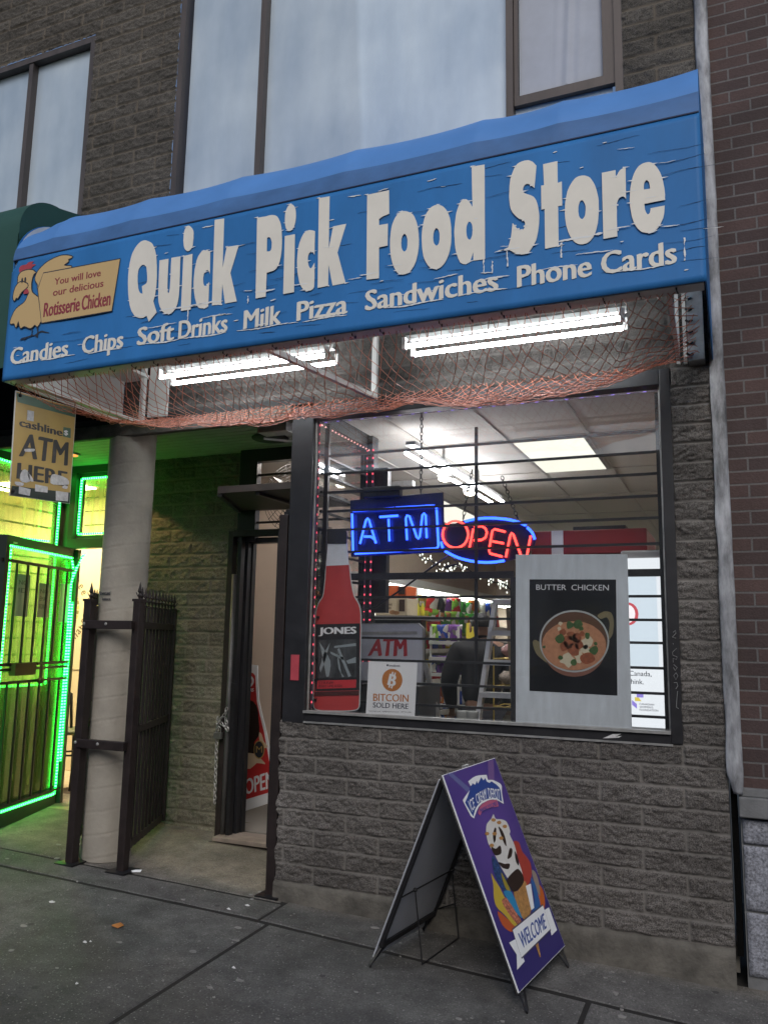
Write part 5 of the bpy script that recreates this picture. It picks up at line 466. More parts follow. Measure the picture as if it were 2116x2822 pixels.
def slab(mb, pts):
    """a paving slab: rounded top edges over the joint"""
    n = len(pts); c = (sum(p[0] for p in pts) / n, sum(p[1] for p in pts) / n)
    rings = []
    for ins, dz in ((0.0, -0.06), (0.0, -0.012), (0.003, -0.004), (0.009, 0.0)):
        r = []
        for x, y in pts:
            dx, dy = c[0] - x, c[1] - y; sx = min(ins, abs(dx)) * (1 if dx > 0 else -1); sy = min(ins, abs(dy)) * (1 if dy > 0 else -1)
            r.append((x + sx, y + sy, gz(x + sx, y + sy) + dz))
        rings.append(r)
    vs = sum(rings, []); fs = []
    for i in range(3):
        for k in range(n):
            k2 = (k + 1) % n; fs.append((i * n + k, i * n + k2, (i + 1) * n + k2, (i + 1) * n + k))
    fs.append(tuple(3 * n + k for k in range(n))); mb.add(vs, fs)
def wob(a, b, amp=0.006, n=14):
    r = []
    for i in range(n + 1):
        t = i / n; r.append((a[0] + (b[0] - a[0]) * t + random.uniform(-amp, amp) * (0 < i < n), a[1] + (b[1] - a[1]) * t + random.uniform(-amp, amp) * (0 < i < n)))
    return r
def area(x0, x1, ya, yb, j=0.015):
    """slab between two long joints given as functions of x"""
    n = max(4, int((x1 - x0) / 0.12)); P = []
    for i in range(n + 1):
        x = x0 + (x1 - x0) * i / n; P.append((x, ya(x) + j + random.uniform(-.003, .003)))
    for i in range(n, -1, -1):
        x = x0 + (x1 - x0) * i / n; P.append((x, yb(x) - j + random.uniform(-.003, .003)))
    return P
J1 = lambda x: -0.338 + (x + 3.677) * -0.004 + max(0, x + 1.85) * -0.055
JA = lambda x: -0.06
mb = MB()
for x0, x1 in ((-9, -5.3), (-5.3, -1.775), (-1.775, 5)): slab(mb, area(x0 + .007, x1 - .007, J1, JA if x1 < -1.7 else (lambda x: 0.06)))
for x0, x1 in ((-9, -5.2), (-5.2, -1.70), (-1.70, -0.0), (0.0, 1.7), (1.7, 5)): slab(mb, area(x0 + .009, x1 - .009, lambda x: -1.95, J1))
for x0, x1 in ((-9, -5.2), (-5.2, -1.58), (-1.58, 1.6), (1.6, 5)): slab(mb, area(x0 + .007, x1 - .007, lambda x: -3.35, lambda x: -1.95))
for x0, x1 in ((-9, -5.0), (-5.0, -1.8)):
    slab(mb, [(x0 + .005, JA(0) + .006), (x1 - .005, JA(0) + .006), (x1 - .005, 1.25), (x0 + .005, 1.25)])
pav = mb.build('pavement', M['slab']); struct(pav)
kb = MB().box((-40, -3.55, -0.28), (40, -3.38, -0.05)).build('kerb', mat('kerb_concrete', (0.2, 0.2, 0.19), .85, 0, .2, 6), bevel=.015); struct(kb)
rd = MB().add([(-60, -13, -0.272), (60, -13, -0.272), (60, -3.55, -0.272), (-60, -3.55, -0.272)], [(0, 1, 2, 3)]).build('road', M['asphalt']); struct(rd)
# across the street, seen only in reflections
ob = thing('brick_warehouse', 'plain dark warehouse across the street, seen only mirrored in the glass', 'building', (0, -16, 0))
MB().box((-30, -22, -0.28), (30, -16, 6.2)).build('wall', mat('far_wall', (0.075, 0.07, 0.065), .85, 0, .3, .6), ob)
mb = MB()
for i in range(-9, 10): mb.box((i * 3 - .7, -15.99, 3.6), (i * 3 + .7, -15.93, 6.0)); mb.box((i * 3 - .9, -15.99, .3), (i * 3 + .9, -15.93, 2.6))
each(mb, 'window', mat('far_window', (0.05, 0.06, 0.07), .15), ob)
# a dark car at the opposite kerb line, also seen only in the window glass
ca_ = thing('parked_car', 'dark parked car in the street, seen only mirrored in the window', 'car', (-1.5, -7.0, -.27))
CP = [(-2.2, .35), (-2.25, .62), (-2.1, .78), (-1.75, .88), (-1.45, .94), (-.95, 1.36), (-.55, 1.46), (.25, 1.47), (.75, 1.38), (1.35, .98), (1.9, .90), (2.2, .76), (2.25, .5), (2.2, .35)]
flat("body", [CP], (-1.5, -7.9, -.27), XZ, 1.7, mat('car_paint', (.012, .014, .02), .25, .2, coat=.8), ca_)
flats('side_window', [[(-1.25, .98), (-.85, 1.32), (-.2, 1.38), (-.2, .98)], [(-.12, .98), (-.12, 1.38), (.25, 1.38), (.65, 1.30), (1.1, .98)]], (-1.5, -6.19, -.27), XZ, .012, mat('car_glass', (.02, .025, .03), .05), ca_)
for x in (-1.4, 1.4): w_ = MB(); w_.tube([(-1.5 + x, -6.17, .05), (-1.5 + x, -6.4, .05)], .33, 24); w_.build('wheel', mat('tyre', (.02, .02, .02), .8), ca_, smooth=False)

# ------------------------------------------------------------------ the store building
bld = thing('store_building', 'brown split-face block corner store with upper windows and a recessed entrance', 'building', (0, 0, 0))
block_wall('block_wall', -1.868, 0.605, 0.134, 1.05, 0.0, 0.0055, M['block'], bld, seed=11, edge_l=True)
block_wall('block_wall', 0.405, 0.612, 1.05, 2.99, 0.0, 0.0055, M['block'], bld, seed=12, xph=.2)
M['block_dim'] = blockmat('split_face_block_dimmed', (0.085, 0.078, 0.072), (0.10, 0.093, 0.086), .7)  # shade painted in: block colour darkened to keep the wall dim beside the tubes
block_wall('block_wall', -3.3, 0.62, 2.985, 3.6, 0.012, 0.011, M['block_dim'], bld, seed=13)
UWIN = (-2.945, 0.215, 4.50, 7.2); LWIN = (-9.0, -3.765, 4.3, 6.205)
block_wall('block_wall', -5.4, -1.2, 4.2, 6.9, 0.0, 0.009, M['block_up'], bld, xph=-.12 * BW, holes=[UWIN, LWIN], seed=14)
block_wall('block_wall', 0.18, 0.62, 4.2, 6.9, 0.0, 0.009, M['block_up'], bld, zph=1.05 + .44 * BH, xph=-.02 * BW, holes=[UWIN], seed=15)
MB().box((-5.4, 0.06, 3.4), (0.62, 0.3, 4.3)).box((-9, 0.0, 3.0), (-3.3, .3, 3.6)).box((-9, .06, 3.6), (-5.4, .3, 4.3)).box((-9, .02, 6.9), (.62, .3, 9)).box((-9, .03, 6.21), (-5.4, .3, 9)).build('wall_core', M['block_up'], bld)
block_wall('recess_wall', -4.1, -2.80, 0.10, 2.98, 0.92, 0.008, M['block_green'], bld, zph=2.478, xph=-3.47, odd=1, seed=16)
# window surround reveals (wall thickness) at the ends
MB().box((0.612, 0.02, 0.1), (0.64, .5, 7)).box((-1.862, 0.03, 0.1), (-1.74, .95, 1.04)).box((.41, .02, 1.05), (.6, .3, 3.0)).build('wall_return', M['block'], bld)
# concrete footing under the block wall
M['conc'] = mat('cast_concrete', (0.105, 0.098, 0.085), .9, 0, .5, 6, bump=.6, bs=45)
def foot(u, v):
    x = -1.875 + u * 2.48; z0 = gz(x, 0) - .03; z = z0 + (0.134 - z0) * min(v * 1.15, 1); y = -0.022 - .012 * (1 - v) + .006 * math.sin(x * 9) * (1 - v)
    if v > 0.87: y += (v - .87) / .13 * .05
    return (x, y + random.uniform(-.0015, .0015), z)
MB().grid(foot, 160, 10).build('footing', M['conc'], bld, smooth=True)
# soffit of the recess: painted planks
M['soffit'] = mat('soffit_planks', (0.30, 0.31, 0.27), .6, 0, .15, 6)
mb = MB()
for i in range(13):
    y = 0.02 + i * .078; mb.box((-7.2, y + .004, 2.965), (-1.72, y + .074, 2.985))
mb.build('soffit', M['soffit'], bld, bevel=.003)
MB().box((-7.2, -.01, 3.0), (-1.72, 1.4, 3.05)).build('soffit_backing', M['dark_void'], bld)
MB().box((-7.2, -0.03, 2.905), (-1.87, 0.02, 3.0)).build('beam', M['conc'], bld, bevel=.006)
# store interior shell
S = bld
MB().box((-4.1, 1.02, 2.99), (0.62, 8.5, 3.06)).box((-1.70, .10, 2.99), (.62, 1.02, 3.06)).build('ceiling', M['ceiling_tile'], bld)
mb = MB()
for x in (-1.93, -1.42, -0.81, -0.225, .38): mb.box((x - .012, 0.12, 2.982), (x + .012, 8, 2.99))
for y in (1.27, 2.48, 3.7, 4.9): mb.box((-1.7 if y < 1 else -2.7, y - .012, 2.981), (.62, y + .012, 2.989))
mb.build('ceiling_grid', mat('ceiling_grid', (.4, .38, .34), .5), bld)
MB().box((-4.1, 1.0, 0.0), (.62, 8.5, 0.125)).box((-1.72, .1, 0.0), (.62, 1.0, .125)).build('floor', M['store_floor'], bld)
MB().box((-2.95, 2.0, .1), (-2.85, 8.5, 3.0)).box((-4.1, 1.95, .1), (-2.85, 2.0, 3.0)).box((-2.85, 8.4, .1), (.62, 8.5, 3)).box((.55, .31, .1), (.60, 8.4, 3.0)).build('interior_wall', M['beige_wall'], bld)
MB().box((-4.1, .95, .1), (-4.05, 2.0, 3.0)).build('interior_wall', M['beige_wall'], bld)
# upper windows: reveal, frame, mullions, blind behind the glass
M['pane_up'] = None
def up_pane():
    m = bpy.data.materials.new('film_and_sky_glass'); m.use_nodes = True; nt = m.node_tree; L = nt.links; b = nt.nodes['Principled BSDF']
    tc = nt.nodes.new('ShaderNodeTexCoord'); mp = nt.nodes.new('ShaderNodeMapping'); mp.inputs['Scale'].default_value = (2.2, 1, .7); L.new(tc.outputs['Object'], mp.inputs[0])
    n = nt.nodes.new('ShaderNodeTexNoise'); n.inputs['Scale'].default_value = 1.3; n.inputs['Detail'].default_value = 8; n.inputs['Roughness'].default_value = .6; L.new(mp.outputs[0], n.inputs['Vector'])
    n2 = nt.nodes.new('ShaderNodeTexNoise'); n2.inputs['Scale'].default_value = 1.6; n2.inputs['Detail'].default_value = 4; L.new(tc.outputs['Object'], n2.inputs['Vector'])
    a = nt.nodes.new('ShaderNodeMath'); a.operation = 'ADD'; L.new(n.outputs[0], a.inputs[0]); L.new(n2.outputs[0], a.inputs[1])
    r = nt.nodes.new('ShaderNodeMapRange'); r.inputs[1].default_value = .75; r.inputs[2].default_value = 1.25; L.new(a.outputs[0], r.inputs[0])
    x = nt.nodes.new('ShaderNodeMix'); x.data_type = 'RGBA'; L.new(r.outputs[0], x.inputs[0]); x.inputs[6].default_value = (.39, .49, .61, 1); x.inputs[7].default_value = (.60, .70, .79, 1)  # pale film, with a blotchy sky reflection painted into its colour
    sp = nt.nodes.new('ShaderNodeSeparateXYZ'); L.new(tc.outputs['Object'], sp.inputs[0])
    w = nt.nodes.new('ShaderNodeMath'); w.operation = 'MULTIPLY_ADD'; w.inputs[1].default_value = .06; L.new(sp.outputs[2], w.inputs[0]); L.new(sp.outputs[0], w.inputs[2])
    r5 = nt.nodes.new('ShaderNodeMapRange'); r5.inputs[1].default_value = -1.19; r5.inputs[2].default_value = -1.15; L.new(w.outputs[0], r5.inputs[0])   # the edge of the blind drawn behind the film
    cw = nt.nodes.new('ShaderNodeMath'); cw.operation = 'MULTIPLY'; cw.inputs[1].default_value = 46; L.new(sp.outputs[0], cw.inputs[0]); sn = nt.nodes.new('ShaderNodeMath'); sn.operation = 'SINE'; L.new(cw.outputs[0], sn.inputs[0])
    r6 = nt.nodes.new('ShaderNodeMapRange'); r6.inputs[1].default_value = -1; r6.inputs[3].default_value = .985; r6.inputs[4].default_value = 1.01; L.new(sn.outputs[0], r6.inputs[0])
    x2 = nt.nodes.new('ShaderNodeMix'); x2.data_type = 'RGBA'; x2.blend_type = 'MULTIPLY'; x2.inputs[0].default_value = 1; r7 = nt.nodes.new('ShaderNodeMapRange'); r7.inputs[3].default_value = .88; r7.inputs[4].default_value = 1.06; L.new(r5.outputs[0], r7.inputs[0])
    mm_ = nt.nodes.new('ShaderNodeMath'); mm_.operation = 'MULTIPLY'; L.new(r6.outputs[0], mm_.inputs[0]); L.new(r7.outputs[0], mm_.inputs[1]); L.new(x.outputs[2], x2.inputs[6]); L.new(mm_.outputs[0], x2.inputs[7])
    L.new(x2.outputs[2], b.inputs['Base Color']); b.inputs['Roughness'].default_value = .35; b.inputs['Coat Weight'].default_value = .6; b.inputs['Coat Roughness'].default_value = .03; return m
M['pane_up'] = up_pane()
def upwin(x0, x1, z0, z1, mulls, nm='upper_window'):
    f = MB(); y = -.004
    for a, b in (((x0, z0), (x0 + .045, z1)), ((x1 - .045, z0), (x1, z1)), ((x0 + .045, z1 - .05), (x1 - .045, z1)), ((x0 + .045, z0), (x1 - .045, z0 + .05))): f.box((a[0], y, a[1]), (b[0], .10, b[1]))
    fo = f.build(nm, M['bronze'], bld)
    mm = MB()
    for x in mulls: mm.box((x - .022, .004, z0 + .05), (x + .022, .095, z1 - .05))
    each(mm, 'mullion', M['bronze'], fo)
    g = MB(); xs = [x0 + .045] + [m for m in mulls] + [x1 - .045]
    for a, b in zip(xs[:-1], xs[1:]): g.box((a + .023, .06, z0 + .05), (b - .023, .066, z1 - .05))
    each(g, 'pane', M['pane_up'], fo)
    return fo
uw = upwin(-2.945, 0.215, 4.50, 7.2, (-2.225, -0.45))
MB().box((-.425, .02, 4.74), (.17, .058, 4.80)).box((-.425, .02, 4.80), (-.40, .058, 7.1)).box((.10, .02, 4.80), (.17, .058, 7.1)).build('sash', M['bronze'], uw)
# a curtain drawn back behind the right-hand sash
M['curtain'] = mat('grey_curtain', (.42, .45, .52), .8, 0, .1, 3)
def cur(u, v):
    z = 4.82 + v * 2.3; x = -.395 + u * .49; w = .5 + .5 * math.sin((u - .55 - (v - .1) * .22) * 40)
    return (x, .055 - .012 * w * max(0, 1 - abs(u - .58 - v * .2) * 5), z)
MB().grid(cur, 90, 40).build('curtain', M['curtain'], uw, smooth=True)
upwin(-5.6, -3.765, 4.3, 6.205, (-4.44,))
# ------------------------------------------------------------------ brick neighbour on the right
def brickmat():
    m = mat('red_brick', (.2, .1, .08), .85); nt = m.node_tree; L = nt.links; b = nt.nodes['Principled BSDF']
    tc = nt.nodes.new('ShaderNodeTexCoord'); mp = nt.nodes.new('ShaderNodeMapping'); mp.inputs['Rotation'].default_value = (R_(90), 0, 0); mp.inputs['Location'].default_value = (-.768 + .1015, 2.891, 0)
    sp = nt.nodes.new('ShaderNodeSeparateXYZ'); L.new(tc.outputs['Object'], sp.inputs[0]); cb = nt.nodes.new('ShaderNodeCombineXYZ')
    ax = nt.nodes.new('ShaderNodeMath'); ax.operation = 'ADD'; ax.inputs[1].default_value = -.768 + .203 * 20 + 0.005; L.new(sp.outputs[0], ax.inputs[0])
    az = nt.nodes.new('ShaderNodeMath'); az.operation = 'ADD'; az.inputs[1].default_value = -2.891 + .0679 * 100 + .005; L.new(sp.outputs[2], az.inputs[0])
    L.new(ax.outputs[0], cb.inputs[0]); L.new(az.outputs[0], cb.inputs[1])
    br = nt.nodes.new('ShaderNodeTexBrick'); br.inputs['Scale'].default_value = 1.0; br.inputs['Brick Width'].default_value = .203; br.inputs['Row Height'].default_value = .0679
    br.inputs['Mortar Size'].default_value = .0052; br.inputs['Mortar Smooth'].default_value = .25; br.inputs['Bias'].default_value = -.2; br.offset = .5
    br.inputs['Color1'].default_value = (.062, .042, .041, 1); br.inputs['Color2'].default_value = (.108, .066, .060, 1); br.inputs['Mortar'].default_value = (.145, .14, .138, 1)
    L.new(cb.outputs[0], br.inputs['Vector'])
    n = nt.nodes.new('ShaderNodeTexNoise'); n.inputs['Scale'].default_value = 2.2; n.inputs['Detail'].default_value = 6; L.new(tc.outputs['Object'], n.inputs['Vector'])
    n2 = nt.nodes.new('ShaderNodeTexNoise'); n2.inputs['Scale'].default_value = 120; n2.inputs['Detail'].default_value = 4; L.new(tc.outputs['Object'], n2.inputs['Vector'])
    r = nt.nodes.new('ShaderNodeMapRange'); r.inputs[1].default_value = .3; r.inputs[2].default_value = .7; r.inputs[3].default_value = .75; r.inputs[4].default_value = 1.2; L.new(n.outputs[0], r.inputs[0])
    r2 = nt.nodes.new('ShaderNodeMapRange'); r2.inputs[1].default_value = .3; r2.inputs[2].default_value = .7; r2.inputs[3].default_value = .85; r2.inputs[4].default_value = 1.12; L.new(n2.outputs[0], r2.inputs[0])
    mu = nt.nodes.new('ShaderNodeMath'); mu.operation = 'MULTIPLY'; L.new(r.outputs[0], mu.inputs[0]); L.new(r2.outputs[0], mu.inputs[1])
    s = nt.nodes.new('ShaderNodeVectorMath'); s.operation = 'SCALE'; L.new(br.outputs['Color'], s.inputs[0]); L.new(mu.outputs[0], s.inputs['Scale']); L.new(s.outputs[0], b.inputs['Base Color'])
    h = nt.nodes.new('ShaderNodeMath'); h.operation = 'MULTIPLY_ADD'; h.inputs[1].default_value = -1.0; L.new(br.outputs['Fac'], h.inputs[0])
    q = nt.nodes.new('ShaderNodeMath'); q.operation = 'MULTIPLY'; q.inputs[1].default_value = .5; L.new(n2.outputs[0], q.inputs[0]); L.new(q.outputs[0], h.inputs[2])
    bp = nt.nodes.new('ShaderNodeBump'); bp.inputs['Strength'].default_value = .7; bp.inputs['Distance'].default_value = .008; L.new(h.outputs[0], bp.inputs['Height']); L.new(bp.outputs[0], b.inputs['Normal']); return m
nb = thing('brick_building', 'red brick building with a granite base at the right edge', 'building', (1.5, 0.0, 0))
M['granite'] = mat('rough_granite', (.24, .25, .285), .85, 0, .7, 90, bump=.8, bs=35)
M['precast'] = mat('precast_band', (.17, .175, .18), .8, 0, .2, 12, bump=.25, bs=90)
o = MB().box((-.845, 0.012, .86), (3, .4, 9)); o.v = [(x + 1.5, y, z) for x, y, z in o.v]; bw_ = o.build('brick_wall', brickmat(), None); bw_.parent = nb; bw_.location = (-1.5, 0, 0)
MB().box((.648, -.03, .735), (4.5, .3, .828)).box((.655, -.012, .828), (4.5, .3, .868)).build('stone_band', M['precast'], nb, bevel=.006)
zz = [.03, .205, .375, .545, .70]
def gran(x0, x1, z0, z1, sd):
    def f(u, v):
        x = x0 + (x1 - x0) * u; z = z0 + (z1 - z0) * v; e = min(u * (x1 - x0), (1 - u) * (x1 - x0), v * (z1 - z0), (1 - v) * (z1 - z0)); k = min(1, e / .02)
        h = float(.5 * vn(np.array(x * 18), np.array(z * 18), sd) + .3 * vn(np.array(x * 45), np.array(z * 45), sd + 1) + .2 * vn(np.array(x * 110), np.array(z * 110), sd + 2))
        return (x, .02 - k ** .5 * (.006 + .014 * h), z)
    return f
mb = MB()
for i, (a, b) in enumerate(((.02, .30), (.31, .60), (.61, .72))): mb.grid(gran(.66, 1.5, a, b, 40 + i), 90, 32)
mb.build('granite_base', M['granite'], nb, smooth=True)
MB().box((.652, .03, -.1), (4.5, .3, .735)).build('base_core', M['precast'], nb)
# metal flashing over the joint between the two buildings
M['flash'] = mat('grey_flashing', (.26, .27, .29), .6, .1, .85, 7, streak=(2, 2, .6))
def fl(u, v):
    z = .84 + v * 6.0; w0 = .604 + .010 * float(vn(np.array(z * 6), np.array(0.3), 3)) - .006; w1 = .672 + .004 * float(vn(np.array(z * 9), np.array(.7), 4))
    if v < .015: w0 += (.015 - v) * 1.6; w1 -= (.015 - v) * .4
    x = w0 + (w1 - w0) * u; return (x, -.022 - .010 * math.sin(u * math.pi) - .006 * float(vn(np.array(z * 12), np.array(u * 2), 5)), z)
fo = MB().grid(fl, 8, 420).build('flashing', M['flash'], None, smooth=True)
sm = fo.modifiers.new('thick', 'SOLIDIFY'); sm.thickness = .003
tag(fo, 'dented grey metal flashing strip covering the joint beside the red brick', 'flashing')
# ------------------------------------------------------------------ blue awning
FY = -1.035
M['blue'] = mat('blue_vinyl', (.032, .185, .485), .55, 0, .15, 2.5, bump=.02, bs=14, streak=(1, 1, .35), spec=.25)
M['blue_hood'] = mat('blue_canvas', (.085, .25, .60), .55, 0, .10, 2.2, bump=.08, bs=160)
M['cream'] = mat('cream_letter_vinyl', (.80, .77, .69), .55, 0, .06, 5)
M['crack'] = mat('crack_dirt', (.02, .045, .10), .8)
M['peel'] = mat('peeled_white', (.78, .80, .80), .6)
aw = thing('shop_awning', 'blue shop awning with cream painted store lettering above the window', 'awning', (-1.3, -1.035, 3.0))
RB = [-3.24, -2.95, -2.37, -1.74, -1.04, -.36, .03, .624]
def ribk(x):
    for a, b in zip(RB[:-1], RB[1:]):
        if a <= x <= b:
            t = (x - a) / (b - a); return 1 - abs(2 * t - 1) ** 2.2
    return 0
def face(u, v):
    x = -3.24 + u * 3.864; z = 3.0 + v * .752; bow = .006 * math.sin(v * math.pi) * ribk(x)
    if u < .012: z = min(z, 3.0 + .752 - (0.012 - u) * 6)
    return (x, FY + bow, z)
fc = MB().grid(face, 160, 24).build('front_panel', M['blue'], aw, smooth=True); sm = fc.modifiers.new('t', 'SOLIDIFY'); sm.thickness = .004; sm.offset = 1
def hood(u, v):
    x = -3.24 + u * 3.864; r = .385; sag = ribk(x) * .016
    cx = min(1.0, (x + 3.24) / .18); rr = r * (.82 + .18 * cx)
    if v < .62:
        t = v / .62 * math.pi / 2; y = FY + r - r * math.cos(t); z = 3.752 + rr * math.sin(t)
        k = math.sin(t) * (1 - .3 * math.sin(t)); y += sag * math.cos(t) * math.sin(min(1, 2 * t / 1.57) * 1.57); z -= sag * k
    else:
        s = (v - .62) / .38; y = FY + r + s * (-FY - r + .0); z = 3.752 + rr - sag * (1 - s) * .7 + s * .06
    return (x, y, z)
hd = MB().grid(hood, 260, 46).build('hood', M['blue_hood'], aw, smooth=True)
M['lining'] = mat('awning_lining', (.62, .63, .62), .7, 0, .12, 3)
MB().grid(lambda u, v: (face(u, v)[0] * .998 - .003, FY + .016, 3.02 + v * .73), 20, 4).build('lining', M['lining'], aw, smooth=True)
def inl(u, v):
    x, y, z = hood(u, v); return (x * .998 - .003, y + .012, z - .012)
MB().grid(inl, 40, 30).build('lining', M['lining'], aw, smooth=True)
# raised seam and weathered pocket strip above the panel
def pkt(u, v):
    x, y, z = hood(u, .002 + v * .105); return (x, y - .003, z)
MB().grid(pkt, 200, 8).build('pocket_strip', mat('weathered_strip', (.052, .15, .36), .6, 0, .25, 5, streak=(.6, 1, 1)), aw, smooth=True)
MB().box((-3.235, FY - .008, 3.748), (.622, FY + .004, 3.754)).build('seam', mat('seam_dark', (.015, .03, .08), .7), aw)
def endp(x):
    pts = [(FY + .004, 3.0), (-.002, 3.0), (-.002, 4.15)]
    for i in range(0, 13):
        t = math.pi / 2 * (1 - i / 12); pts.append((FY + .385 - .38 * math.cos(t), 3.752 + .37 * math.sin(t)))
    return pts
YZ = (Vector((0, 1, 0)), Vector((0, 0, 1)), Vector((1, 0, 0)))
flat('end_panel', [endp(0)], (.618, 0, 0), YZ, .006, M['blue'], aw)
flat('end_panel', [endp(0)], (-3.244, 0, 0), YZ, .006, M['blue'], aw)
# frame: valance channel, wall rail, struts, end bracket
mb = MB().box((-3.23, FY + .01, 3.0), (.612, FY + .09, 3.012)).box((-3.23, FY + .01, 3.012), (.612, FY + .014, 3.06))
mb.box((-3.23, FY + .10, 3.02), (-1.35, FY + .15, 3.035)).box((-1.2, FY + .10, 3.02), (.44, FY + .15, 3.035))
mb.build('valance_channel', M['white_paint'], aw)
mb = MB()
for x in (-3.03, -1.28): mb.bar((x, -.05, 2.97), (x, -.05, 3.5), .03, .03)
mb.bar((-1.28, -.06, 2.985), (-1.52, -.93, 3.03), .03, .03); mb.bar((-3.06, -.06, 2.985), (-3.2, -.98, 3.02), .05, .02)
for x in (.455, .49): mb.bar((x, -.04, 2.99), (x, -.04, 3.4), .018, .018)
mb.bar((.455, -.04, 3.02), (.47, -.9, 3.03), .02, .02)
each(mb, 'strut', M['white_paint'], aw)
MB().box((.505, -.10, 2.985), (.585, -.006, 3.42)).build('end_bracket', M['galv'], aw)
flat('end_lining', [[(p[0] * .985 - .005, p[1]) for p in endp(0)]], (-3.238, 0, 0), YZ, .002, M['white_paint'], aw)
MB().box((-3.22, -.5, 3.30), (-3.0, -.01, 3.32)).box((-3.0, -.03, 3.02), (-2.84, -.012, 3.5)).build('white_board', M['white_paint'], aw)
PO = (0, FY - .0045, 0)
for a_, b_ in ((0, 6), (6, 11), (11, 15), (15, 20)): flat('lettering', sum(LETTERS[a_:b_], []), (0, FY - .0045, 0), XZ, .0016, M['cream'], aw)
BASE = 3.095
text_line('lettering', [(w, (x0, FY - .0045, BASE), x1 - x0, .098) for w, x0, x1 in (('Candies', -3.187, -2.745), ('Chips', -2.645, -2.352), ('Soft', -2.259, -2.012), ('Drinks', -1.985, -1.676), ('Milk', -1.58, -1.359), ('Pizza', -1.271, -.990), ('Sandwiches', -.898, -.241), ('Phone', -.157, .170), ('Cards', .208, .514))], XZ, .0016, M['cream'], aw, bold=.03)
# chicken emblem holding a small board
M['ch_y'] = mat('emblem_yellow', (.60, .42, .19), .5); M['ch_k'] = mat('emblem_black', (.02, .025, .04), .5); M['ch_r'] = mat('emblem_red', (.42, .05, .07), .5); M['ch_t'] = mat('emblem_crimson', (.27, .03, .05), .5)
def grow(P, k):
    c = (sum(p[0] for p in P) / len(P), sum(p[1] for p in P) / len(P)); n = len(P); out = []
    ar = sum(P[i][0] * P[(i + 1) % n][1] - P[(i + 1) % n][0] * P[i][1] for i in range(n)); s = 1 if ar > 0 else -1
    for i in range(n):
        a, b = P[i - 1], P[(i + 1) % n]; dx, dy = b[0] - a[0], b[1] - a[1]; l = math.hypot(dx, dy) or 1
        out.append((P[i][0] + s * dy / l * k, P[i][1] - s * dx / l * k))
    return out
yo = FY - .0045
for i, (nm, P, mt) in enumerate((('emblem_leg', CH_LEG, 'ch_k'), ('emblem_comb', CH_COMB, 'ch_r'), ('emblem_wing', CH_WING, 'ch_y'), ('emblem_body', CH_BODY, 'ch_y'), ('emblem_wattle', CH_WATTLE, 'ch_r'), ('emblem_beak', CH_BEAK, 'ch_y'), ('emblem_board', CH_BOARD, 'ch_y'))):
    e = flat(nm, [P[0]], (0, yo - .0005 * i - .0003, 0), XZ, .0004, M[mt], aw)
    if mt == 'ch_y': flat('emblem_outline', [grow(P[0], .0065)], (0, yo - .0005 * i, 0), XZ, .0003, M['ch_k'], e)
def elp(cx, cz, rx, rz, n=14): return [(cx + rx * math.cos(2 * math.pi * i / n), cz + rz * math.sin(2 * math.pi * i / n)) for i in range(n)]
flat('emblem_eye', [elp(-3.145, 3.611, .006, .017), elp(-3.121, 3.611, .006, .017)], (0, yo - .0045, 0), XZ, .001, M['ch_k'], aw, islands=True)
text_line('emblem_lettering', [('You will love', (-2.888, yo - .0040, 3.541), .343, .040), ('our delicious', (-2.892, yo - .0040, 3.474), .372, .042)], XZ, .001, M['ch_t'], aw, bold=.012)
text_line('emblem_lettering', [('Rotisserie', (-2.953, yo - .0040, 3.355), .272, .084), ('Chicken', (-2.668, yo - .0040, 3.355), .208, .084)], XZ, .001, M['ch_t'], aw, bold=.03)
# cracked and peeling vinyl: fine dark splits with curled white slivers
random.seed(21)
dk = []; wt = []
def sliver(x0, L, z, h, wav=.004):
    n = max(5, int(L / .012)); up = []; dn = []
    for i in range(n + 1):
        t = i / n; x = x0 + L * t; zc = z + wav * math.sin(x * 23 + z * 90) + random.uniform(-.0012, .0012); w = h * (math.sin(math.pi * t) ** .5 * random.uniform(.35, 1) + .08)
        up.append((x, zc + w / 2)); dn.append((x, zc - w / 2))
    return up + dn[::-1]
for zl in (3.06, 3.10, 3.145, 3.19, 3.225, 3.262, 3.30, 3.345, 3.40, 3.455, 3.50, 3.555, 3.60, 3.65, 3.70):
    x = -2.35 + random.uniform(0, .3) if zl > 3.26 else -3.2
    while x < .58:
        L = random.uniform(.05, .30); 
        if random.random() < .5: dk.append(sliver(x, L, zl + random.uniform(-.004, .004), random.uniform(.0012, .0032)))
        if random.random() < .26: wt.append(sliver(x + L * random.uniform(0, .6), random.uniform(.015, .08), zl + random.uniform(-.003, .003), random.uniform(.002, .0075)))
        x += L + random.uniform(.02, .22)
# long peels running along the baselines of the lettering
for x0, L, z, h in ((-2.12, .30, 3.272, .010), (-1.93, .22, 3.268, .011), (-2.30, .10, 3.262, .007), (-1.52, .12, 3.284, .012), (-1.30, .09, 3.283, .008), (-.93, .1, 3.28, .008), (-.26, .12, 3.278, .009), (.02, .16, 3.276, .013), (.17, .05, 3.285, .012), (.235, .10, 3.29, .008), (-3.15, .18, 3.096, .010), (-2.95, .26, 3.094, .009), (-2.6, .24, 3.092, .009), (-2.22, .24, 3.092, .01), (-1.95, .27, 3.090, .009), (-1.62, .36, 3.088, .007), (-1.24, .25, 3.087, .008), (-.8, .30, 3.09, .009), (-.42, .22, 3.10, .010), (-.33, .14, 3.155, .008), (.27, .2, 3.094, .008), (-.05, .16, 3.158, .006), (.1, .16, 3.20, .006), (-.55, .12, 3.20, .006), (-1.85, .2, 3.19, .006), (-2.2, .2, 3.185, .006)):
    wt.append(sliver(x0, L, z, h, .003))
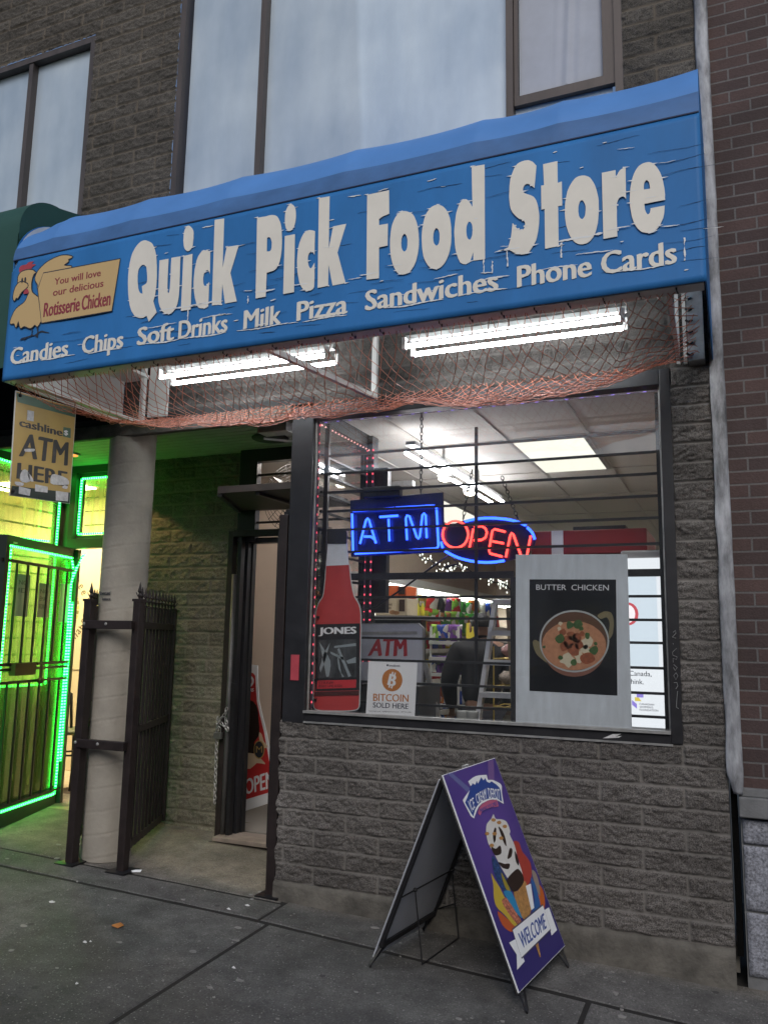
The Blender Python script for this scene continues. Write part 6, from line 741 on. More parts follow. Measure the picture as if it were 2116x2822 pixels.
for x, z0, z1 in ((-.31, 3.19, 3.26), (-.20, 3.2, 3.28), (-1.56, 3.23, 3.27), (-1.93, 3.19, 3.26), (.04, 3.2, 3.27), (-.27, 3.18, 3.24), (-1.905, 3.12, 3.16), (.545, 3.1, 3.2)):
    n = 8; wt.append([(x + random.uniform(-.003, .003) + .003, z0 + (z1 - z0) * i / n) for i in range(n + 1)] + [(x + random.uniform(-.003, .003) - .002, z1 - (z1 - z0) * i / n) for i in range(n + 1)])
# short spurs sticking out of the letter edges
for P in LETTERS:
    q = P[0]
    for i in range(0, len(q), 3):
        if random.random() < .30:
            x, z = q[i]; cx = sum(p[0] for p in q) / len(q); s = 1 if x > cx else -1; L = random.uniform(.008, .028)
            wt.append([(x - s * .006, z + .004), (x + s * L, z + random.uniform(-.001, .004)), (x - s * .006, z - .004)])
ck_ = flat('crack', dk, (0, FY - .0042, 0), XZ, .0008, M['crack'], aw, islands=True); ck_['kind'] = 'stuff'
pv_ = flat('peeling_vinyl', wt, (0, FY - .0050, 0), XZ, .0016, M['peel'], aw, islands=True); pv_['kind'] = 'stuff'
# ------------------------------------------------------------------ fluorescent fixtures under the awning
M['tube_on'] = emat('tube_light', (.93, .97, 1.0), 20.0)
def fixture(x0, x1, y, z, label):
    t = thing('fluorescent_fixture', label, 'light fixture', ((x0 + x1) / 2, y, z), 'tube lights under the awning')
    MB().box((x0 - .03, y - .018, z + .055), (x1 + .03, y + .018, z + .085)).build('housing', M['galv'], t, bevel=.004)
    for dy in (-.068, .068): MB().tube([(x0, y + dy, z), (x1, y + dy, z)], .0125, 10).build('tube', M['tube_on'], t, smooth=True)
    mb = MB()
    for x in (x0 - .012, x1 + .012):
        for dy in (-.068, .068): mb.box((x - .010, y + dy - .014, z - .016), (x + .010, y + dy + .014, z + .05))
    each(mb, 'socket', M['white_paint'], t)
fixture(-2.60, -1.44, -.335, 3.15, 'left twin fluorescent tube fixture glowing under the awning')
fixture(-.94, .205, -.325, 3.145, 'right twin fluorescent tube fixture glowing under the awning')
# ------------------------------------------------------------------ orange safety netting slung under the awning
M['net'] = mat('orange_netting', (.50, .155, .09), .5, 0, .25, 10)
sx = [-3.3, -3.0, -2.7, -2.3, -1.7, -1.2, -.83, -.55, -.1, .23, .45, .56]; sdp = [.03, .10, .17, .215, .24, .225, .22, .25, .255, .18, .06, .0]
def netp(x, v):
    d = float(np.interp(x, sx, sdp)); xx = x + .012 * math.sin(v * 9 + x * 7)
    y = -.97 + v * .93; bell = math.sin(math.pi * min(1, max(0, v)) ** .8)
    z = 3.0 - d * bell ** .85 + .008 * math.sin(x * 17 + v * 6) * bell + .007 * math.sin(x * 5.3 - v * 11) * bell
    return (xx, y + .03 * math.sin(x * 9) * bell, z)
mb = MB(); random.seed(5); NS = 34; p = .058
for fam in (-1, 1):
    for i in range(-16, 86):
        x0 = -3.3 + i * p + random.uniform(-.008, .008); sl = .62 * fam; path = []
        for k in range(NS + 1):
            v = k / NS; x = x0 + (sl * v if fam > 0 else sl * v + .62) + .010 * math.sin(v * 21 + i * 1.7)
            if -3.26 <= x <= .57:
                q = netp(x, v); path.append((q[0], q[1] + random.uniform(-.003, .003), q[2] + random.uniform(-.003, .003)))
            elif len(path): break
        if len(path) > 2: mb.tube(path, .0019, 4, caps=False)
# a second, bunched fold of net along the low line
for i in range(42):
    x0 = -2.7 + i * .073 + random.uniform(-.02, .02); fam = random.choice((-1, 1)); path = []
    for k in range(13):
        v = .38 + .34 * k / 12; x = x0 + fam * .42 * k / 12
        if -3.1 < x < .4: q = netp(x, v); path.append((q[0], q[1] + random.uniform(-.01, .01), q[2] - .006 - .02 * math.sin(k / 12 * math.pi) * random.random()))
    if len(path) > 3: mb.tube(path, .0019, 4, caps=False)
nt_ = mb.build('safety_net', M['net'], None); tag(nt_, 'orange plastic mesh netting sagging below the blue awning', 'net')
mb = MB()
for i in range(26):
    x = -3.2 + i * .148; mb.tube([(x, FY + .03, 3.03), (x + .006, FY + .02, 2.99), (x + .01, FY + .05, 2.985), (x, FY + .07, 3.02)], .0035, 5)
for z in (3.02, 3.08, 3.14, 3.2, 3.26, 3.32): mb.tube([(.50, -.11, z), (.515, -.115, z - .012), (.53, -.10, z)], .006, 5)
each(mb, 'tie_wire', M['black_metal'], nt_)
# ------------------------------------------------------------------ green awning of the shop on the left
M['green'] = mat('dark_green_canvas', (.018, .075, .058), .6, 0, .12, 3, bump=.06, bs=120)
ga = thing('green_awning', 'dark green rounded awning beyond the left end of the blue one', 'awning', (-4.6, -1.0, 3.1))
def gpro(n=16):
    P = [(-1.0, 3.1), (-1.0, 4.0)]
    for i in range(1, n + 1):
        t = math.pi / 2 * i / n; P.append((-1.0 + .30 * (1 - math.cos(t)), 4.0 + .27 * math.sin(t)))
    return P + [(-.35, 4.36), (0, 4.66)]
GP = gpro()
def gh(u, v):
    t = v * (len(GP) - 1); i = min(int(t), len(GP) - 2); f = t - i
    return (-6.5 + u * 3.245, GP[i][0] + (GP[i + 1][0] - GP[i][0]) * f, GP[i][1] + (GP[i + 1][1] - GP[i][1]) * f)
o = MB().grid(gh, 20, 60, flip=False).build('hood', M['green'], ga, smooth=True)
flat('end_panel', [GP + [(0, 3.1)]], (-3.262, 0, 0), YZ, .006, M['green'], ga)
# ------------------------------------------------------------------ concrete column
M['col'] = mat('column_concrete', (.34, .315, .27), .85, 0, .16, 5, bump=.25, bs=40)
def colp(n=380):
    P = []
    for i in range(n + 1):
        z = -.10 + (3.01) * i / n; r = .160
        s = (z / .145) % 1; r -= .0020 * math.exp(-((s - .5) / .035) ** 2) - .001 * math.exp(-((s - .62) / .03) ** 2)
        P.append((r, z))
    return P
def helic(mb):
    n0 = len(mb.v); mb.lathe(colp(), (0, 0, 0), 48)
    out = []
    for x, y, z in mb.v[n0:]:
        t = math.atan2(y, x); zz = min(2.92, max(-.10, z + (.145 * t / (2 * math.pi)) * (1 if .02 < z < 2.85 else 0))); out.append((x - 3.242, y + .13, zz + .06))
    mb.v[n0:] = out
mb = MB(); helic(mb); co = mb.build('concrete_column', M['col'], None, smooth=True); tag(co, 'round concrete column with spiral form marks between the two entrances', 'column')
text_line('graffiti', [('Jawnt.and', (-3.30, -.036, 1.80), .09, .028), ('lettuce', (-3.275, -.036, 1.765), .07, .02)], XZ, .002, M['ch_k'], co, bold=-.01)
# ------------------------------------------------------------------ iron gates
def spear(mb, x, y, z):
    mb.lathe([(.004, 0), (.009, .02), (.014, .035), (.006, .05), (.016, .062), (.011, .08), (.001, .125)], (x, y, z), 6)
    mb.tube([(x - .03, y, z + .055), (x - .016, y, z + .03), (x, y, z + .04)], .004, 4); mb.tube([(x + .03, y, z + .055), (x + .016, y, z + .03), (x, y, z + .04)], .004, 4)
def gate(name, label, P, Q, n, z0, z1, group=None, post_w=.05, m='maroon'):
    P = Vector(P + (0,)); Q = Vector(Q + (0,)); d = (Q - P); L = d.length; dn = d / L
    t = thing(name, label, 'gate', (P.x, P.y, 0), group)
    bs_ = MB(); sps = []; cp = MB(); rl = MB()
    for i in range(n):
        q = P + dn * (L * i / (n - 1)); w = .042 if i in (0, n - 1) else .017; sp = MB(); sps.append(sp)
        bs_.bar((q.x, q.y, z0), (q.x, q.y, z1 + (.02 if i in (0, n - 1) else 0)), w, w, up=dn); cp.box((q.x - w * .62, q.y - w * .62, z1), (q.x + w * .62, q.y + w * .62, z1 + .012)); spear(sp, q.x, q.y, z1 + .01)
    for z in (z0 + .03, z0 + .75, z1 - .12): rl.bar((P.x, P.y, z), (Q.x, Q.y, z), .022, .045)
    each(bs_, 'bar', M[m], t); each(rl, 'rail', M[m], t); each(cp, 'bar_cap', M[m], t); [q.build('spear_tip', M[m], t) for q in sps]; return t
g1 = gate('iron_gate', 'spear tipped iron gate folded open right of the concrete column', (-2.97, .0), (-3.33, .82), 11, .17, 1.72, 'spear tipped gates at the column')
g2 = gate('iron_gate', 'spear tipped iron gate folded back left of the concrete column', (-3.40, .0), (-3.64, .36), 5, .17, 1.72, 'spear tipped gates at the column')
def post(x, y, z1, w, label, group=None, h=True):
    t = thing('gate_post', label, 'post', (x, y, gz(x, y)), group)
    MB().bar((x, y, gz(x, y)), (x, y, z1), w, w, up=(0, 1, 0)).build('shaft', M['maroon'], t, bevel=.004)
    MB().box((x - .075, y - .075, gz(x, y) - .004), (x + .075, y + .075, gz(x, y) + .008)).build('base_plate', M['black_metal'], t)
    if h:
        sp = MB(); spear(sp, x, y, z1); MB().box((x - w * .6, y - w * .6, z1 - .005), (x + w * .6, y + w * .6, z1 + .012)).build('cap', M['maroon'], t); sp.build('spear_tips', M['maroon'], t)
    return t
pl_ = post(-3.335, -.08, 1.76, .06, 'square iron gate post standing left of the concrete column', 'gate posts by the column')
post(-2.945, -.055, 1.76, .055, 'square iron gate post standing right of the concrete column', 'gate posts by the column')
for z in (1.60, .83): MB().box((-3.335, -.125, z - .028), (-2.945, -.085, z + .028)).build('strap', M['maroon'], pl_, bevel=.004)
mb = MB()
for z in (1.6, .83):
    for x in (-3.335, -3.15): mb.ball((x, -.127, z + .005), .011, 8, 5, (1, .6, 1))
each(mb, 'bolt', M['galv'], pl_)
MB().box((-3.40, -.03, .16), (-3.365, .01, 1.70)).build('shaft', M['maroon'], pl_)
jp = post(-1.908, .03, 2.30, .062, 'dark maroon gate post at the left edge of the window bay', None, False)
MB().box((-1.962, .03, .3), (-1.935, .10, 2.2)).build('hinge_stile', M['black_metal'], jp)
# ------------------------------------------------------------------ hanging bank machine banner
XP = (Vector((0, 1, 0)), Vector((0, 0, 1)), Vector((1, 0, 0)))
hb = thing('hanging_sign', 'worn yellow hanging cash machine sign with torn stickers under the awning', 'sign', (-3.22, -.7, 2.98))
M['olive'] = mat('sign_yellow', (.50, .34, .09), .45, 0, .08, 5); M['bandg'] = mat('sign_green', (.085, .17, .11), .5, 0, .15, 7); M['bandd'] = mat('sign_dark_green', (.02, .035, .028), .5, 0, .3, 12); M['charcoal'] = mat('sign_charcoal', (.035, .035, .033), .5)
M['torn'] = mat('torn_sticker', (.62, .62, .62), .7, 0, .25, 40)
flat('panel', [CL[0]], (-3.226, 0, 0), XP, .006, M['olive'], hb); flat('panel_edge', [grow(CL[0], .006)], (-3.2265, 0, 0), XP, .0055, M['white_paint'], hb)
flat('top_band', [CL[1]], (-3.22, 0, 0), XP, .0012, M['bandg'], hb); flat('bottom_band', [CL[2]], (-3.22, 0, 0), XP, .0012, M['bandd'], hb); flat('dollar_box', [CL[3]], (-3.22, 0, 0), XP, .0012, M['bandg'], hb)
text_quads('lettering', [('cashline', CL[4]), ('ATM', CL[5]), ('HERE', CL[6])], (-3.22, 0, 0), XP, .0015, M['charcoal'], hb, bold=.03)
text_quads('lettering', [('$', CL[7])], (-3.2185, 0, 0), XP, .0012, M['paper'], hb, bold=.02)
flats('torn_sticker', CL_STK, (-3.2182, 0, 0), XP, .002, M['torn'], hb)
mb = MB()
for y, z in ((-.92, 2.945), (-.485, 2.965), (-.91, 2.365)): mb.ball((-3.216, y, z), .012, 8, 5)
for y, z in ((-.92, 2.945), (-.485, 2.965)): mb.tube([(-3.216, y, z), (-3.22, y + .01, z + .06)], .003, 4)
each(mb, 'eyelet', M['black_metal'], hb)
# ------------------------------------------------------------------ sandwich board on the pavement
AO = Vector((-.612, -.668, .916)); AU = Vector((0.12702741, 0.99179091, 0.01465701)); AV = -Vector((0.38573388, -0.03577996, -0.92191603)); AN = AU.cross(AV).normalized()
if AN.x < 0: AN = -AN
AF_ = (AU, AV, AN)
ab = thing('sandwich_board', 'purple sandwich board with ice cream cones standing on the pavement', 'sandwich board', (-.55, -.4, 0))
def pt(u, v, n=0): return AO + AU * u + AV * v + AN * n
def poster_mat():
    m = mat('purple_poster', (.1, .06, .3), .3, coat=.3); nt = m.node_tree; L = nt.links; b = nt.nodes['Principled BSDF']; tc = nt.nodes.new('ShaderNodeTexCoord')
    mp = nt.nodes.new('ShaderNodeMapping'); mp.inputs['Location'].default_value = (.02, .0, -.62); L.new(tc.outputs['Object'], mp.inputs[0])
    gr = nt.nodes.new('ShaderNodeTexGradient'); gr.gradient_type = 'SPHERICAL'; mp.inputs['Scale'].default_value = (1.6, 1.6, 1.6); mp.inputs['Location'].default_value = (.1, -.05, -1.0); L.new(mp.outputs[0], gr.inputs[0])
    x = nt.nodes.new('ShaderNodeMix'); x.data_type = 'RGBA'; L.new(gr.outputs['Fac'], x.inputs[0]); x.inputs[6].default_value = (.030, .022, .16, 1); x.inputs[7].default_value = (.14, .075, .36, 1); L.new(x.outputs[2], b.inputs['Base Color']); return m
w_, h_ = .614, .936
pn = flat('front_panel', [[(0, 0), (w_, 0), (w_, -h_), (0, -h_)]], AO - AN * .006, AF_, .006, poster_mat(), ab)
flat('panel_edge', [[(-.004, .003), (w_ + .004, .003), (w_ + .004, -h_ - .003), (-.004, -h_ - .003)]], AO - AN * .0075, AF_, .006, M['paper'], ab)
col = lambda n, r, g_, b_: M.setdefault(n, mat(n, (r, g_, b_), .35))
M['p_cone'] = mat('p_cone', (.42, .22, .075), .5, 0, .4, 60)
M['p_sprk'] = mat('p_sprinkle', (.46, .16, .10), .4, 0, .9, 90)
seq = [('light_ray', AF_RAY1, col('p_ray', .13, .14, .34)), ('light_ray', AF_RAY2, col('p_ray2', .18, .10, .28)),
       ('popsicle', AF_REDPOP, col('p_red', .40, .05, .035)), ('popsicle', AF_ORANGE, col('p_or', .55, .12, .02)), ('bar_edge', AF_BARL, col('p_or2', .50, .10, .03)), ('granola', AF_GRANOLA, col('p_gran', .30, .24, .20)),
       ('wrapper', AF_CUP2, col('p_blue2', .03, .12, .35)), ('ice_bar', AF_BAR, col('p_yel', .55, .40, .05)), ('sprinkles', AF_BARR, M['p_sprk']), ('sprinkle_cone', AF_SPRK, mat('p_blue_sprinkle', (.025, .06, .17), .4, 0, .95, 80)), ('sprinkles', AF_SPRKY, col('p_spy', .33, .26, .03)),
       ('wrapper', AF_CUP, col('p_cup', .03, .25, .48)), ('cone', AF_CONE, M['p_cone']), ('cone_tip', AF_TIP, M['p_cone']), ('stick', AF_STICK, M['paper']),
       ('soft_ice', AF_SWIRL, mat('p_white', (.68, .67, .64), .4, 0, .08, 14)), ('chocolate', AF_CHOC, col('p_choc', .03, .017, .013)), ('nut', AF_NUT, col('p_nut', .45, .23, .07)),
       ('badge', AF_BADGEW, M['paper']), ('badge_field', AF_BADGEB, col('p_badge', .03, .07, .30)), ('pink_banner', AF_PINK, col('p_pink', .50, .12, .22)),
       ('ribbon_tail', AF_RIBL, M['paper']), ('ribbon_tail', AF_RIBR, M['paper']), ('ribbon_shadow', [grow(AF_RIBBON[0], .006)], col('p_edge', .07, .07, .12)), ('ribbon', AF_RIBBON, M['paper'])]
for i, (nm, P, mt) in enumerate(seq): flat(nm, P, AO + AN * .00015 * (i + 1), AF_, .00015, mt, pn, islands=True) if len(P) == 1 else flats(nm, P, AO + AN * .00015 * (i + 1), AF_, .00015, mt, pn)
T = AO + AN * .00015 * (len(seq) + 1)
text_quads('lettering', [('ICE', AF_T[0]), ('CREAM', AF_T[1]), ('DEPOT', AF_T[2])], T, AF_, .0002, M['paper'], pn, bold=.006)
text_quads('lettering', [('MAKING YOU SMILE', AF_T[3])], T, AF_, .0002, M['p_badge'], pn, bold=.01)
text_quads('lettering', [('WELCOME', AF_T[4])], T, AF_, .0002, M['p_badge'], pn, bold=.03)
# waffle lines on the cone
mb = MB()
# steel frames, legs, rear panel
F1, F2, K1, K2 = Vector((-.218, -.707, -.027)), Vector((-.148, -.154, -.018)), Vector((-.992, -.609, .0)), Vector((-.927, -.057, .007))
A1 = pt(.0, -.02, -.022); A2 = pt(w_, -.02, -.022)
fr = MB().tube([pt(-.002, -.01, -.014), pt(-.002, -h_ - .01, -.014)], .007, 6).tube([pt(w_ + .002, -.01, -.014), pt(w_ + .002, -h_ - .01, -.014)], .007, 6).tube([pt(0, -h_ - .008, -.014), pt(w_, -h_ - .008, -.014)], .007, 6).tube([pt(0, -.02, -.014), pt(w_, -.02, -.014)], .006, 6)
fr.build('front_frame', M['black_metal'], ab)
def hoop(mb, c, s, up):
    """bent steel-rod foot: a narrow V between two points of the frame and the ground"""
    a = up - s * .03; b = up + s * .03; mb.tube([a, c - s * .006 + Vector((0, 0, .012)), c + Vector((0, 0, .004)), c + s * .006 + Vector((0, 0, .012)), b], .0055, 6)
for c, u in ((F1, .05), (F2, w_ - .05)):
    lg = MB(); hoop(lg, c, AU, pt(u, -h_ - .004, -.014)); lg.build('leg', M['black_metal'], ab)
RT1 = Vector((-.628, -.63, .885)); RT2 = Vector((-.552, -.075, .89))
RU = (RT2 - RT1).normalized(); RD1 = (K1 - RT1); RVn = -(RD1 - RU * RD1.dot(RU)).normalized(); RN = RU.cross(RVn).normalized()
if RN.x > 0: RN = -RN
RF = (RU, RVn, RN); rl_ = (RD1 - RU * RD1.dot(RU)).length; rw = (RT2 - RT1).length
M['white_back'] = mat('coroplast_back', (.45, .47, .52), .5, 0, .05, 10)
flat('rear_panel', [[(-.012, .0), (rw + .004, .0), (rw + .004, -rl_ + .035), (-.012, -rl_ + .035)]], RT1 + RN * .012, RF, .006, M['white_back'], ab)
rp = lambda u, v, n=0: RT1 + RU * u + RVn * v + RN * n
fr = MB().bar(rp(.0, .02), rp(0, -rl_ + .10), .016, .018).bar(rp(rw, .02), rp(rw, -rl_ + .10), .014, .016).bar(rp(0, -rl_ + .10), rp(rw, -rl_ + .10), .014, .02).bar(rp(0, -.02), rp(rw, -.02), .012, .014)
fr.build('rear_frame', M['black_metal'], ab)
for c, u in ((K1, .04), (K2, rw - .04)):
    lg = MB(); hoop(lg, c, RU, rp(u, -rl_ + .095)); lg.build('leg', M['black_metal'], ab)
# swing-down rod spreader
br = MB(); v0 = -rl_ * .62
br.tube([rp(.0, v0, -.012), rp(rw, v0, -.012)], .004, 5); b1 = rp(.13, v0, -.012); b2 = rp(rw - .03, v0, -.012)
d1 = Vector((b1.x, b1.y, gz(b1.x, b1.y) + .006)) + Vector((.04, 0, 0)); d2 = Vector((b2.x, b2.y, gz(b2.x, b2.y) + .006)) + Vector((.04, 0, 0))
br.tube([b1, d1, d2, b2], .0038, 5); br.ball(b1, .011, 8, 6).ball(b2, .011, 8, 6); br.tube([(b2 + d2) / 2, rp(rw, -rl_ + .12, 0)], .004, 5)
br.build('spreader', M['black_metal'], ab)
MB().box((-.60, -.43, .905), (-.585, -.36, .93)).build('hinge', M['galv'], ab)
# ------------------------------------------------------------------ the store window
sw = MB().box((-1.862, -.012, 1.036), (-1.712, .075, 2.985)).box((.352, -.012, 1.05), (.408, .075, 2.985)).box((-1.712, -.012, 2.90), (.352, .075, 2.985)).box((-1.712, -.012, 1.045), (.352, .075, 1.098)).build('store_window', M['black_frame'], bld, bevel=.004)
MB().box((-1.712, -.03, 1.098), (.352, .02, 1.112)).box((-1.712, -.02, 1.04), (.36, -.012, 1.05)).build('sill', M['galv'], sw)
MB().box((-1.712, .030, 1.098), (.352, .036, 2.90)).build('glass', M['glass'], sw)
mb = MB().box((-1.712, .022, 1.10), (-1.702, .03, 2.90)).box((.342, .022, 1.10), (.352, .03, 2.90)); each(mb, 'bead', M['galv'], sw)
BARZ = [2.69, 2.572, 2.452, 2.33, 2.21, 2.07, 1.79, 1.665, 1.545, 1.415, 1.285, 1.165]
mb = MB()
for z in BARZ: mb.box((-1.70, .137, z - .007), (.33, .151, z + .007))
mb.box((-1.70, .135, 1.895), (-.478, .153, 1.935)); mb.box((.02, .135, 1.895), (.33, .153, 1.935))
each(mb, 'security_bar', M['black_metal'], sw)
each(MB().box((-.712, .152, 1.30), (-.694, .166, 2.80)).box((-.495, .13, 1.10), (-.465, .152, 1.90)).box((.315, .13, 1.10), (.345, .155, 2.90)).box((-1.70, .13, 1.1), (-1.672, .155, 2.9)), 'bar_post', M['black_metal'], sw)
# side return of the bay: glass, posts and bars seen from inside
sv = MB().box((-1.755, .80, .13), (-1.665, .90, 2.98)).box((-1.755, .08, 2.90), (-1.705, .80, 2.985)).box((-1.755, .08, 1.04), (-1.70, .80, 1.10)).box((-1.665, .84, 1.72), (-1.56, .90, 2.75)).build('side_window', M['black_frame'], bld)
MB().box((-1.735, .08, 1.10), (-1.729, .80, 2.90)).build('glass', M['glass_clean'], sv)
mb = MB()
for z in BARZ + [1.915]: mb.box((-1.715, .11, z - .007), (-1.70, .80, z + .007))
each(mb, 'security_bar', M['black_metal'], sv)
# small marks on the black frame
MB().box((-1.81, -.018, 1.285), (-1.755, -.012, 1.436)).build('red_sticker', mat('faded_red', (.42, .055, .075), .6, 0, .1, 20), sw)
flat('torn_label', [[(.02, 1.058), (.10, 1.066), (.115, 1.076), (.085, 1.07), (.112, 1.086), (.07, 1.082)]], (0, -.0125, 0), XZ, .002, M['torn'], sw)
random.seed(9)
def scrawl(pts, r=.0022): return pts
mb = MB(); gx = lambda a, z: (.362 + a, -.0135, z)
for st in ([(.018, 1.60), (.028, 1.61), (.03, 1.595), (.012, 1.575), (.03, 1.57)], [(.014, 1.545), (.016, 1.54)], [(.03, 1.52), (.01, 1.50), (.012, 1.485), (.032, 1.478), (.028, 1.465), (.012, 1.47), (.012, 1.45)], [(.014, 1.44), (.03, 1.425), (.02, 1.41), (.012, 1.425)], [(.024, 1.40), (.012, 1.385), (.022, 1.365), (.032, 1.385), (.024, 1.40)], [(.012, 1.35), (.026, 1.352), (.03, 1.335), (.02, 1.32)], [(.028, 1.31), (.022, 1.26), (.02, 1.23), (.03, 1.225)]):
    mb.tube([gx(*p) for p in st], .0014, 4)
mb.build('scratched_graffiti', M['galv'], sw)
# chalk tag on the red brick
mb = MB()
for st in ([(.855, 1.735), (.885, 1.735), (.868, 1.705), (.855, 1.735)], [(.888, 1.735), (.90, 1.705), (.912, 1.735), (.895, 1.735)], [(.915, 1.735), (.916, 1.71), (.93, 1.708), (.932, 1.735)]): mb.tube([(a, .010, z) for a, z in st], .0016, 4)
mb.build('chalk_tag', M['torn'], nb)
# ------------------------------------------------------------------ door of the store
MB().box((-2.80, .84, 2.865), (-1.72, .90, 2.985)).box((-2.80, .84, 2.25), (-2.645, .90, 2.865)).box((-2.745, .85, .12), (-2.70, .95, 2.25)).build('door_surround', M['black_frame'], bld)
df = MB().box((-2.85, .80, .10), (-2.805, .86, 2.33)).box((-2.805, .80, 2.285), (-2.0, .86, 2.335)).build('door_frame', M['maroon'], bld, bevel=.003)
MB().box((-2.80, .86, 2.24), (-2.0, .93, 2.28)).box((-2.70, .9, .12), (-2.688, .95, 2.25)).build('header', M['black_metal'], df)
MB().tube([(-2.778, .80, .10), (-2.778, .80, 2.0)], .02, 10).build('conduit', mat('conduit_grey', (.10, .10, .10), .5, .2, .3, 8), df, smooth=True)
MB().box((-2.745, .78, .12), (-2.715, .83, 2.28)).box((-2.745, .77, 1.05), (-2.71, .80, 1.2)).build('gate_stile', M['black_metal'], df)
mb = MB()
for z in (2.764, 2.59, 2.396): mb.box((-2.645, .86, z - .008), (-1.75, .876, z + .008))
mb.box((-2.645, .85, 2.49), (-1.75, .89, 2.52)).box((-2.36, .86, 2.33), (-2.33, .88, 2.87)); each(mb, 'transom_bar', M['black_metal'], df)
MB().box((-2.80, .70, .105), (-1.80, .93, .135)).build('threshold', mat('worn_step', (.22, .18, .15), .7, 0, .25, 12), df, bevel=.004)
# shallow dark canopy shelf over the door
sh = thing('door_canopy', 'dark flat canopy shelf jutting out above the store door', 'canopy', (-2.25, .5, 2.5))
MB().add([(-2.50, .13, 2.49), (-1.87, .12, 2.49), (-1.87, .84, 2.49), (-2.79, .84, 2.49), (-2.50, .13, 2.535), (-1.87, .12, 2.535), (-1.87, .84, 2.535), (-2.79, .84, 2.535)], [(3, 2, 1, 0), (4, 5, 6, 7), (0, 1, 5, 4), (1, 2, 6, 5), (2, 3, 7, 6), (3, 0, 4, 7)]).build('shelf', mat('canopy_board', (.055, .042, .036), .6, 0, .3, 10), sh)
MB().bar((-2.49, .14, 2.48), (-2.78, .83, 2.48), .03, .02).bar((-2.2, .15, 2.478), (-2.2, .83, 2.478), .03, .02).build('bracket', M['black_metal'], sh)
# folded security gate leaf by the window bay
sg = thing('security_gate', 'black steel security gate swung open against the window bay', 'gate', (-1.93, .13, 0))
gp = lambda t, z: (-1.955 - .05 * t, .14 + .60 * t, z)
MB().bar(gp(0, .3), gp(0, 2.34), .04, .04, up=(0, 1, 0)).bar(gp(1, .2), gp(1, 2.36), .05, .05, up=(0, 1, 0)).bar(gp(0, 2.33), gp(1, 2.33), .04, .05).bar(gp(0, .33), gp(1, .33), .04, .05).bar(gp(0, 1.2), gp(1, 1.2), .03, .08).build('frame', M['black_metal'], sg)
mb = MB()
for i in range(1, 7): mb.bar(gp(i / 7, .33), gp(i / 7, 2.33), .018, .018, up=(0, 1, 0))
each(mb, 'bar', M['black_metal'], sg)
MB().box((-2.03, .70, .35), (-1.99, .78, 1.62)).build('lock_stile', M['maroon'], sg)
# chain with padlock on the left jamb
def links(pts, mb, L=.034, r=.0042):
    acc = 0; n = 0; P = [Vector(p) for p in pts]; seg = []
    for a, b in zip(P[:-1], P[1:]):
        k = max(1, round((b - a).length / (L * .78)))
        for i in range(k): seg.append((a.lerp(b, i / k), a.lerp(b, (i + 1) / k)))
    for i, (a, b) in enumerate(seg):
        c = (a + b) / 2; d = (b - a).normalized(); s = d.cross(Vector((0, 1, 0))); s = s.normalized() if s.length > .1 else Vector((1, 0, 0)); s = s if i % 2 else d.cross(s).normalized()
        ring = [c + d * (math.cos(t) * L / 2) + s * (math.sin(t) * L * .3) for t in [2 * math.pi * q / 10 for q in range(10)]]
        mb.tube(ring, r, 5, closed=True)
ch = thing('chain', 'steel chain with a padlock hanging from the left door jamb', 'chain', (-2.8, .77, .6))
mb = MB(); links([(-2.85, .775, .89), (-2.82, .76, .94), (-2.775, .76, .98), (-2.77, .765, 1.02)], mb); links([(-2.845, .78, .93), (-2.80, .765, .90), (-2.75, .765, .87)], mb); links([(-2.86, .79, .95), (-2.855, .78, .80), (-2.845, .78, .34)], mb); links([(-2.78, .77, .95), (-2.755, .77, .86)], mb)
mb.build('links', M['galv'], ch)
MB().box((-2.86, .745, .80), (-2.80, .775, .845)).tube([(-2.85, .76, .84), (-2.85, .76, .875), (-2.83, .76, .89), (-2.81, .76, .875), (-2.81, .76, .84)], .005, 6).build('padlock', mat('padlock_steel', (.5, .5, .48), .3, .9), ch, bevel=.003)
# round black vent in the soffit and a small camera near it
vt = MB().lathe([(.13, 2.945), (.135, 2.955), (.12, 2.966)], (-2.35, .53, 0), 28).build('soffit_vent', M['dark_void'], None, smooth=True); tag(vt, 'round dark vent plate in the recess ceiling near the store door', 'vent')
cm = thing('security_camera', 'small grey camera and bracket fixed to the recess ceiling', 'camera', (-2.12, .22, 2.9)); MB().box((-2.24, .18, 2.90), (-2.02, .30, 2.965)).build('housing', M['galv'], cm); MB().bar((-2.2, .2, 2.86), (-2.1, .4, 2.88), .012, .012).build('bracket', M['galv'], cm)
# wall fan behind the transom
FX = -2.46
fa = thing('wall_fan', 'large black caged fan mounted inside above the store door', 'fan', (-2.42, 1.35, 2.62))
fc_ = Vector((FX, 1.1, 2.62)); mb = MB()
for r in [.05 + .028 * i for i in range(9)]: mb.tube([fc_ + Vector((r * math.cos(t), -.05 * (1 - (r / .28) ** 2), r * math.sin(t))) for t in [2 * math.pi * q / 28 for q in range(28)]], .0022, 4, closed=True)
for k in range(20):
    t = 2 * math.pi * k / 20; mb.tube([fc_ + Vector((r * math.cos(t), -.05 * (1 - (r / .28) ** 2), r * math.sin(t))) for r in (.02, .15, .28)], .0025, 4)
mb.build('cage', M['black_metal'], fa)
mb = MB()
for k in range(3):
    t = 2 * math.pi * k / 3; a = fc_ + Vector((.04 * math.cos(t), .02, .04 * math.sin(t))); b = fc_ + Vector((.25 * math.cos(t + .3), .03, .25 * math.sin(t + .3))); mb.bar(a, b, .004, .12, up=(0, 1, 0))
mb.ball(fc_ + Vector((0, .05, 0)), .06); mb.build('blades', mat('fan_grey', (.2, .2, .2), .4), fa)
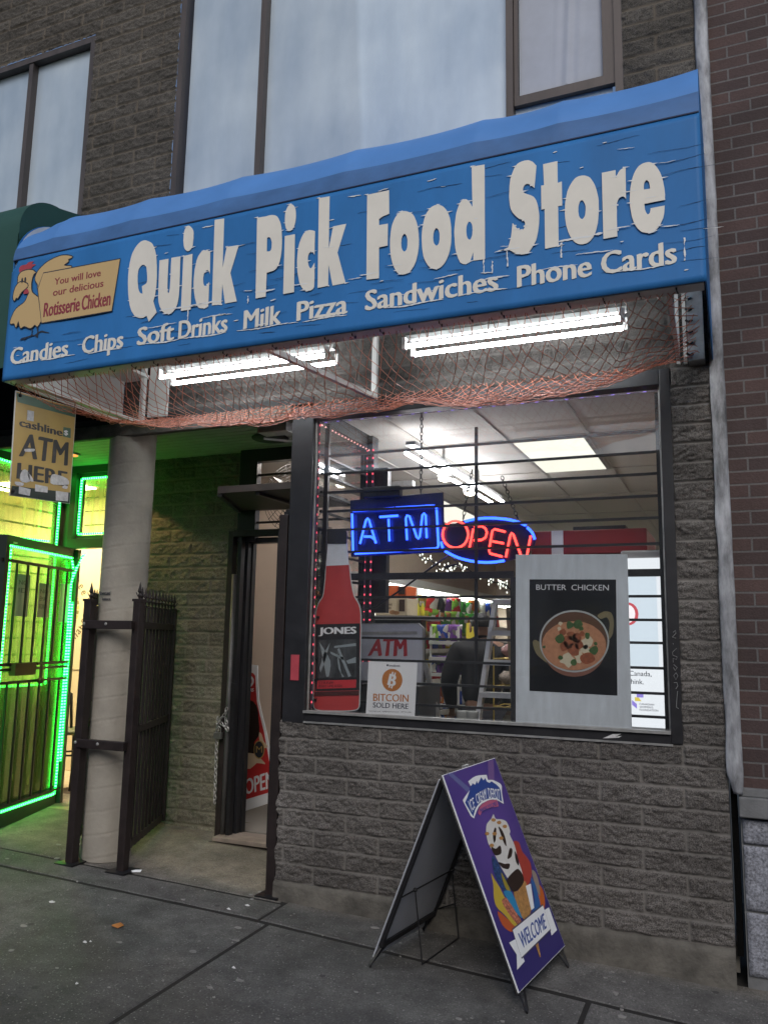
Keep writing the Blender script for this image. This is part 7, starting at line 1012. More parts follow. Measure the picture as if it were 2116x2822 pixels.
mb = MB().bar((FX, 1.13, 2.3), (FX, 1.15, 2.62), .03, .03).bar((FX, 1.15, 2.62), (FX - .2, 1.1, 2.70), .02, .02); mb.build('bracket', M['black_metal'], fa)
wi = MB().tube([(-2.55, 1.1, 2.66), (-2.51, 1.1, 2.60), (-2.55, 1.1, 2.52), (-2.52, 1.1, 2.44), (-2.56, 1.1, 2.34)], .003, 4).tube([(-2.52, 1.1, 2.66), (-2.55, 1.1, 2.58), (-2.50, 1.1, 2.5), (-2.5, 1.1, 2.34)], .003, 4).build('loose_cable', M['black_metal']); tag(wi, 'two thin loose cables dangling behind the door transom bars', 'cable')
# ice cream promo sign leaning inside the door
pr = thing('promo_sign', 'red and white ice cream OPEN sign standing just inside the door', 'sign', (-2.75, 1.5, .15))
M['pr_red'] = mat('promo_red', (.52, .03, .03), .4, 0, .08, 4); M['gold'] = mat('promo_gold', (.45, .30, .09), .4)
PRO = (0, 1.5, 0)
flat('panel', [PR[0]], (0, 1.506, 0), XZ, .006, M['paper'], pr)
for i, (nm, P, mt) in enumerate((('red_field', [PR[1]], M['pr_red']), ('chocolate_bar', [PR[2]], mat('promo_choc', (.022, .012, .01), .4)), ('cream_splash', [PR[3], PR[4]], mat('promo_cream', (.66, .52, .36), .5)), ('emblem_ring', [PR_E[0]], M['gold']), ('emblem', [PR_E[1]], M['ch_k']))): flat(nm, P, (0, 1.4998 - .0008 * i, 0), XZ, .0008, mt, pr, islands=True)
flats('swirl_mark', PR_S, (0, 1.498, 0), XZ, .001, M['paper'], pr)
text_quads('lettering', [('OPEN', PR_T[0]), ('YERS', PR_T[2])], (0, 1.498, 0), XZ, .001, M['paper'], pr, bold=.03)
text_quads('lettering', [('M', PR_T[1])], (0, 1.494, 0), XZ, .001, M['gold'], pr, bold=.0)
cs = MB().box((-2.62, 1.62, .135), (-2.25, 1.9, .42)).build('floor_box', mat('cardboard', (.30, .19, .10), .8, 0, .15, 8)); tag(cs, 'brown cardboard box on the floor behind the red promo sign', 'box')
MB().box((-2.6, 1.3, .128), (-1.85, 1.75, .132)).build('door_mat', M['dark_void'], bld)
# ------------------------------------------------------------------ things hung in the window
def lab(n, c): return M.setdefault(n, mat(n, c, .45))
bo = thing('bottle_sign', 'tall red soda bottle cutout sign standing in the window corner', 'sign', (-1.56, .125, 1.1))
flat('bottle', [BT_RED[0]], (0, .129, 0), XZ, .004, mat('bottle_red', (.50, .06, .06), .35, 0, .16, 3), bo); flat('bottle_edge', [grow(BT_RED[0], .006)], (0, .130, 0), XZ, .0045, lab('bottle_edge', (.5, .55, .55)), bo)
flat('cap', BT_CAP, (0, .126, 0), XZ, .006, lab('bottle_cap', (.02, .02, .022)), bo); flat('neck', BT_NECK, (0, .128, 0), XZ, .004, mat('bottle_neck', (.72, .77, .84), .4, 0, .08, 12), bo)
for i, (nm, P, mt) in enumerate((('label', BT_LABEL, lab('label_black', (.018, .018, .02))), ('label_photo', BT_PIC, mat('label_photo', (.05, .055, .058), .5, 0, .9, 16, streak=(1, 1, .4))), ('label_photo', BT_PIN, lab('label_pins', (.28, .33, .35))), ('label_strip', BT_STRIP, lab('label_strip', (.55, .04, .05))), ('base_band', BT_BASE, lab('base_band', (.07, .02, .018))))): flat(nm, P, (0, .1248 - .0007 * i, 0), XZ, .0007, mt, bo, islands=True)
text_quads('lettering', [('JONES', BT_T[0])], (0, .1235, 0), XZ, .0008, M['paper'], bo, bold=.045)
text_quads('lettering', [('STRAW-', BT_T[1]), ('BERRY LIME SODA', BT_T[2])], (0, .1218, 0), XZ, .0008, lab('strip_ink', (.10, .01, .015)), bo, bold=.02)
bc = thing('bitcoin_poster', 'white paper bitcoin poster with an orange coin taped low in the window', 'poster', (-1.2, .11, 1.1))
flat('sheet', [BC[0]], (0, .112, 0), XZ, .002, M['paper'], bc)
M['bc_or'] = lab('coin_orange', (.50, .19, .05)); M['bc_ink'] = lab('poster_ink', (.025, .03, .06))
flat('coin', [BC_C[0]], (0, .1098, 0), XZ, .0008, M['bc_or'], bc); flat('dot', [BC_C[1]], (0, .1098, 0), XZ, .0008, M['bc_ink'], bc)
cx_ = sum(p[0] for p in BC_C[0]) / len(BC_C[0]); cz_ = sum(p[1] for p in BC_C[0]) / len(BC_C[0])
ca, sa = math.cos(-.24), math.sin(-.24); rq = lambda a, b: (cx_ + a * ca - b * sa, cz_ + a * sa + b * ca)
text_quads('coin_mark', [('B', [rq(-.024, .034), rq(.027, .034), rq(.027, -.034), rq(-.024, -.034)])], (0, .1088, 0), XZ, .0008, M['paper'], bc, bold=.05)
flat('coin_mark', [[rq(a, b), rq(a + .009, b), rq(a + .009, b + .017), rq(a, b + .017)] for a in (-.012, .004) for b in (.030, -.047)], (0, .1088, 0), XZ, .0008, M['paper'], bc, islands=True)
text_quads('lettering', [('localcoin', BC[1]), ('SOLD HERE', BC[3])], (0, .1098, 0), XZ, .0008, M['bc_ink'], bc, bold=.015)
text_quads('lettering', [('BITCOIN', BC[2])], (0, .1098, 0), XZ, .0008, M['bc_or'], bc, bold=.015)
text_quads('lettering', [('localcoinatm.com   help@localcoinatm.com   1 877 412 2286', BC[5])], (0, .1098, 0), XZ, .0008, M['bc_ink'], bc, bold=.0)
mn = thing('menu_board', 'grey board with a black butter chicken poster propped in the window', 'poster', (-.15, .12, 1.1))
flat('board', [MENU[0]], (0, .128, 0), XZ, .008, mat('corrugated_plastic', (.60, .66, .71), .5, 0, .12, 7, streak=(3, 1, .7)), mn)
flat('poster', [MENU[1]], (0, .1198, 0), XZ, .0008, mat('poster_black', (.012, .013, .016), .3, coat=.3), mn)
text_quads('lettering', [('BUTTER  CHICKEN', MENU[2])], (0, .119, 0), XZ, .0008, M['paper'], mn, bold=.0)
mats_ = dict(body=lab('copper_bowl', (.22, .10, .07)), rim=lab('bowl_rim', (.42, .46, .47)), inn=lab('bowl_inside', (.10, .045, .025)), sauce=mat('sauce', (.46, .22, .12), .4, 0, .18, 40), h=lab('brass', (.20, .17, .09)), ck=mat('chicken_pieces', (.27, .075, .03), .5, 0, .35, 60), cr=lab('cream_swirl', (.60, .55, .40)), lf=mat('coriander', (.045, .11, .03), .5, 0, .3, 70))
for i, (nm, P, mt) in enumerate((('bowl_handle', M_HANDR, 'h'), ('bowl', M_BODY, 'body'), ('bowl_rim', M_RIM, 'rim'), ('bowl_inside', M_IN, 'inn'), ('sauce', M_SAUCE, 'sauce'), ('cream', M_CREAM, 'cr'), ('chicken_pieces', M_CHK, 'ck'), ('coriander', M_LEAF, 'lf'))): flat(nm, P, (0, .119 - .0006 * i, 0), XZ, .0006, mats_[mt], mn, islands=True) if len(P) == 1 else flats(nm, P, (0, .119 - .0006 * i, 0), XZ, .0006, mats_[mt], mn)
# unlit bank machine sign panel behind the bars
am = thing('machine_sign', 'grey cash machine topper with big red letters behind the lower bars', 'sign', (-1.4, .5, 1.25))
flat('panel', [ATMB[0]], (0, .53, 0), XZ, .03, M['white_back'], am); flat('lower_panel', [ATMB[1]], (0, .53, 0), XZ, .03, M['white_back'], am); flat('groove', [ATMB[3]], (0, .4998, 0), XZ, .002, M['galv'], am)
flat('rim', [grow(ATMB[0], .008)], (0, .531, 0), XZ, .028, M['galv'], am)
text_quads('lettering', [('ATM', ATMB[2])], (0, .499, 0), XZ, .002, mat('atm_red', (.36, .02, .03), .5), am, bold=.04)
MB().box((-1.60, .55, .13), (-1.2, .98, 1.25)).build('cabinet', mat('machine_dark', (.05, .055, .06), .4), am, bevel=.01)
# neon ATM sign
M['neon_b'] = emat('neon_blue', (.02, .075, 1.0), 3.6); M['neon_r'] = emat('neon_red', (1.0, .045, .035), 3.0); M['neon_bk'] = mat('neon_board', (.004, .008, .05), .25, coat=.4)
na = thing('neon_sign', 'rectangular blue neon ATM sign hanging in the window', 'neon sign', (-1.22, .15, 2.3))
flat('back_board', [[(-1.545, 2.405), (-.925, 2.425), (-.915, 2.06), (-1.53, 2.045)]], (0, .215, 0), XZ, .012, M['neon_bk'], na)
mb = MB()
for P in NEON_ATM: mb.tube([(x, .178, z) for x, z in P], .0075, 8)
mb.build('neon_tube', M['neon_b'], na, smooth=True)
MB().box((-1.44, .155, 2.41), (-1.19, .21, 2.475)).build('transformer', M['black_metal'], na, bevel=.006)
def chain(p, q):
    mb = MB(); links([p, ((p[0] + q[0]) / 2, p[1], (p[2] + q[2]) / 2), q], mb, .03, .0028); return mb
chain((-1.06, .18, 2.42), (-1.06, .18, 2.95)).build('hanging_chain', M['black_metal'], na)
no = thing('neon_sign', 'oval neon OPEN sign with red letters and a blue ring', 'neon sign', (-.64, .15, 2.1))
flat('back_board', [OPEN_BACK[0]], (0, .205, 0), XZ, .006, M['neon_bk'], no)
mb = MB()
for i, P in enumerate(NEON_OPEN): mb.tube([(x, .178, z) for x, z in P], .0068, 8, closed=(i == 0))
mb.build('letter_tube', M['neon_r'], no, smooth=True)
mb = MB()
for P in NEON_RING:
    Q = []
    for a, b in zip(P[:-1], P[1:]):
        for k in range(4): Q.append((a[0] + (b[0] - a[0]) * k / 4, a[1] + (b[1] - a[1]) * k / 4))
    Q.append(P[-1])
    for _ in range(4): Q = [Q[0]] + [((Q[i - 1][0] + 2 * Q[i][0] + Q[i + 1][0]) / 4, (Q[i - 1][1] + 2 * Q[i][1] + Q[i + 1][1]) / 4) for i in range(1, len(Q) - 1)] + [Q[-1]]
    mb.tube([(x, .178, z) for x, z in Q], .0078, 8)
mb.build('ring_tube', M['neon_b'], no, smooth=True)
c = chain((-.79, .18, 2.25), (-.74, .2, 2.55)); cc = chain((-.46, .18, 2.24), (-.56, .2, 2.5)); c.add(cc.v, cc.f); c.build('hanging_chain', M['black_metal'], no)
cb = MB().tube([(-.886, .2, 2.04), (-1.0, .2, 1.965), (-1.18, .2, 1.842), (-1.35, .2, 1.735), (-1.44, .2, 1.711), (-1.55, .2, 1.70)], .006, 6).tube([(-.86, .2, 2.02), (-.82, .2, 1.99), (-.9, .2, 1.97)], .006, 6).build('power_cable', M['black_metal'], None, smooth=True); tag(cb, 'black power cable running down from the neon signs behind the bars', 'cable')
# strings of tiny coloured lamps round the window opening
M['led_rgb'] = ledmat('coloured_leds', (.02, .01, .02), (1.0, .10, .16), .9, 2, 110, .55, .95); M['led_v'] = ledmat('violet_leds', (.02, .015, .03), (.35, .22, 1.0), .8, 0, 75, .6, .95); M['led_w'] = ledmat('warm_leds', (.03, .015, .02), (1.0, .5, .45), 1.0, 1, 130, .4, .9)
ls = MB().tube([(-1.697, .05, 1.12), (-1.697, .05, 2.885)], .003, 6).build('light_string', M['led_rgb']); tag(ls, 'string of tiny red lamps up the left edge of the window', 'string lights', 'tiny lamp strings round the window')
ls = MB().tube([(-1.69, .05, 2.887), (.34, .05, 2.887)], .0022, 6).build('light_string', M['led_v']); tag(ls, 'string of tiny violet lamps along the top of the window', 'string lights', 'tiny lamp strings round the window')
ls = MB().tube([(-1.69, .06, 2.875), (-1.69, .80, 2.875)], .006, 6).build('light_string', M['led_w']); tag(ls, 'string of tiny warm lamps along the bay ceiling edge', 'string lights', 'tiny lamp strings round the window')
ls = MB().tube([(-1.655, .79, 2.88), (-1.655, .79, 1.2)], .006, 6).tube([(-1.70, .79, 2.88), (-1.70, .79, 1.2)], .004, 6).build('light_string', M['led_rgb']); tag(ls, 'string of tiny red lamps on the dark post inside the bay', 'string lights', 'tiny lamp strings round the window')
# lit charity display screen at the right end of the window
ld = thing('lit_display', 'backlit white display panel behind the right end of the bars', 'display', (.22, .25, 1.1))
MB().box((.10, .26, .13), (.34, .75, 2.05)).build('cabinet', mat('display_case', (.4, .4, .4), .4), ld, bevel=.01)
MB().box((.115, .25, 1.10), (.318, .258, 2.005)).build('screen', emat('screen_white', (.9, .95, 1.0), .55), ld)
MB().box((.115, .2465, 1.42), (.285, .2485, 1.93)).build('pale_blue_field', emat('screen_blue', (.78, .90, 1.0), .5), ld)
flat('badge', [elp(.135, 1.70, .052, .062, 18)], (0, .2445, 0), XZ, .001, emat('screen_red', (.5, .08, .10), .7), ld); flat('badge_centre', [elp(.130, 1.70, .040, .05, 18)], (0, .243, 0), XZ, .001, emat('screen_pale', (.85, .80, .83), .7), ld)
ink = lab('screen_ink', (.05, .06, .08))
text_line('lettering', [('Canada,', (.130, .2445, 1.368), .115, .026), ('hink.', (.138, .2445, 1.325), .065, .026), ('CANADIAN', (.178, .2445, 1.215), .075, .0105), ('WOMEN\u2019S', (.178, .2445, 1.200), .070, .0105), ('FOUNDATION', (.178, .2445, 1.185), .095, .0105), ('%', (.145, .2435, 1.69), .018, .02)], XZ, .0008, ink, ld, bold=.005)
flat('emblem', [[(.14, 1.24), (.165, 1.22), (.165, 1.195), (.14, 1.215)], [(.165, 1.255), (.20, 1.255), (.20, 1.275), (.165, 1.275)]], (0, .2445, 0), XZ, .001, emat('screen_violet', (.25, .2, .6), .7), ld, islands=True)
flat('emblem', [[(.155, 1.235), (.19, 1.235), (.175, 1.255), (.155, 1.255)]], (0, .2443, 0), XZ, .001, emat('screen_gold', (.6, .5, .1), .7), ld)
cbx = thing('red_cooler', 'long red topped cooler cabinet behind the menu board', 'cooler', (-.1, .6, 0))
MB().box((-.44, .5, .13), (.21, 1.05, 2.06)).build('cabinet', mat('cooler_grey', (.3, .31, .32), .4), cbx, bevel=.01)
MB().box((-.455, .49, 2.06), (.22, 1.06, 2.205)).build('red_top', mat('cooler_red', (.30, .018, .022), .4, 0, .1, 6), cbx, bevel=.008)
MB().box((-.33, .485, 2.06), (-.26, .49, 2.205)).build('white_tape', M['paper'], cbx); MB().box((-.22, .6, 2.205), (.09, .9, 2.24)).build('black_tray', M['black_metal'], cbx)
# ------------------------------------------------------------------ inside the store
M['panel_on'] = emat('ceiling_panel_light', (1.0, .98, .84), .62)
def cpanel(x0, x1, y0, y1, label):
    t = thing('ceiling_light', label, 'ceiling light', ((x0 + x1) / 2, (y0 + y1) / 2, 2.98), 'flat panel lights in the store ceiling')
    MB().box((x0 + .03, y0 + .03, 2.972), (x1 - .03, y1 - .03, 2.976)).build('diffuser', M['panel_on'], t)
    MB().box((x0, y0, 2.976), (x1, y1, 2.9895)).build('frame', M['galv'], t)
cpanel(-.80, -.235, 1.28, 2.47, 'flat ceiling panel light seen through the upper right of the window')
cpanel(-2.6, -2.05, 3.2, 5.2, 'warm ceiling panel light deep in the store by the left wall')
M['panel_in'] = emat('door_panel_light', (1.0, .90, .80), 11.0)
cpanel(-2.84, -2.1, 1.03, 1.33, 'ceiling panel light just inside the store door')
bpy.data.objects['diffuser.002'].data.materials[0] = M['panel_in']
M['tube_in'] = emat('tube_light_indoor', (.95, .95, 1.0), 25.0)
ft = thing('strip_light', 'hanging fluorescent strip light running back from the window', 'strip light', (-1.3, 1.8, 2.85))
MB().box((-1.34, .62, 2.845), (-1.27, 2.9, 2.87)).build('reflector', M['galv'], ft)
for x in (-1.36, -1.25): MB().tube([(x, .68, 2.805), (x, 2.84, 2.805)], .013, 8).build('tube', M['tube_in'], ft, smooth=True)
MB().bar((-1.3, 1.3, 2.86), (-1.3, 1.3, 2.98), .02, .02).bar((-1.3, 2.2, 2.86), (-1.3, 2.2, 2.98), .02, .02).build('hanger', M['galv'], ft)
for y, w in ((1.33, 'nearer'), (1.97, 'farther')):
    t = thing('spot_lamp', w + ' round reflector bulb clipped under the strip light', 'lamp', (-1.32, y, 2.76), 'reflector bulbs on the strip light')
    MB().lathe([(.02, .07), (.03, .05), (.058, .0), (.06, -.02)], (-1.30, y, 2.765), 16).build('reflector', M['white_paint'], t, smooth=True)
    MB().ball((-1.30, y, 2.75), .05, 12, 8, (1, 1, .6)).build('bulb', emat('bulb_warm', (1, .93, .75), 14.0), t, smooth=True)
vb = MB().box((-2.2, 2.4, 2.82), (-1.72, 2.46, 2.84)).box((-1.9, 1.3, 2.70), (-1.55, 1.36, 2.74)).build('cable_tray', M['galv']); tag(vb, 'thin grey cable tray under the store ceiling left of the strip light', 'cable tray')
# wall shelving down the left side, lit cornice on top
ws = thing('wall_shelving', 'long white wall shelving with a lit cornice along the left store wall', 'shelving', (-2.6, 4.8, 0))
MB().box((-2.85, 2.3, 2.06), (-2.28, 8.2, 2.14)).build('cornice', mat('cornice_white', (.7, .72, .7), .5), ws)
MB().box((-2.62, 2.35, 2.045), (-2.32, 8.1, 2.058)).build('cornice_light', emat('cornice_glow', (.95, 1.0, .92), 9.0), ws)
mb = MB().box((-2.85, 2.3, .13), (-2.80, 8.2, 2.06))
for i in range(12): mb.box((-2.80, 2.3, .25 + i * .15), (-2.793, 8.2, .257 + i * .15))
mb.build('slatwall', mat('slatwall', (.48, .46, .42), .6), ws)
mb = MB()
for z in (.4, .75, 1.1, 1.42, 1.70): mb.box((-2.80, 2.3, z), (-2.32, 8.2, z + .02)); mb.box((-2.325, 2.3, z - .02), (-2.315, 8.2, z + .025))
mb.build('shelf', M['white_paint'], ws)
MB().box((-2.80, 2.30, 1.72), (-2.30, 2.34, 2.06)).box((-2.34, 3.4, 1.72), (-2.30, 3.44, 2.06)).build('upright', M['white_paint'], ws)
MB().box((-2.795, 2.34, 1.76), (-2.785, 3.4, 2.05)).build('cooler_glass', mat('cooler_dark', (.07, .09, .10), .2), ws)
random.seed(31)
BAGC = dict(red=(.45, .03, .03), yellow=(.6, .42, .03), green=(.06, .30, .05), lime=(.25, .45, .06), black=(.02, .02, .022), blue=(.03, .07, .35), orange=(.6, .18, .03), purple=(.15, .05, .25), white=(.6, .6, .58))
def foil(k, v):
    m = mat('foil_' + k, v, .26, .15, 0, bump=.6, bs=9); nt = m.node_tree; L = nt.links; b = nt.nodes['Principled BSDF']; tc = nt.nodes.new('ShaderNodeTexCoord'); oi = nt.nodes.new('ShaderNodeObjectInfo')
    ad = nt.nodes.new('ShaderNodeVectorMath'); ad.operation = 'ADD'; L.new(tc.outputs['Object'], ad.inputs[0]); L.new(oi.outputs['Random'], ad.inputs[1])
    vo = nt.nodes.new('ShaderNodeTexVoronoi'); vo.inputs['Scale'].default_value = 3.2; L.new(ad.outputs[0], vo.inputs['Vector'])
    cr = nt.nodes.new('ShaderNodeValToRGB'); cr.color_ramp.interpolation = 'CONSTANT'; e = cr.color_ramp.elements; e[0].color = tuple(v) + (1,); e[1].position = .55; e[1].color = tuple(q * .45 + .02 for q in v) + (1,)
    for p_, c_ in ((.70, (.62, .60, .55)), (.80, (v[1] * .5 + .15, v[0] * .5 + .1, v[2] * .5 + .03)), (.90, tuple(v))): x = e.new(p_); x.color = tuple(c_) + (1,)
    sx_ = nt.nodes.new('ShaderNodeSeparateColor'); L.new(vo.outputs['Color'], sx_.inputs[0]); L.new(sx_.outputs[0], cr.inputs[0]); L.new(cr.outputs[0], b.inputs['Base Color']); return m
bagm = {k: foil(k, v) for k, v in BAGC.items()}
bagmesh = {}
def bag_mesh():
    mb = MB()
    def f(s):
        def g(u, v):
            a = 2 * u - 1; b = 2 * v - 1; t = max(0, (1 - a ** 4)) * max(0, (1 - b ** 6)); wx = .5 * (1 - .06 * math.cos(b * 3)); return (a * wx, s * (.13 * t ** .6 + .015 * math.sin(a * 11 + b * 7) * t), b * .5)
        return g
    mb.grid(f(-1), 10, 12); mb.grid(f(1), 10, 12, flip=True); return mb
def bag(x, y, z, w, h, colr, rz, tilt, label, group):
    key = colr
    if key not in bagmesh:
        o = bag_mesh().build('snack_bag', bagm[colr], None, smooth=True); bagmesh[key] = o
    else:
        o = bagmesh[key].copy(); C.objects.link(o)
    o.location = (x, y, z); o.scale = (w, w, h); o.rotation_euler = (tilt, random.uniform(-.12, .12), rz)
    return tag(o, label, 'snack bag', group)
GR = 'snack bags on the wall shelving'
PL = {'red': 'red foil snack bag in the lit wall shelving', 'yellow': 'yellow foil snack bag in the lit wall shelving', 'green': 'green foil snack bag in the lit wall shelving', 'lime': 'lime coloured foil snack bag in the lit wall shelving', 'black': 'black foil snack bag in the lit wall shelving', 'blue': 'blue foil snack bag in the lit wall shelving', 'orange': 'orange foil snack bag in the lit wall shelving', 'purple': 'purple foil snack bag in the lit wall shelving', 'white': 'white foil snack bag in the lit wall shelving'}
row = ['red', 'red', 'lime', 'red', 'black', 'black', 'purple', 'red', 'green', 'green', 'orange', 'green', 'white', 'blue', 'blue', 'red']
y = 3.05
for i, c_ in enumerate(row):
    bag(-2.36 + random.uniform(-.03, .05), y, 1.86 + random.uniform(-.02, .03), .24, .30, c_, R_(90) - .5 + random.uniform(-.2, .2), random.uniform(-.12, .12), PL[c_], GR + ', ' + c_); y += .235
y = 3.0
for c_ in ['yellow', 'yellow', 'yellow', 'red', 'red', 'green', 'green', 'lime', 'green', 'lime', 'green', 'red']:
    bag(-2.26 + random.uniform(-.02, .03), y, 1.73 + random.uniform(-.02, .02), .20, .24, c_, R_(90) - .6 + random.uniform(-.2, .2), random.uniform(-.1, .1), PL[c_], GR + ', ' + c_); y += .20
for zz_ in (1.53, 1.22, .88, .56):
    y = 2.5
    while y < 6.6:
        c_ = random.choice(['blue', 'blue', 'red', 'lime', 'purple', 'orange', 'white', 'red', 'yellow']); bag(-2.40 + random.uniform(-.05, .04), y, zz_, .20, .24, c_, R_(90) - .5 + random.uniform(-.3, .3), random.uniform(-.15, .15), PL[c_], GR + ', ' + c_); y += random.uniform(.22, .34)
# end display of boxed snacks, nearer the window
dt = thing('snack_counter', 'dark counter carrying boxed crackers and cookies near the window', 'counter', (-1.9, 2.2, 0))
MB().box((-2.16, 1.98, .13), (-1.72, 2.10, 1.70)).build('body', mat('counter_dark', (.035, .035, .035), .5), dt); MB().box((-2.2, 1.95, 1.70), (-1.70, 2.40, 1.735)).build('top', mat('counter_top', (.25, .25, .24), .4), dt)
def carton(x0, x1, z0, z1, m, label, txts, y=2.0, dep=.25, skew=0):
    t = thing('snack_box', label, 'box', ((x0 + x1) / 2, y, z0)); MB().box((x0, y, z0), (x1, y + dep, z1)).build('carton', m, t, bevel=.004)
    for body, q, mt, b in txts: text_quads('lettering', [(body, q)], (0, y - .001, 0), XZ, .001, mt, t, bold=b)
    return t
qd = lambda x0, x1, z0, z1: [(x0, z1), (x1, z1), (x1, z0), (x0, z0)]
orange = mat('box_orange', (.60, .12, .03), .5, 0, .08, 8); crm = mat('box_cream', (.55, .47, .33), .5, 0, .08, 8); brn = lab('box_brown', (.05, .03, .022))
t = carton(-2.155, -1.945, 1.885, 1.99, orange, 'orange cracker box with a round emblem, stacked on cream boxes', [])
flat('emblem', [elp(-2.10, 1.94, .042, .034)], (0, 1.999, 0), XZ, .001, lab('box_tan', (.62, .45, .25)), t); text_quads('lettering', [('Goldfish', qd(-2.138, -2.065, 1.928, 1.95))], (0, 1.9975, 0), XZ, .001, brn, t, bold=.02)
carton(-1.94, -1.865, 1.885, 1.985, orange, 'narrow orange cracker box with a brown window on cream box', []); MB().box((-1.93, 1.992, 1.915), (-1.875, 1.999, 1.982)).build('brown_window', brn, bpy.data.objects['snack_box.001'])
t = carton(-2.145, -1.945, 1.738, 1.88, crm, 'wide cream cookie box with brown lettering under the orange box', [('Famous', qd(-2.075, -1.99, 1.82, 1.845), brn, .01), ('Amos', qd(-2.055, -2.0, 1.79, 1.815), brn, .01)])
flat('cookie', [elp(-1.985, 1.763, .03, .018), elp(-1.95, 1.758, .028, .016)], (0, 1.999, 0), XZ, .001, lab('cookie', (.34, .18, .08)), t, islands=True)
carton(-1.94, -1.855, 1.738, 1.88, crm, 'narrow cream cookie box with a dark window on the counter', []); MB().box((-1.925, 1.992, 1.77), (-1.875, 1.999, 1.87)).build('dark_window', brn, bpy.data.objects['snack_box.003'])
# wire rack of small goods, seen between the sign and the person
rk = thing('wire_rack', 'white wire rack filled with small blue and red packets', 'rack', (-1.75, 2.75, 0))
mb = MB()
for x in (-1.86, -1.60): mb.box((x - .008, 2.6, .13), (x + .008, 2.62, 1.66))
mb.build('upright', M['white_paint'], rk); mb = MB()
for z in (.70, .95, 1.22, 1.36, 1.50): mb.box((-1.87, 2.58, z), (-1.59, 2.60, z + .03)); mb.box((-1.87, 2.6, z), (-1.59, 2.85, z + .008))
mb.build('shelf', M['white_paint'], rk)
for z in (.73, .98, 1.25, 1.53):
    for k in range(4):
        c_ = random.choice(['blue', 'blue', 'purple', 'red', 'orange', 'lime']); bag(-1.83 + k * .065, 2.66 + random.uniform(-.02, .04), z + .075, .10, .15, c_, random.uniform(-.3, .3), random.uniform(-.2, .2), c_ + ' packet standing in the white wire rack', 'packets in the wire rack, ' + c_)
for k in range(4):
    o = MB().lathe([(.018, 0), (.02, .02), (.02, .08), (.008, .10), (.008, .115)], (0, 0, 0), 10).build('juice_bottle', lab('juice_yellow', (.62, .55, .03)), None, smooth=True); o.location = (-1.955 + k * .042, 2.30, 1.735); tag(o, 'small yellow juice bottle in the row on the dark counter', 'bottle', 'yellow juice bottles on the counter')
yc = MB().box((-1.62, 2.9, 1.50), (-1.53, 2.92, 1.70)).build('shelf_card', lab('card_yellow', (.62, .50, .04))); tag(yc, 'bright yellow price card on the rack beside the person', 'card')
# aluminium step ladder
M['alu'] = mat('aluminium', (.72, .73, .74), .4, .35, .1, 10)
st = thing('step_ladder', 'aluminium step ladder standing open behind the window', 'ladder', (-.8, 1.35, 0))
la, lb_ = Vector((-.875, 1.2, 1.80)), Vector((-1.085, 1.02, .13)); ra, rb_ = Vector((-.56, 1.2, 1.80)), Vector((-.40, 1.02, .13))
MB().bar(la, lb_, .03, .06).bar(ra, rb_, .03, .06).build('rail', M['alu'], st); MB().box((-.89, 1.17, 1.79), (-.54, 1.40, 1.83)).build('top_cap', M['alu'], st, bevel=.005)
for z in (1.594, 1.394, 1.178, .95, .7, .45):
    t_ = (1.8 - z) / 1.67; p = la.lerp(lb_, t_); q = ra.lerp(rb_, t_); MB().bar(p + Vector((0, -.03, 0)), q + Vector((0, -.03, 0)), .09, .035, up=(0, 0, 1)).build('step', M['alu'], st)
MB().bar((-.83, 1.38, 1.78), (-.90, 1.95, .13), .03, .03).bar((-.58, 1.38, 1.78), (-.5, 1.95, .13), .03, .03).bar((-.86, 1.6, 1.15), (-.53, 1.6, 1.15), .02, .03).build('rear_leg', mat('ladder_tan', (.42, .33, .22), .5), st)
# bread bags and a basket behind the ladder
def sack(x, y, z, m, label):
    o = MB(); o.ball((0, 0, 0), 1, 14, 10); o.v = [(a * (1 + .12 * math.sin(b * 9 + c * 5)), b * (1 + .1 * math.sin(a * 8)), c * (1 + .12 * math.sin(a * 7 + b * 4))) for a, b, c in o.v]; b = o.build('bread_bag', m, None, smooth=True); b.location = (x, y, z); b.scale = (.11, .09, .055); return tag(b, label, 'bread bag', 'bagged bread behind the ladder')
sack(-.86, 1.72, 1.47, mat('bag_pink', (.48, .26, .25), .2, .1, .4, 9, bump=.8, bs=14), 'pinkish plastic bread bag on the upper rack behind the ladder')
sack(-.88, 1.72, 1.27, mat('bag_clear', (.48, .42, .36), .15, .2, .5, 9, bump=.8, bs=14), 'clear plastic bread bag on the lower rack behind the ladder')
yr = thing('bread_rack', 'yellow wire bread rack behind the step ladder', 'rack', (-.8, 1.75, 0))
mb = MB()
for z in (1.06, 1.21, 1.41): mb.tube([(-1.0, 1.6, z), (-.5, 1.6, z), (-.5, 1.9, z), (-1.0, 1.9, z)], .006, 5, closed=True)
for x in (-1.0, -.76, -.5): mb.tube([(x, 1.6, .13), (x, 1.6, 1.5)], .006, 5)
mb.build('frame', lab('rack_yellow', (.50, .36, .05)), yr); mb = MB()
for z in (1.06, 1.21, 1.41):
    for k in range(7): mb.tube([(-1.0 + k * .083, 1.6, z), (-1.0 + k * .083, 1.9, z)], .003, 4)
mb.build('wires', lab('rack_yellow', (.50, .36, .05)), yr)
bk = MB().box((-.86, 2.3, 1.62), (-.5, 2.6, 1.80)).build('grey_carton', mat('carton_grey', (.30, .29, .28), .7)); tag(bk, 'grey carton seen over the ladder steps', 'box')
gs = thing('back_shelving', 'low store shelving seen between the ladder and the menu board', 'shelving', (-.7, 3.2, 0))
mb = MB()
for z in (.7, 1.1, 1.5, 1.82): mb.box((-1.15, 3.0, z), (.2, 3.4, z + .025))
mb.box((-1.15, 3.4, .13), (.2, 3.43, 1.95)); mb.build('shelf', M['white_paint'], gs)
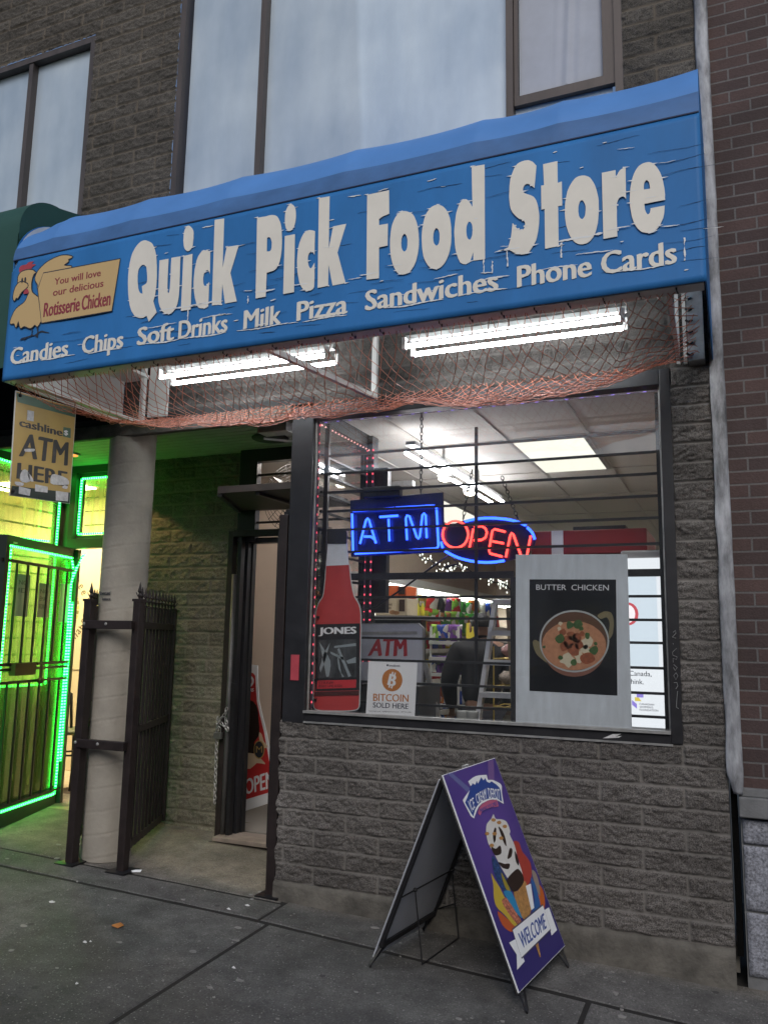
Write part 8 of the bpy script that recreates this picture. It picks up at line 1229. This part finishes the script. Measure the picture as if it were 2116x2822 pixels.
for z in (1.125, 1.525, 1.845):
    for k in range(11):
        c_ = random.choice(['blue', 'white', 'red', 'blue', 'orange', 'green']); bag(-1.10 + k * .115, 3.08, z + .085, .11, .17, c_, random.uniform(-.15, .15), random.uniform(-.1, .1), c_ + ' packet on the shelving behind the ladder', 'packets behind the ladder, ' + c_)
for i, (x, w) in enumerate(((-.925, 'left'), (-.86, 'right'))):
    o = MB().lathe([(.032, 0), (.04, .10), (.042, .105), (.036, .105), (.03, .02)], (x, .6, 1.0), 18).build('plastic_cup', mat('cup_clear', (.5, .52, .5), .2, 0), None, smooth=True); tag(o, w + ' one of two clear cups on the ledge inside the window', 'cup', 'clear cups on the window ledge')
lg = MB().box((-1.15, .45, .95), (-.47, .95, 1.0)).build('window_ledge', lab('ledge_dark', (.03, .03, .032))); tag(lg, 'dark ledge inside the window holding two clear cups', 'ledge')
ea = MB().bar((-1.29, .9, 1.40), (-1.18, .9, 1.0), .03, .03).build('easel_strut', M['galv']); tag(ea, 'slanted grey strut right of the cash machine topper', 'strut')
# garland of little white lamps under the ceiling
gl = thing('lamp_garland', 'dark wire garland of tiny white lamps draped inside the window', 'string lights', (-1.05, 1.0, 2.0))
GP_ = [(-1.40, 2.15), (-1.34, 2.10), (-1.28, 2.09), (-1.21, 2.03), (-1.15, 2.055), (-1.09, 2.045), (-1.02, 2.03), (-.94, 1.975), (-.886, 1.972), (-.83, 1.935), (-.78, 1.93), (-.755, 1.92), (-.714, 1.885)]
MB().tube([(x, 1.0 + .01 * math.sin(i * 2), z) for i, (x, z) in enumerate(GP_)], .004, 5).build('wire', M['black_metal'], gl); mb = MB(); wr = MB()
for i in range(70):
    t = i / 69 * (len(GP_) - 1); k = min(int(t), len(GP_) - 2); f = t - k; x = GP_[k][0] + (GP_[k + 1][0] - GP_[k][0]) * f; z = GP_[k][1] + (GP_[k + 1][1] - GP_[k][1]) * f
    dx, dz = random.uniform(-.03, .03), random.uniform(-.045, .03); mb.ball((x + dx, 1.0 + random.uniform(-.02, .02), z + dz), .0045, 6, 4, (1, 1, 1.7)); wr.tube([(x, 1, z), (x + dx, 1, z + dz)], .0018, 4)
mb.build('lamps', emat('garland_white', (.95, 1.0, .85), 1.6), gl); wr.build('lead', M['black_metal'], gl)
# ------------------------------------------------------------------ the customer standing inside
def skin(name, verts, edges, radii, root, m, parent, sub=2):
    off = wloc(parent); me = bpy.data.meshes.new(name); me.from_pydata([(v[0] - off[0], v[1] - off[1], v[2] - off[2]) for v in verts], edges, []); me.update()
    o = link(name, me, m, parent); md = o.modifiers.new('skin', 'SKIN'); md.use_smooth_shade = True; md.branch_smoothing = .6
    for i, r in enumerate(radii):
        rr = r if isinstance(r, tuple) else (r, r); me.skin_vertices[0].data[i].radius = rr; me.skin_vertices[0].data[i].use_root = (i == root)
    s = o.modifiers.new('sub', 'SUBSURF'); s.levels = sub; s.render_levels = sub; return o
pe = thing('person', 'person in a dark jacket with short black hair standing inside, turned away', 'person', (-1.27, 2.2, .125))
PM = Matrix.Translation((-1.27, 2.2, .125)) @ Matrix.Rotation(R_(28), 4, 'Z')     # faces +Y turned to the left
W_ = lambda *p: tuple(PM @ Vector(p))
jv = []; je = []; jr = []
def jn(p, r, par=None):
    jv.append(W_(*p)); jr.append(r)
    if par is not None: je.append((par, len(jv) - 1))
    return len(jv) - 1
pel = jn((0, 0, .86), (.15, .11)); wai = jn((0, .0, 1.02), (.165, .125), pel); che = jn((0, -.02, 1.22), (.205, .14), wai); ub = jn((0, -.03, 1.37), (.155, .115), che); nk = jn((0, .01, 1.445), .06, ub); hd0 = jn((0, .045, 1.51), (.070, .082), nk); hd1 = jn((0, .055, 1.59), (.058, .072), hd0)
HN = []
for s in (-1, 1):
    shd = jn((s * .195, -.01, 1.355), .082, ub); elb = jn((s * .275, .0, 1.07), .060, shd); wr_ = jn((s * .215, .16, .86), .032, elb); pm_ = jn((s * .21, .215, .80), (.036, .018), wr_); HN.append((s, wr_, pm_))
    hip = jn((s * .09, 0, .80), .088, pel); kn = jn((s * .105, .015, .46), .062, hip); an = jn((s * .11, -.01, .09), .043, kn); jn((s * .12, .12, .035), .036, an)
    for k in range(4):
        b = (s * (.21 + (k - 1.5) * .018), .235, .785); L = (.062, .07, .066, .052)[k]; a1 = jn(b, .0085, pm_); a2 = jn((b[0], b[1] + L * .5, b[2] - L * .5), .008, a1); jn((b[0], b[1] + L * .62, b[2] - L), .007, a2)
    t1 = jn((s * .172, .215, .80), .009, pm_); jn((s * .158, .25, .77), .0085, t1)
skin('body', jv, je, jr, 0, mat('skin', (.30, .17, .11), .5), pe)
def sub_(ids, grow_, root=0):
    mp = {v: i for i, v in enumerate(ids)}; return [jv[i] for i in ids], [(mp[a], mp[b]) for a, b in je if a in mp and b in mp], [tuple(q + grow_ for q in (jr[i] if isinstance(jr[i], tuple) else (jr[i], jr[i]))) for i in ids]
ja = [pel, wai, che, ub] + sum([[w - 2, w - 1, w] for _, w, _ in HN], [])
v, e, r = sub_(ja, .018); v.append(W_(0, -.005, 1.44)); e.append((3, len(v) - 1)); r.append((.085, .08)); skin('jacket', v, e, r, 0, mat('dark_jacket', (.007, .007, .008), .8, 0, .3, 14, bump=.3, bs=30), pe)
tr = [pel] + sum([[p_ + 1, p_ + 2, p_ + 3] for _, _, p_ in HN], [])
v, e, r = sub_(tr, .014); skin('trousers', v, e, r, 0, mat('dark_trousers', (.012, .013, .02), .8), pe)
hb_ = MB()
def hairf(u, v):
    a = 2 * math.pi * u; t = v * 1.95; x = math.sin(t) * math.cos(a); y = math.sin(t) * math.sin(a); z = math.cos(t)
    k = 1 + .03 * math.sin(a * 9) * math.sin(t * 5)
    if y > .2: z = max(z, .25 + y * .2); 
    return W_(x * .085 * k, .040 + y * .100 * k, 1.560 + z * .085 * k)
hb_.grid(hairf, 28, 16, flip=True); hb_.build('hair', mat('black_hair', (.012, .010, .009), .6, 0, .2, 40), pe, smooth=True)
mb = MB()
for s in (-1, 1):
    c = Vector((s * .079, .045, 1.515)); mb.tube([W_(*(c + Vector((s * .008, -.018 * math.sin(t), .033 * math.cos(t))))) for t in [math.pi * q / 7 - .4 for q in range(8)]], .0075, 6)
    mb.ball(W_(*(c + Vector((s * .002, 0, -.005)))), .014, 8, 6, (1, 1, 1.7))
mb.build('ear', bpy.data.materials['skin'], pe, smooth=True)
mb = MB(); mb.ball(W_(0, .132, 1.51), .016, 8, 6, (1, 1, 1.4)); mb.build('nose', bpy.data.materials['skin'], pe, smooth=True)
mb = MB()
for s in (-1, 1): mb.ball(W_(s * .03, .118, 1.545), .010, 8, 6)
mb.build('eyes', lab('eye_dark', (.03, .02, .02)), pe, smooth=True); MB().box((-.022, -.004, -.004), (.022, .004, .004)).build('mouth', lab('lips', (.25, .09, .08)), None)
mo = bpy.data.objects['mouth']; mo.parent = pe; mo.location = Vector(W_(0, .122, 1.473)) - Vector((-1.27, 2.2, .125)); mo.rotation_euler = (0, 0, R_(28))
# ------------------------------------------------------------------ the green lit shop on the left
M['led_g'] = ledmat('green_leds', (.0, .60, .03), (.05, 1.0, .10), 8.5, 2, 260); M['led_gx'] = ledmat('green_leds_level', (.0, .60, .03), (.05, 1.0, .10), 8.5, 0, 260); M['led_gy'] = ledmat('green_leds_deep', (.0, .60, .03), (.05, 1.0, .10), 8.5, 1, 260)
M['gframe'] = mat('dark_door_frame', (.022, .035, .026), .4, 0, .15, 8)
XD = (Vector((0, 1, 0)), Vector((0, 0, 1)), Vector((1, 0, 0)))
# interior shell of that shop
MB().box((-8.5, 2.30, .10), (-4.1, 2.36, 3.0)).box((-8.5, .3, .1), (-8.4, 2.3, 3.0)).build('interior_wall', M['cream_wall'], bld)
MB().box((-8.5, .05, 2.97), (-4.66, 2.3, 3.0)).box((-4.66, .97, 2.97), (-4.1, 2.3, 3.0)).build('ceiling', M['cream_wall'], bld)
def tilef():
    m = mat('pale_floor_tiles', (.55, .47, .33), .35, 0, .06, 4); nt = m.node_tree; b = nt.nodes['Principled BSDF']; br = nt.nodes.new('ShaderNodeTexBrick'); tc = nt.nodes.new('ShaderNodeTexCoord'); nt.links.new(tc.outputs['Object'], br.inputs['Vector'])
    br.offset = 0; br.inputs['Scale'].default_value = 1; br.inputs['Brick Width'].default_value = .3; br.inputs['Row Height'].default_value = .3; br.inputs['Mortar Size'].default_value = .003; br.inputs['Color1'].default_value = (.55, .47, .34, 1); br.inputs['Color2'].default_value = (.58, .49, .35, 1); br.inputs['Mortar'].default_value = (.2, .16, .1, 1); nt.links.new(br.outputs['Color'], b.inputs['Base Color']); return m
MB().box((-8.5, .97, .10), (-4.1, 2.3, .150)).box((-8.5, .1, .1), (-4.70, .97, .150)).build('floor', tilef(), bld)
MB().box((-8.5, .04, .05), (-4.60, .12, 1.06)).build('low_wall', M['block_green'], bld)
block_wall('block_wall', -8.0, -4.60, .08, 1.06, .04, .02, M['block_green'], bld, seed=19)
# side bay of the shop: low block wall, window with green lamps and bars
MB().box((-4.70, .10, .05), (-4.62, .93, 1.06)).build('low_wall', M['block_green'], bld)
gw = MB().box((-4.69, .10, 1.06), (-4.62, .93, 1.11)).box((-4.69, .10, 2.90), (-4.62, .93, 2.975)).box((-4.69, .86, 1.11), (-4.60, .95, 2.90)).box((-4.69, .06, 1.11), (-4.62, .12, 2.90)).build('shop_window', M['gframe'], bld)
M['dusty_glow'] = glassmat('dusty_glow_glass', tint=(.9, 1, .8), base=.05, dirt=.45, dirtcol=(.6, .8, .3))  # green led glow painted into the tint and the dust colour
MB().box((-4.66, .12, 1.11), (-4.655, .86, 2.90)).build('glass', M['dusty_glow'], gw); mb = MB()
for i in range(13): mb.box((-4.70, .12, 1.22 + i * .133), (-4.688, .86, 1.235 + i * .133))
each(mb, 'security_bar', M['black_metal'], gw)
MB().box((-4.69, .10, 1.11), (-8.3, .06, 2.9)).build('front_glazing', M['glass_clean'], bld)
# doorway: posts, header, transom window
dw = MB().box((-4.62, .90, .12), (-4.53, 1.0, 2.97)).box((-4.53, .88, 2.25), (-3.98, .96, 2.33)).box((-4.53, .9, 2.90), (-3.98, .97, 2.975)).box((-4.53, .88, 2.33), (-4.47, .96, 2.90)).box((-4.02, .9, .12), (-3.98, .97, 2.97)).build('shop_door_frame', M['gframe'], bld, bevel=.003)
MB().box((-4.47, .93, 2.33), (-4.02, .935, 2.90)).build('transom_glass', M['dusty_glow'], dw)
MB().box((-4.47, .915, 2.33), (-4.42, .94, 2.90)).box((-4.42, .915, 2.33), (-4.02, .94, 2.36)).box((-4.42, .915, 2.86), (-4.02, .94, 2.90)).build('transom_sash', M['gframe'], dw)
mb = MB()
for z in (2.45, 2.57, 2.69, 2.79): mb.box((-4.42, .955, z), (-4.02, .965, z + .008))
each(mb, 'transom_bar', M['black_metal'], dw)
MB().box((-4.6, .84, .08), (-3.98, 1.0, .155)).build('sill', mat('shop_sill', (.33, .28, .19), .7, 0, .12, 9), dw)
def strip(paths, m, label, cat='led strip'):
    mb = MB()
    for p in paths: mb.tube(p, .0085, 6)
    return tag(mb.build('led_strip', m, None, smooth=True), label, cat, 'green led strips on the left shop')
strip([[(-4.435, .905, 2.375), (-4.435, .905, 2.85)]], M['led_g'], 'upright green led strip at the left side of the small transom window')
strip([[(-4.43, .905, 2.85), (-4.03, .905, 2.85)], [(-4.43, .905, 2.372), (-4.03, .905, 2.372)]], M['led_gx'], 'level green led strips above and below the small transom glass')
strip([[(-4.61, .85, 1.12), (-4.61, .85, 2.88)]], M['led_g'], 'upright green led strip on the shop window post behind the door')
strip([[(-4.62, .12, 2.895), (-4.62, .84, 2.86)], [(-4.64, .12, 2.285), (-4.64, .80, 2.305)], [(-4.64, .12, 1.115), (-4.64, .84, 1.115)]], M['led_gy'], 'level green led strips across the shop side window')
# door leaf, opened outwards
dl = thing('shop_door', 'glazed shop door with iron bars and green led edging, standing open', 'door', (-4.553, 1.04, .13))
D0 = Vector((-4.553, 1.04, 0)); DU = Vector((.255, -.967, 0)).normalized()
dp = lambda u, z, n=0: D0 + DU * u + Vector((.967, .255, 0)) * n + Vector((0, 0, z))
DWD = 1.13
MB().bar(dp(.05, .15), dp(.05, 2.25), .10, .045, up=DU).bar(dp(DWD - .05, .15), dp(DWD - .05, 2.25), .10, .045, up=DU).bar(dp(.1, 2.215), dp(DWD - .1, 2.215), .045, .08).bar(dp(.1, .21), dp(DWD - .1, .21), .045, .16).build('frame', M['gframe'], dl)
MB().bar(dp(.1, 1.235), dp(DWD - .1, 1.235), .008, 1.88).build('glass', glassmat('door_glow_glass', tint=(.85, 1, .75), base=.06, dirt=.5, dirtcol=(.55, .8, .2)), dl)  # glass tint and dirt coloured green to carry the led glow
mb = MB(); n_ = .035
for u0 in [.20 + i * .145 for i in range(7)]: mb.bar(dp(u0, 1.30, n_), dp(u0, 2.06, n_), .014, .014, up=DU); mb.bar(dp(u0, .27, n_), dp(u0, 1.17, n_), .014, .014, up=DU)
each(mb, 'bar', M['black_metal'], dl)
MB().bar(dp(.02, 2.065, n_), dp(DWD, 2.065, n_), .014, .024).bar(dp(.02, 1.302, n_), dp(DWD, 1.302, n_), .016, .022).bar(dp(.02, 1.17, n_), dp(DWD, 1.17, n_), .014, .02).bar(dp(.05, .28, n_), dp(DWD, .28, n_), .014, .02).bar(dp(.05, 1.265, n_), dp(DWD, 1.265, n_), .012, .02).build('rails', M['black_metal'], dl)
MB().bar(dp(.62, 1.265, .05), dp(.90, 1.265, .05), .05, .09).tube([dp(.57, 1.30, .05), dp(.54, 1.30, .07), dp(.54, 1.17, .07)], .012, 6).ball(dp(.54, 1.17, .07), .026, 10, 7).build('lock', mat('lock_bronze', (.085, .06, .03), .45, .5), dl)
mb = MB()
for p in ([dp(.13, .26, .03), dp(.12, .3, .03), dp(.115, 1.4, .03), dp(.118, 1.95, .03), dp(.095, 2.02, .03), dp(.10, 2.08, .03), dp(.13, 2.15, .03)], [dp(.085, .5, .036), dp(.085, 1.8, .036)]): mb.tube(p, .0085, 6)
mb.build('led_edge', M['led_g'], dl, smooth=True)
mb = MB()
for p in ([dp(.13, .25, .03), dp(.16, .245, .03), dp(DWD - .05, .245, .03)], [dp(.13, 2.17, .03), dp(DWD - .1, 2.175, .03)]): mb.tube(p, .0085, 6)
mb.build('led_edge', M['led_gy'], dl, smooth=True)
mb = MB(); mb.tube([dp(DWD - .12, .3, .03), dp(DWD - .12, 2.16, .03)], .006, 6); mb.build('led_edge', M['led_g'], dl, smooth=True)
mb = MB().tube([dp(.12, 2.0, .04), dp(.07, 2.10, .045), dp(.0, 2.20, .05), dp(-.04, 2.22, .05)], .010, 6); mb.build('led_tail', M['led_g'], dl, smooth=True)
MB().bar(dp(.93, 2.205, .024), dp(.98, 2.205, .024), .004, .012).build('maker_plate', M['galv'], dl)
for u, z0, z1, nm, ls_ in ((.86, 1.66, 1.98, 'notice', ('NO', 'ID')), (.56, 1.66, 1.93, 'notice', ('NO', 'EMAIL', 'REQUIRED')), (.24, 1.63, 1.95, 'notice', ())):
    p0 = dp(u, z1, -.006); fr_ = (-DU, Vector((0, 0, 1)), Vector((.967, .255, 0))); no_ = flat(nm, [[(0, 0), (.17, 0), (.17, -(z1 - z0)), (0, -(z1 - z0))]], dp(u, z1, .006), fr_, .001, mat('notice_paper', (.42, .46, .44), .7, 0, .06, 12), dl)
    if ls_: text_line('lettering', [(w, dp(u - .02, z1 - .08 - i * .06, .0075), .12, .035) for i, w in enumerate(ls_)], fr_, .0006, lab('notice_ink', (.16, .2, .18)), no_, bold=.02)
# round sun and tree mural on the cream wall
mu_ = thing('wall_mural', 'round olive sunburst mural ringed with lettering on the cream wall', 'mural', (-5.97, 2.29, 1.8))
mc = (-5.965, 1.79); M['mural'] = mat('mural_olive', (.20, .20, .045), .7, 0, .2, 9); M['mural_y'] = mat('mural_yellow', (.50, .45, .10), .7)
rays = []; ry2 = []
for i in range(34):
    a0 = 2 * math.pi * i / 34; a1 = a0 + 2 * math.pi / 34 * .74
    for R0, R1, L in ((.20, .292, rays if i % 2 else ry2),): L.append([(mc[0] + R0 * math.cos(a0), mc[1] + R0 * math.sin(a0)), (mc[0] + R1 * math.cos(a0), mc[1] + R1 * math.sin(a0)), (mc[0] + R1 * math.cos(a1), mc[1] + R1 * math.sin(a1)), (mc[0] + R0 * math.cos(a1), mc[1] + R0 * math.sin(a1))])
flat('ray', rays, (0, 2.299, 0), XZ, .001, M['mural'], mu_, islands=True); flat('ray', ry2, (0, 2.299, 0), XZ, .001, M['mural_y'], mu_, islands=True)
its = []
def arc(word, a0, da, R, flip=False):
    for i, ch_ in enumerate(word):
        if ch_ == ' ': continue
        a = R_(a0 + da * i); c = (mc[0] + R * math.cos(a), mc[1] + R * math.sin(a)); rt = a - math.pi / 2 if not flip else a + math.pi / 2
        w, h = (.055, .082) if ch_.isupper() else (.045, .062); ux, uz = math.cos(rt), math.sin(rt)
        P = lambda s, t: (c[0] + ux * w / 2 * s - uz * h / 2 * t, c[1] + uz * w / 2 * s + ux * h / 2 * t); its.append((ch_, [P(-1, 1), P(1, 1), P(1, -1), P(-1, -1)]))
arc('The', 150, -11.5, .375); arc('Tree', 62, -11.5, .375); arc('Medicinal', 205, 9, .385, True); arc('Cannabis', 287, 9, .385, True)
text_quads('lettering', its, (0, 2.299, 0), XZ, .001, lab('mural_ink', (.10, .08, .035)), mu_, bold=.01)
MB().box((-8, 2.292, 1.165), (-4.1, 2.3, 1.172)).build('wall_seam', mat('wall_line', (.35, .28, .17), .7), bld)
# bistro chair inside the doorway
bcx = thing('bistro_chair', 'bent metal bistro chair just inside the green lit doorway', 'chair', (-5.0, 1.62, .15)); mb = MB()
mb.tube([(-5.20, 1.55, .66), (-5.17, 1.6, .9), (-5.12, 1.62, 1.02), (-5.06, 1.63, .98), (-5.03, 1.63, .66)], .014, 8); mb.build('back_hoop', M['black_metal'], bcx, smooth=True)
MB().lathe([(.17, 0), (.19, .01), (.19, .03), (.16, .045)], (-4.97, 1.62, .63), 20).build('seat', mat('chair_seat', (.13, .15, .07), .6), bcx, smooth=True)
for a, b in (((-5.10, 1.5), (-5.16, 1.42)), ((-4.84, 1.5), (-4.80, 1.42)), ((-5.10, 1.74), (-5.16, 1.82)), ((-4.84, 1.74), (-4.80, 1.82))): MB().tube([(a[0], a[1], .63), ((a[0] + b[0]) / 2, (a[1] + b[1]) / 2, .4), (b[0], b[1], .152)], .013, 8).build('leg', M['black_metal'], bcx, smooth=True)
MB().tube([(-4.97 + .15 * math.cos(t), 1.62 + .15 * math.sin(t), .45) for t in [2 * math.pi * q / 20 for q in range(20)]], .009, 6, closed=True).build('brace', M['black_metal'], bcx, smooth=True)
wm = MB().box((-4.95, 1.15, .15), (-4.2, 1.55, .163)).build('entrance_mat', mat('mat_brown', (.05, .035, .028), .9, 0, .3, 30)); tag(wm, 'dark brown entrance mat just inside the green lit shop', 'mat')
# lights of the left shop
lp = thing('shop_ceiling_light', 'warm ceiling light panel inside the green lit shop', 'ceiling light', (-5.4, 1.5, 2.95)); MB().box((-6.1, 1.3, 2.955), (-5.1, 1.8, 2.965)).build('diffuser', emat('shop_panel', (1.0, .86, .55), 24.0), lp); MB().box((-7.4, .7, 2.955), (-6.6, 1.4, 2.965)).build('diffuser', bpy.data.materials['shop_panel'], lp)
dn = thing('soffit_downlight', 'amber recessed downlight in the green lit plank ceiling', 'downlight', (-4.18, .50, 2.96)); MB().lathe([(.055, 2.953), (.075, 2.957), (.07, 2.965)], (-4.18, .50, 0), 24).build('trim', M['galv'], dn, smooth=True); MB().lathe([(.001, 2.949), (.054, 2.951), (.05, 2.956)], (-4.18, .50, 0), 24).build('bulb', emat('amber_lamp', (1.0, .30, .07), .9), dn)
sl = bpy.data.lights.new('lamp_beam', 'SPOT'); sl.energy = 26; sl.color = (1.0, .62, .28); sl.spot_size = R_(122); sl.spot_blend = .12; sl.shadow_soft_size = .04
slo = bpy.data.objects.new('lamp_beam', sl); C.objects.link(slo); slo.parent = dn; slo.location = (0, 0, -.015)
# ------------------------------------------------------------------ litter and leaves
def litter(name, pts, label, m, cat='litter', group=None):
    vs = [(x, y, gz(x, y) + .004 + h) for x, y, h in pts]; n = len(vs); c = (sum(v[0] for v in vs) / n, sum(v[1] for v in vs) / n, sum(v[2] for v in vs) / n + .008)
    mb = MB().add(vs + [c], [(i, (i + 1) % n, n) for i in range(n)]); o = mb.build(name, m, None); s = o.modifiers.new('t', 'SOLIDIFY'); s.thickness = .0015; return tag(o, label, cat, group)
litter('paper_scrap', [(-2.90, -.04, 0), (-2.83, -.01, .01), (-2.82, -.035, .004), (-2.89, -.065, 0)], 'small white paper scrap lying beside the right gate post', M['paper'])
litter('dry_leaf', [(-2.39, -.78, 0), (-2.36, -.75, .008), (-2.325, -.765, .004), (-2.335, -.80, .0), (-2.37, -.805, .006)], 'small curled orange leaf lying on the dark pavement', mat('leaf_orange', (.40, .16, .04), .7))
cp_ = MB().ball((-2.36, .98, .165), .035, 10, 6, (1.3, .9, .7)).build('foil_ball', mat('foil', (.6, .6, .6), .3, .8, .2, 30, bump=1, bs=40)); tag(cp_, 'crumpled foil scrap on the store door step', 'litter')
random.seed(77)
spots = MB()
for i in range(230):
    x = random.uniform(-4.2, .9); y = random.uniform(-1.9, .1) if random.random() < .8 else random.uniform(-.35, .8); 
    if y > -.02 and x > -1.9: continue
    r = random.choice((.004, .005, .007, .010, .016, .022)) * random.uniform(.6, 1.2); n = 7
    a0 = random.random() * 6; vs = [(x + r * random.uniform(.6, 1.2) * math.cos(a0 + 2 * math.pi * k / n), y + r * random.uniform(.4, .8) * math.sin(a0 + 2 * math.pi * k / n)) for k in range(n)]
    spots.add([(p[0], p[1], gz(*p) + .003) for p in vs] + [(p[0], p[1], gz(*p) - .002) for p in vs], [tuple(range(n))] + [(k, (k + 1) % n, n + (k + 1) % n, n + k) for k in range(n)])
so = spots.build('gum_spots', mat('pale_gum', (.24, .235, .225), .8, 0, .35, 9)); so['kind'] = 'stuff'; so['label'] = 'pale gum spots and specks on the pavement'

random.seed(5)
for i, (x, y, r_) in enumerate(((-2.35, -1.02, .012), (-2.33, -1.0, .007), (-2.06, -1.38, .009), (-1.93, -.20, .016), (-1.99, -.30, .011), (-1.55, -.92, .012), (-2.9, -.68, .02), (-1.0, -1.25, .013))):
    litter('paper_bit', [(x + r_ * random.uniform(.7, 1.4) * math.cos(t), y + r_ * random.uniform(.4, .8) * math.sin(t), random.uniform(0, .003)) for t in [2 * math.pi * k / 6 for k in range(6)]], 'tiny pale paper bit on the dark pavement', M['torn'], 'litter', 'paper bits on the pavement')
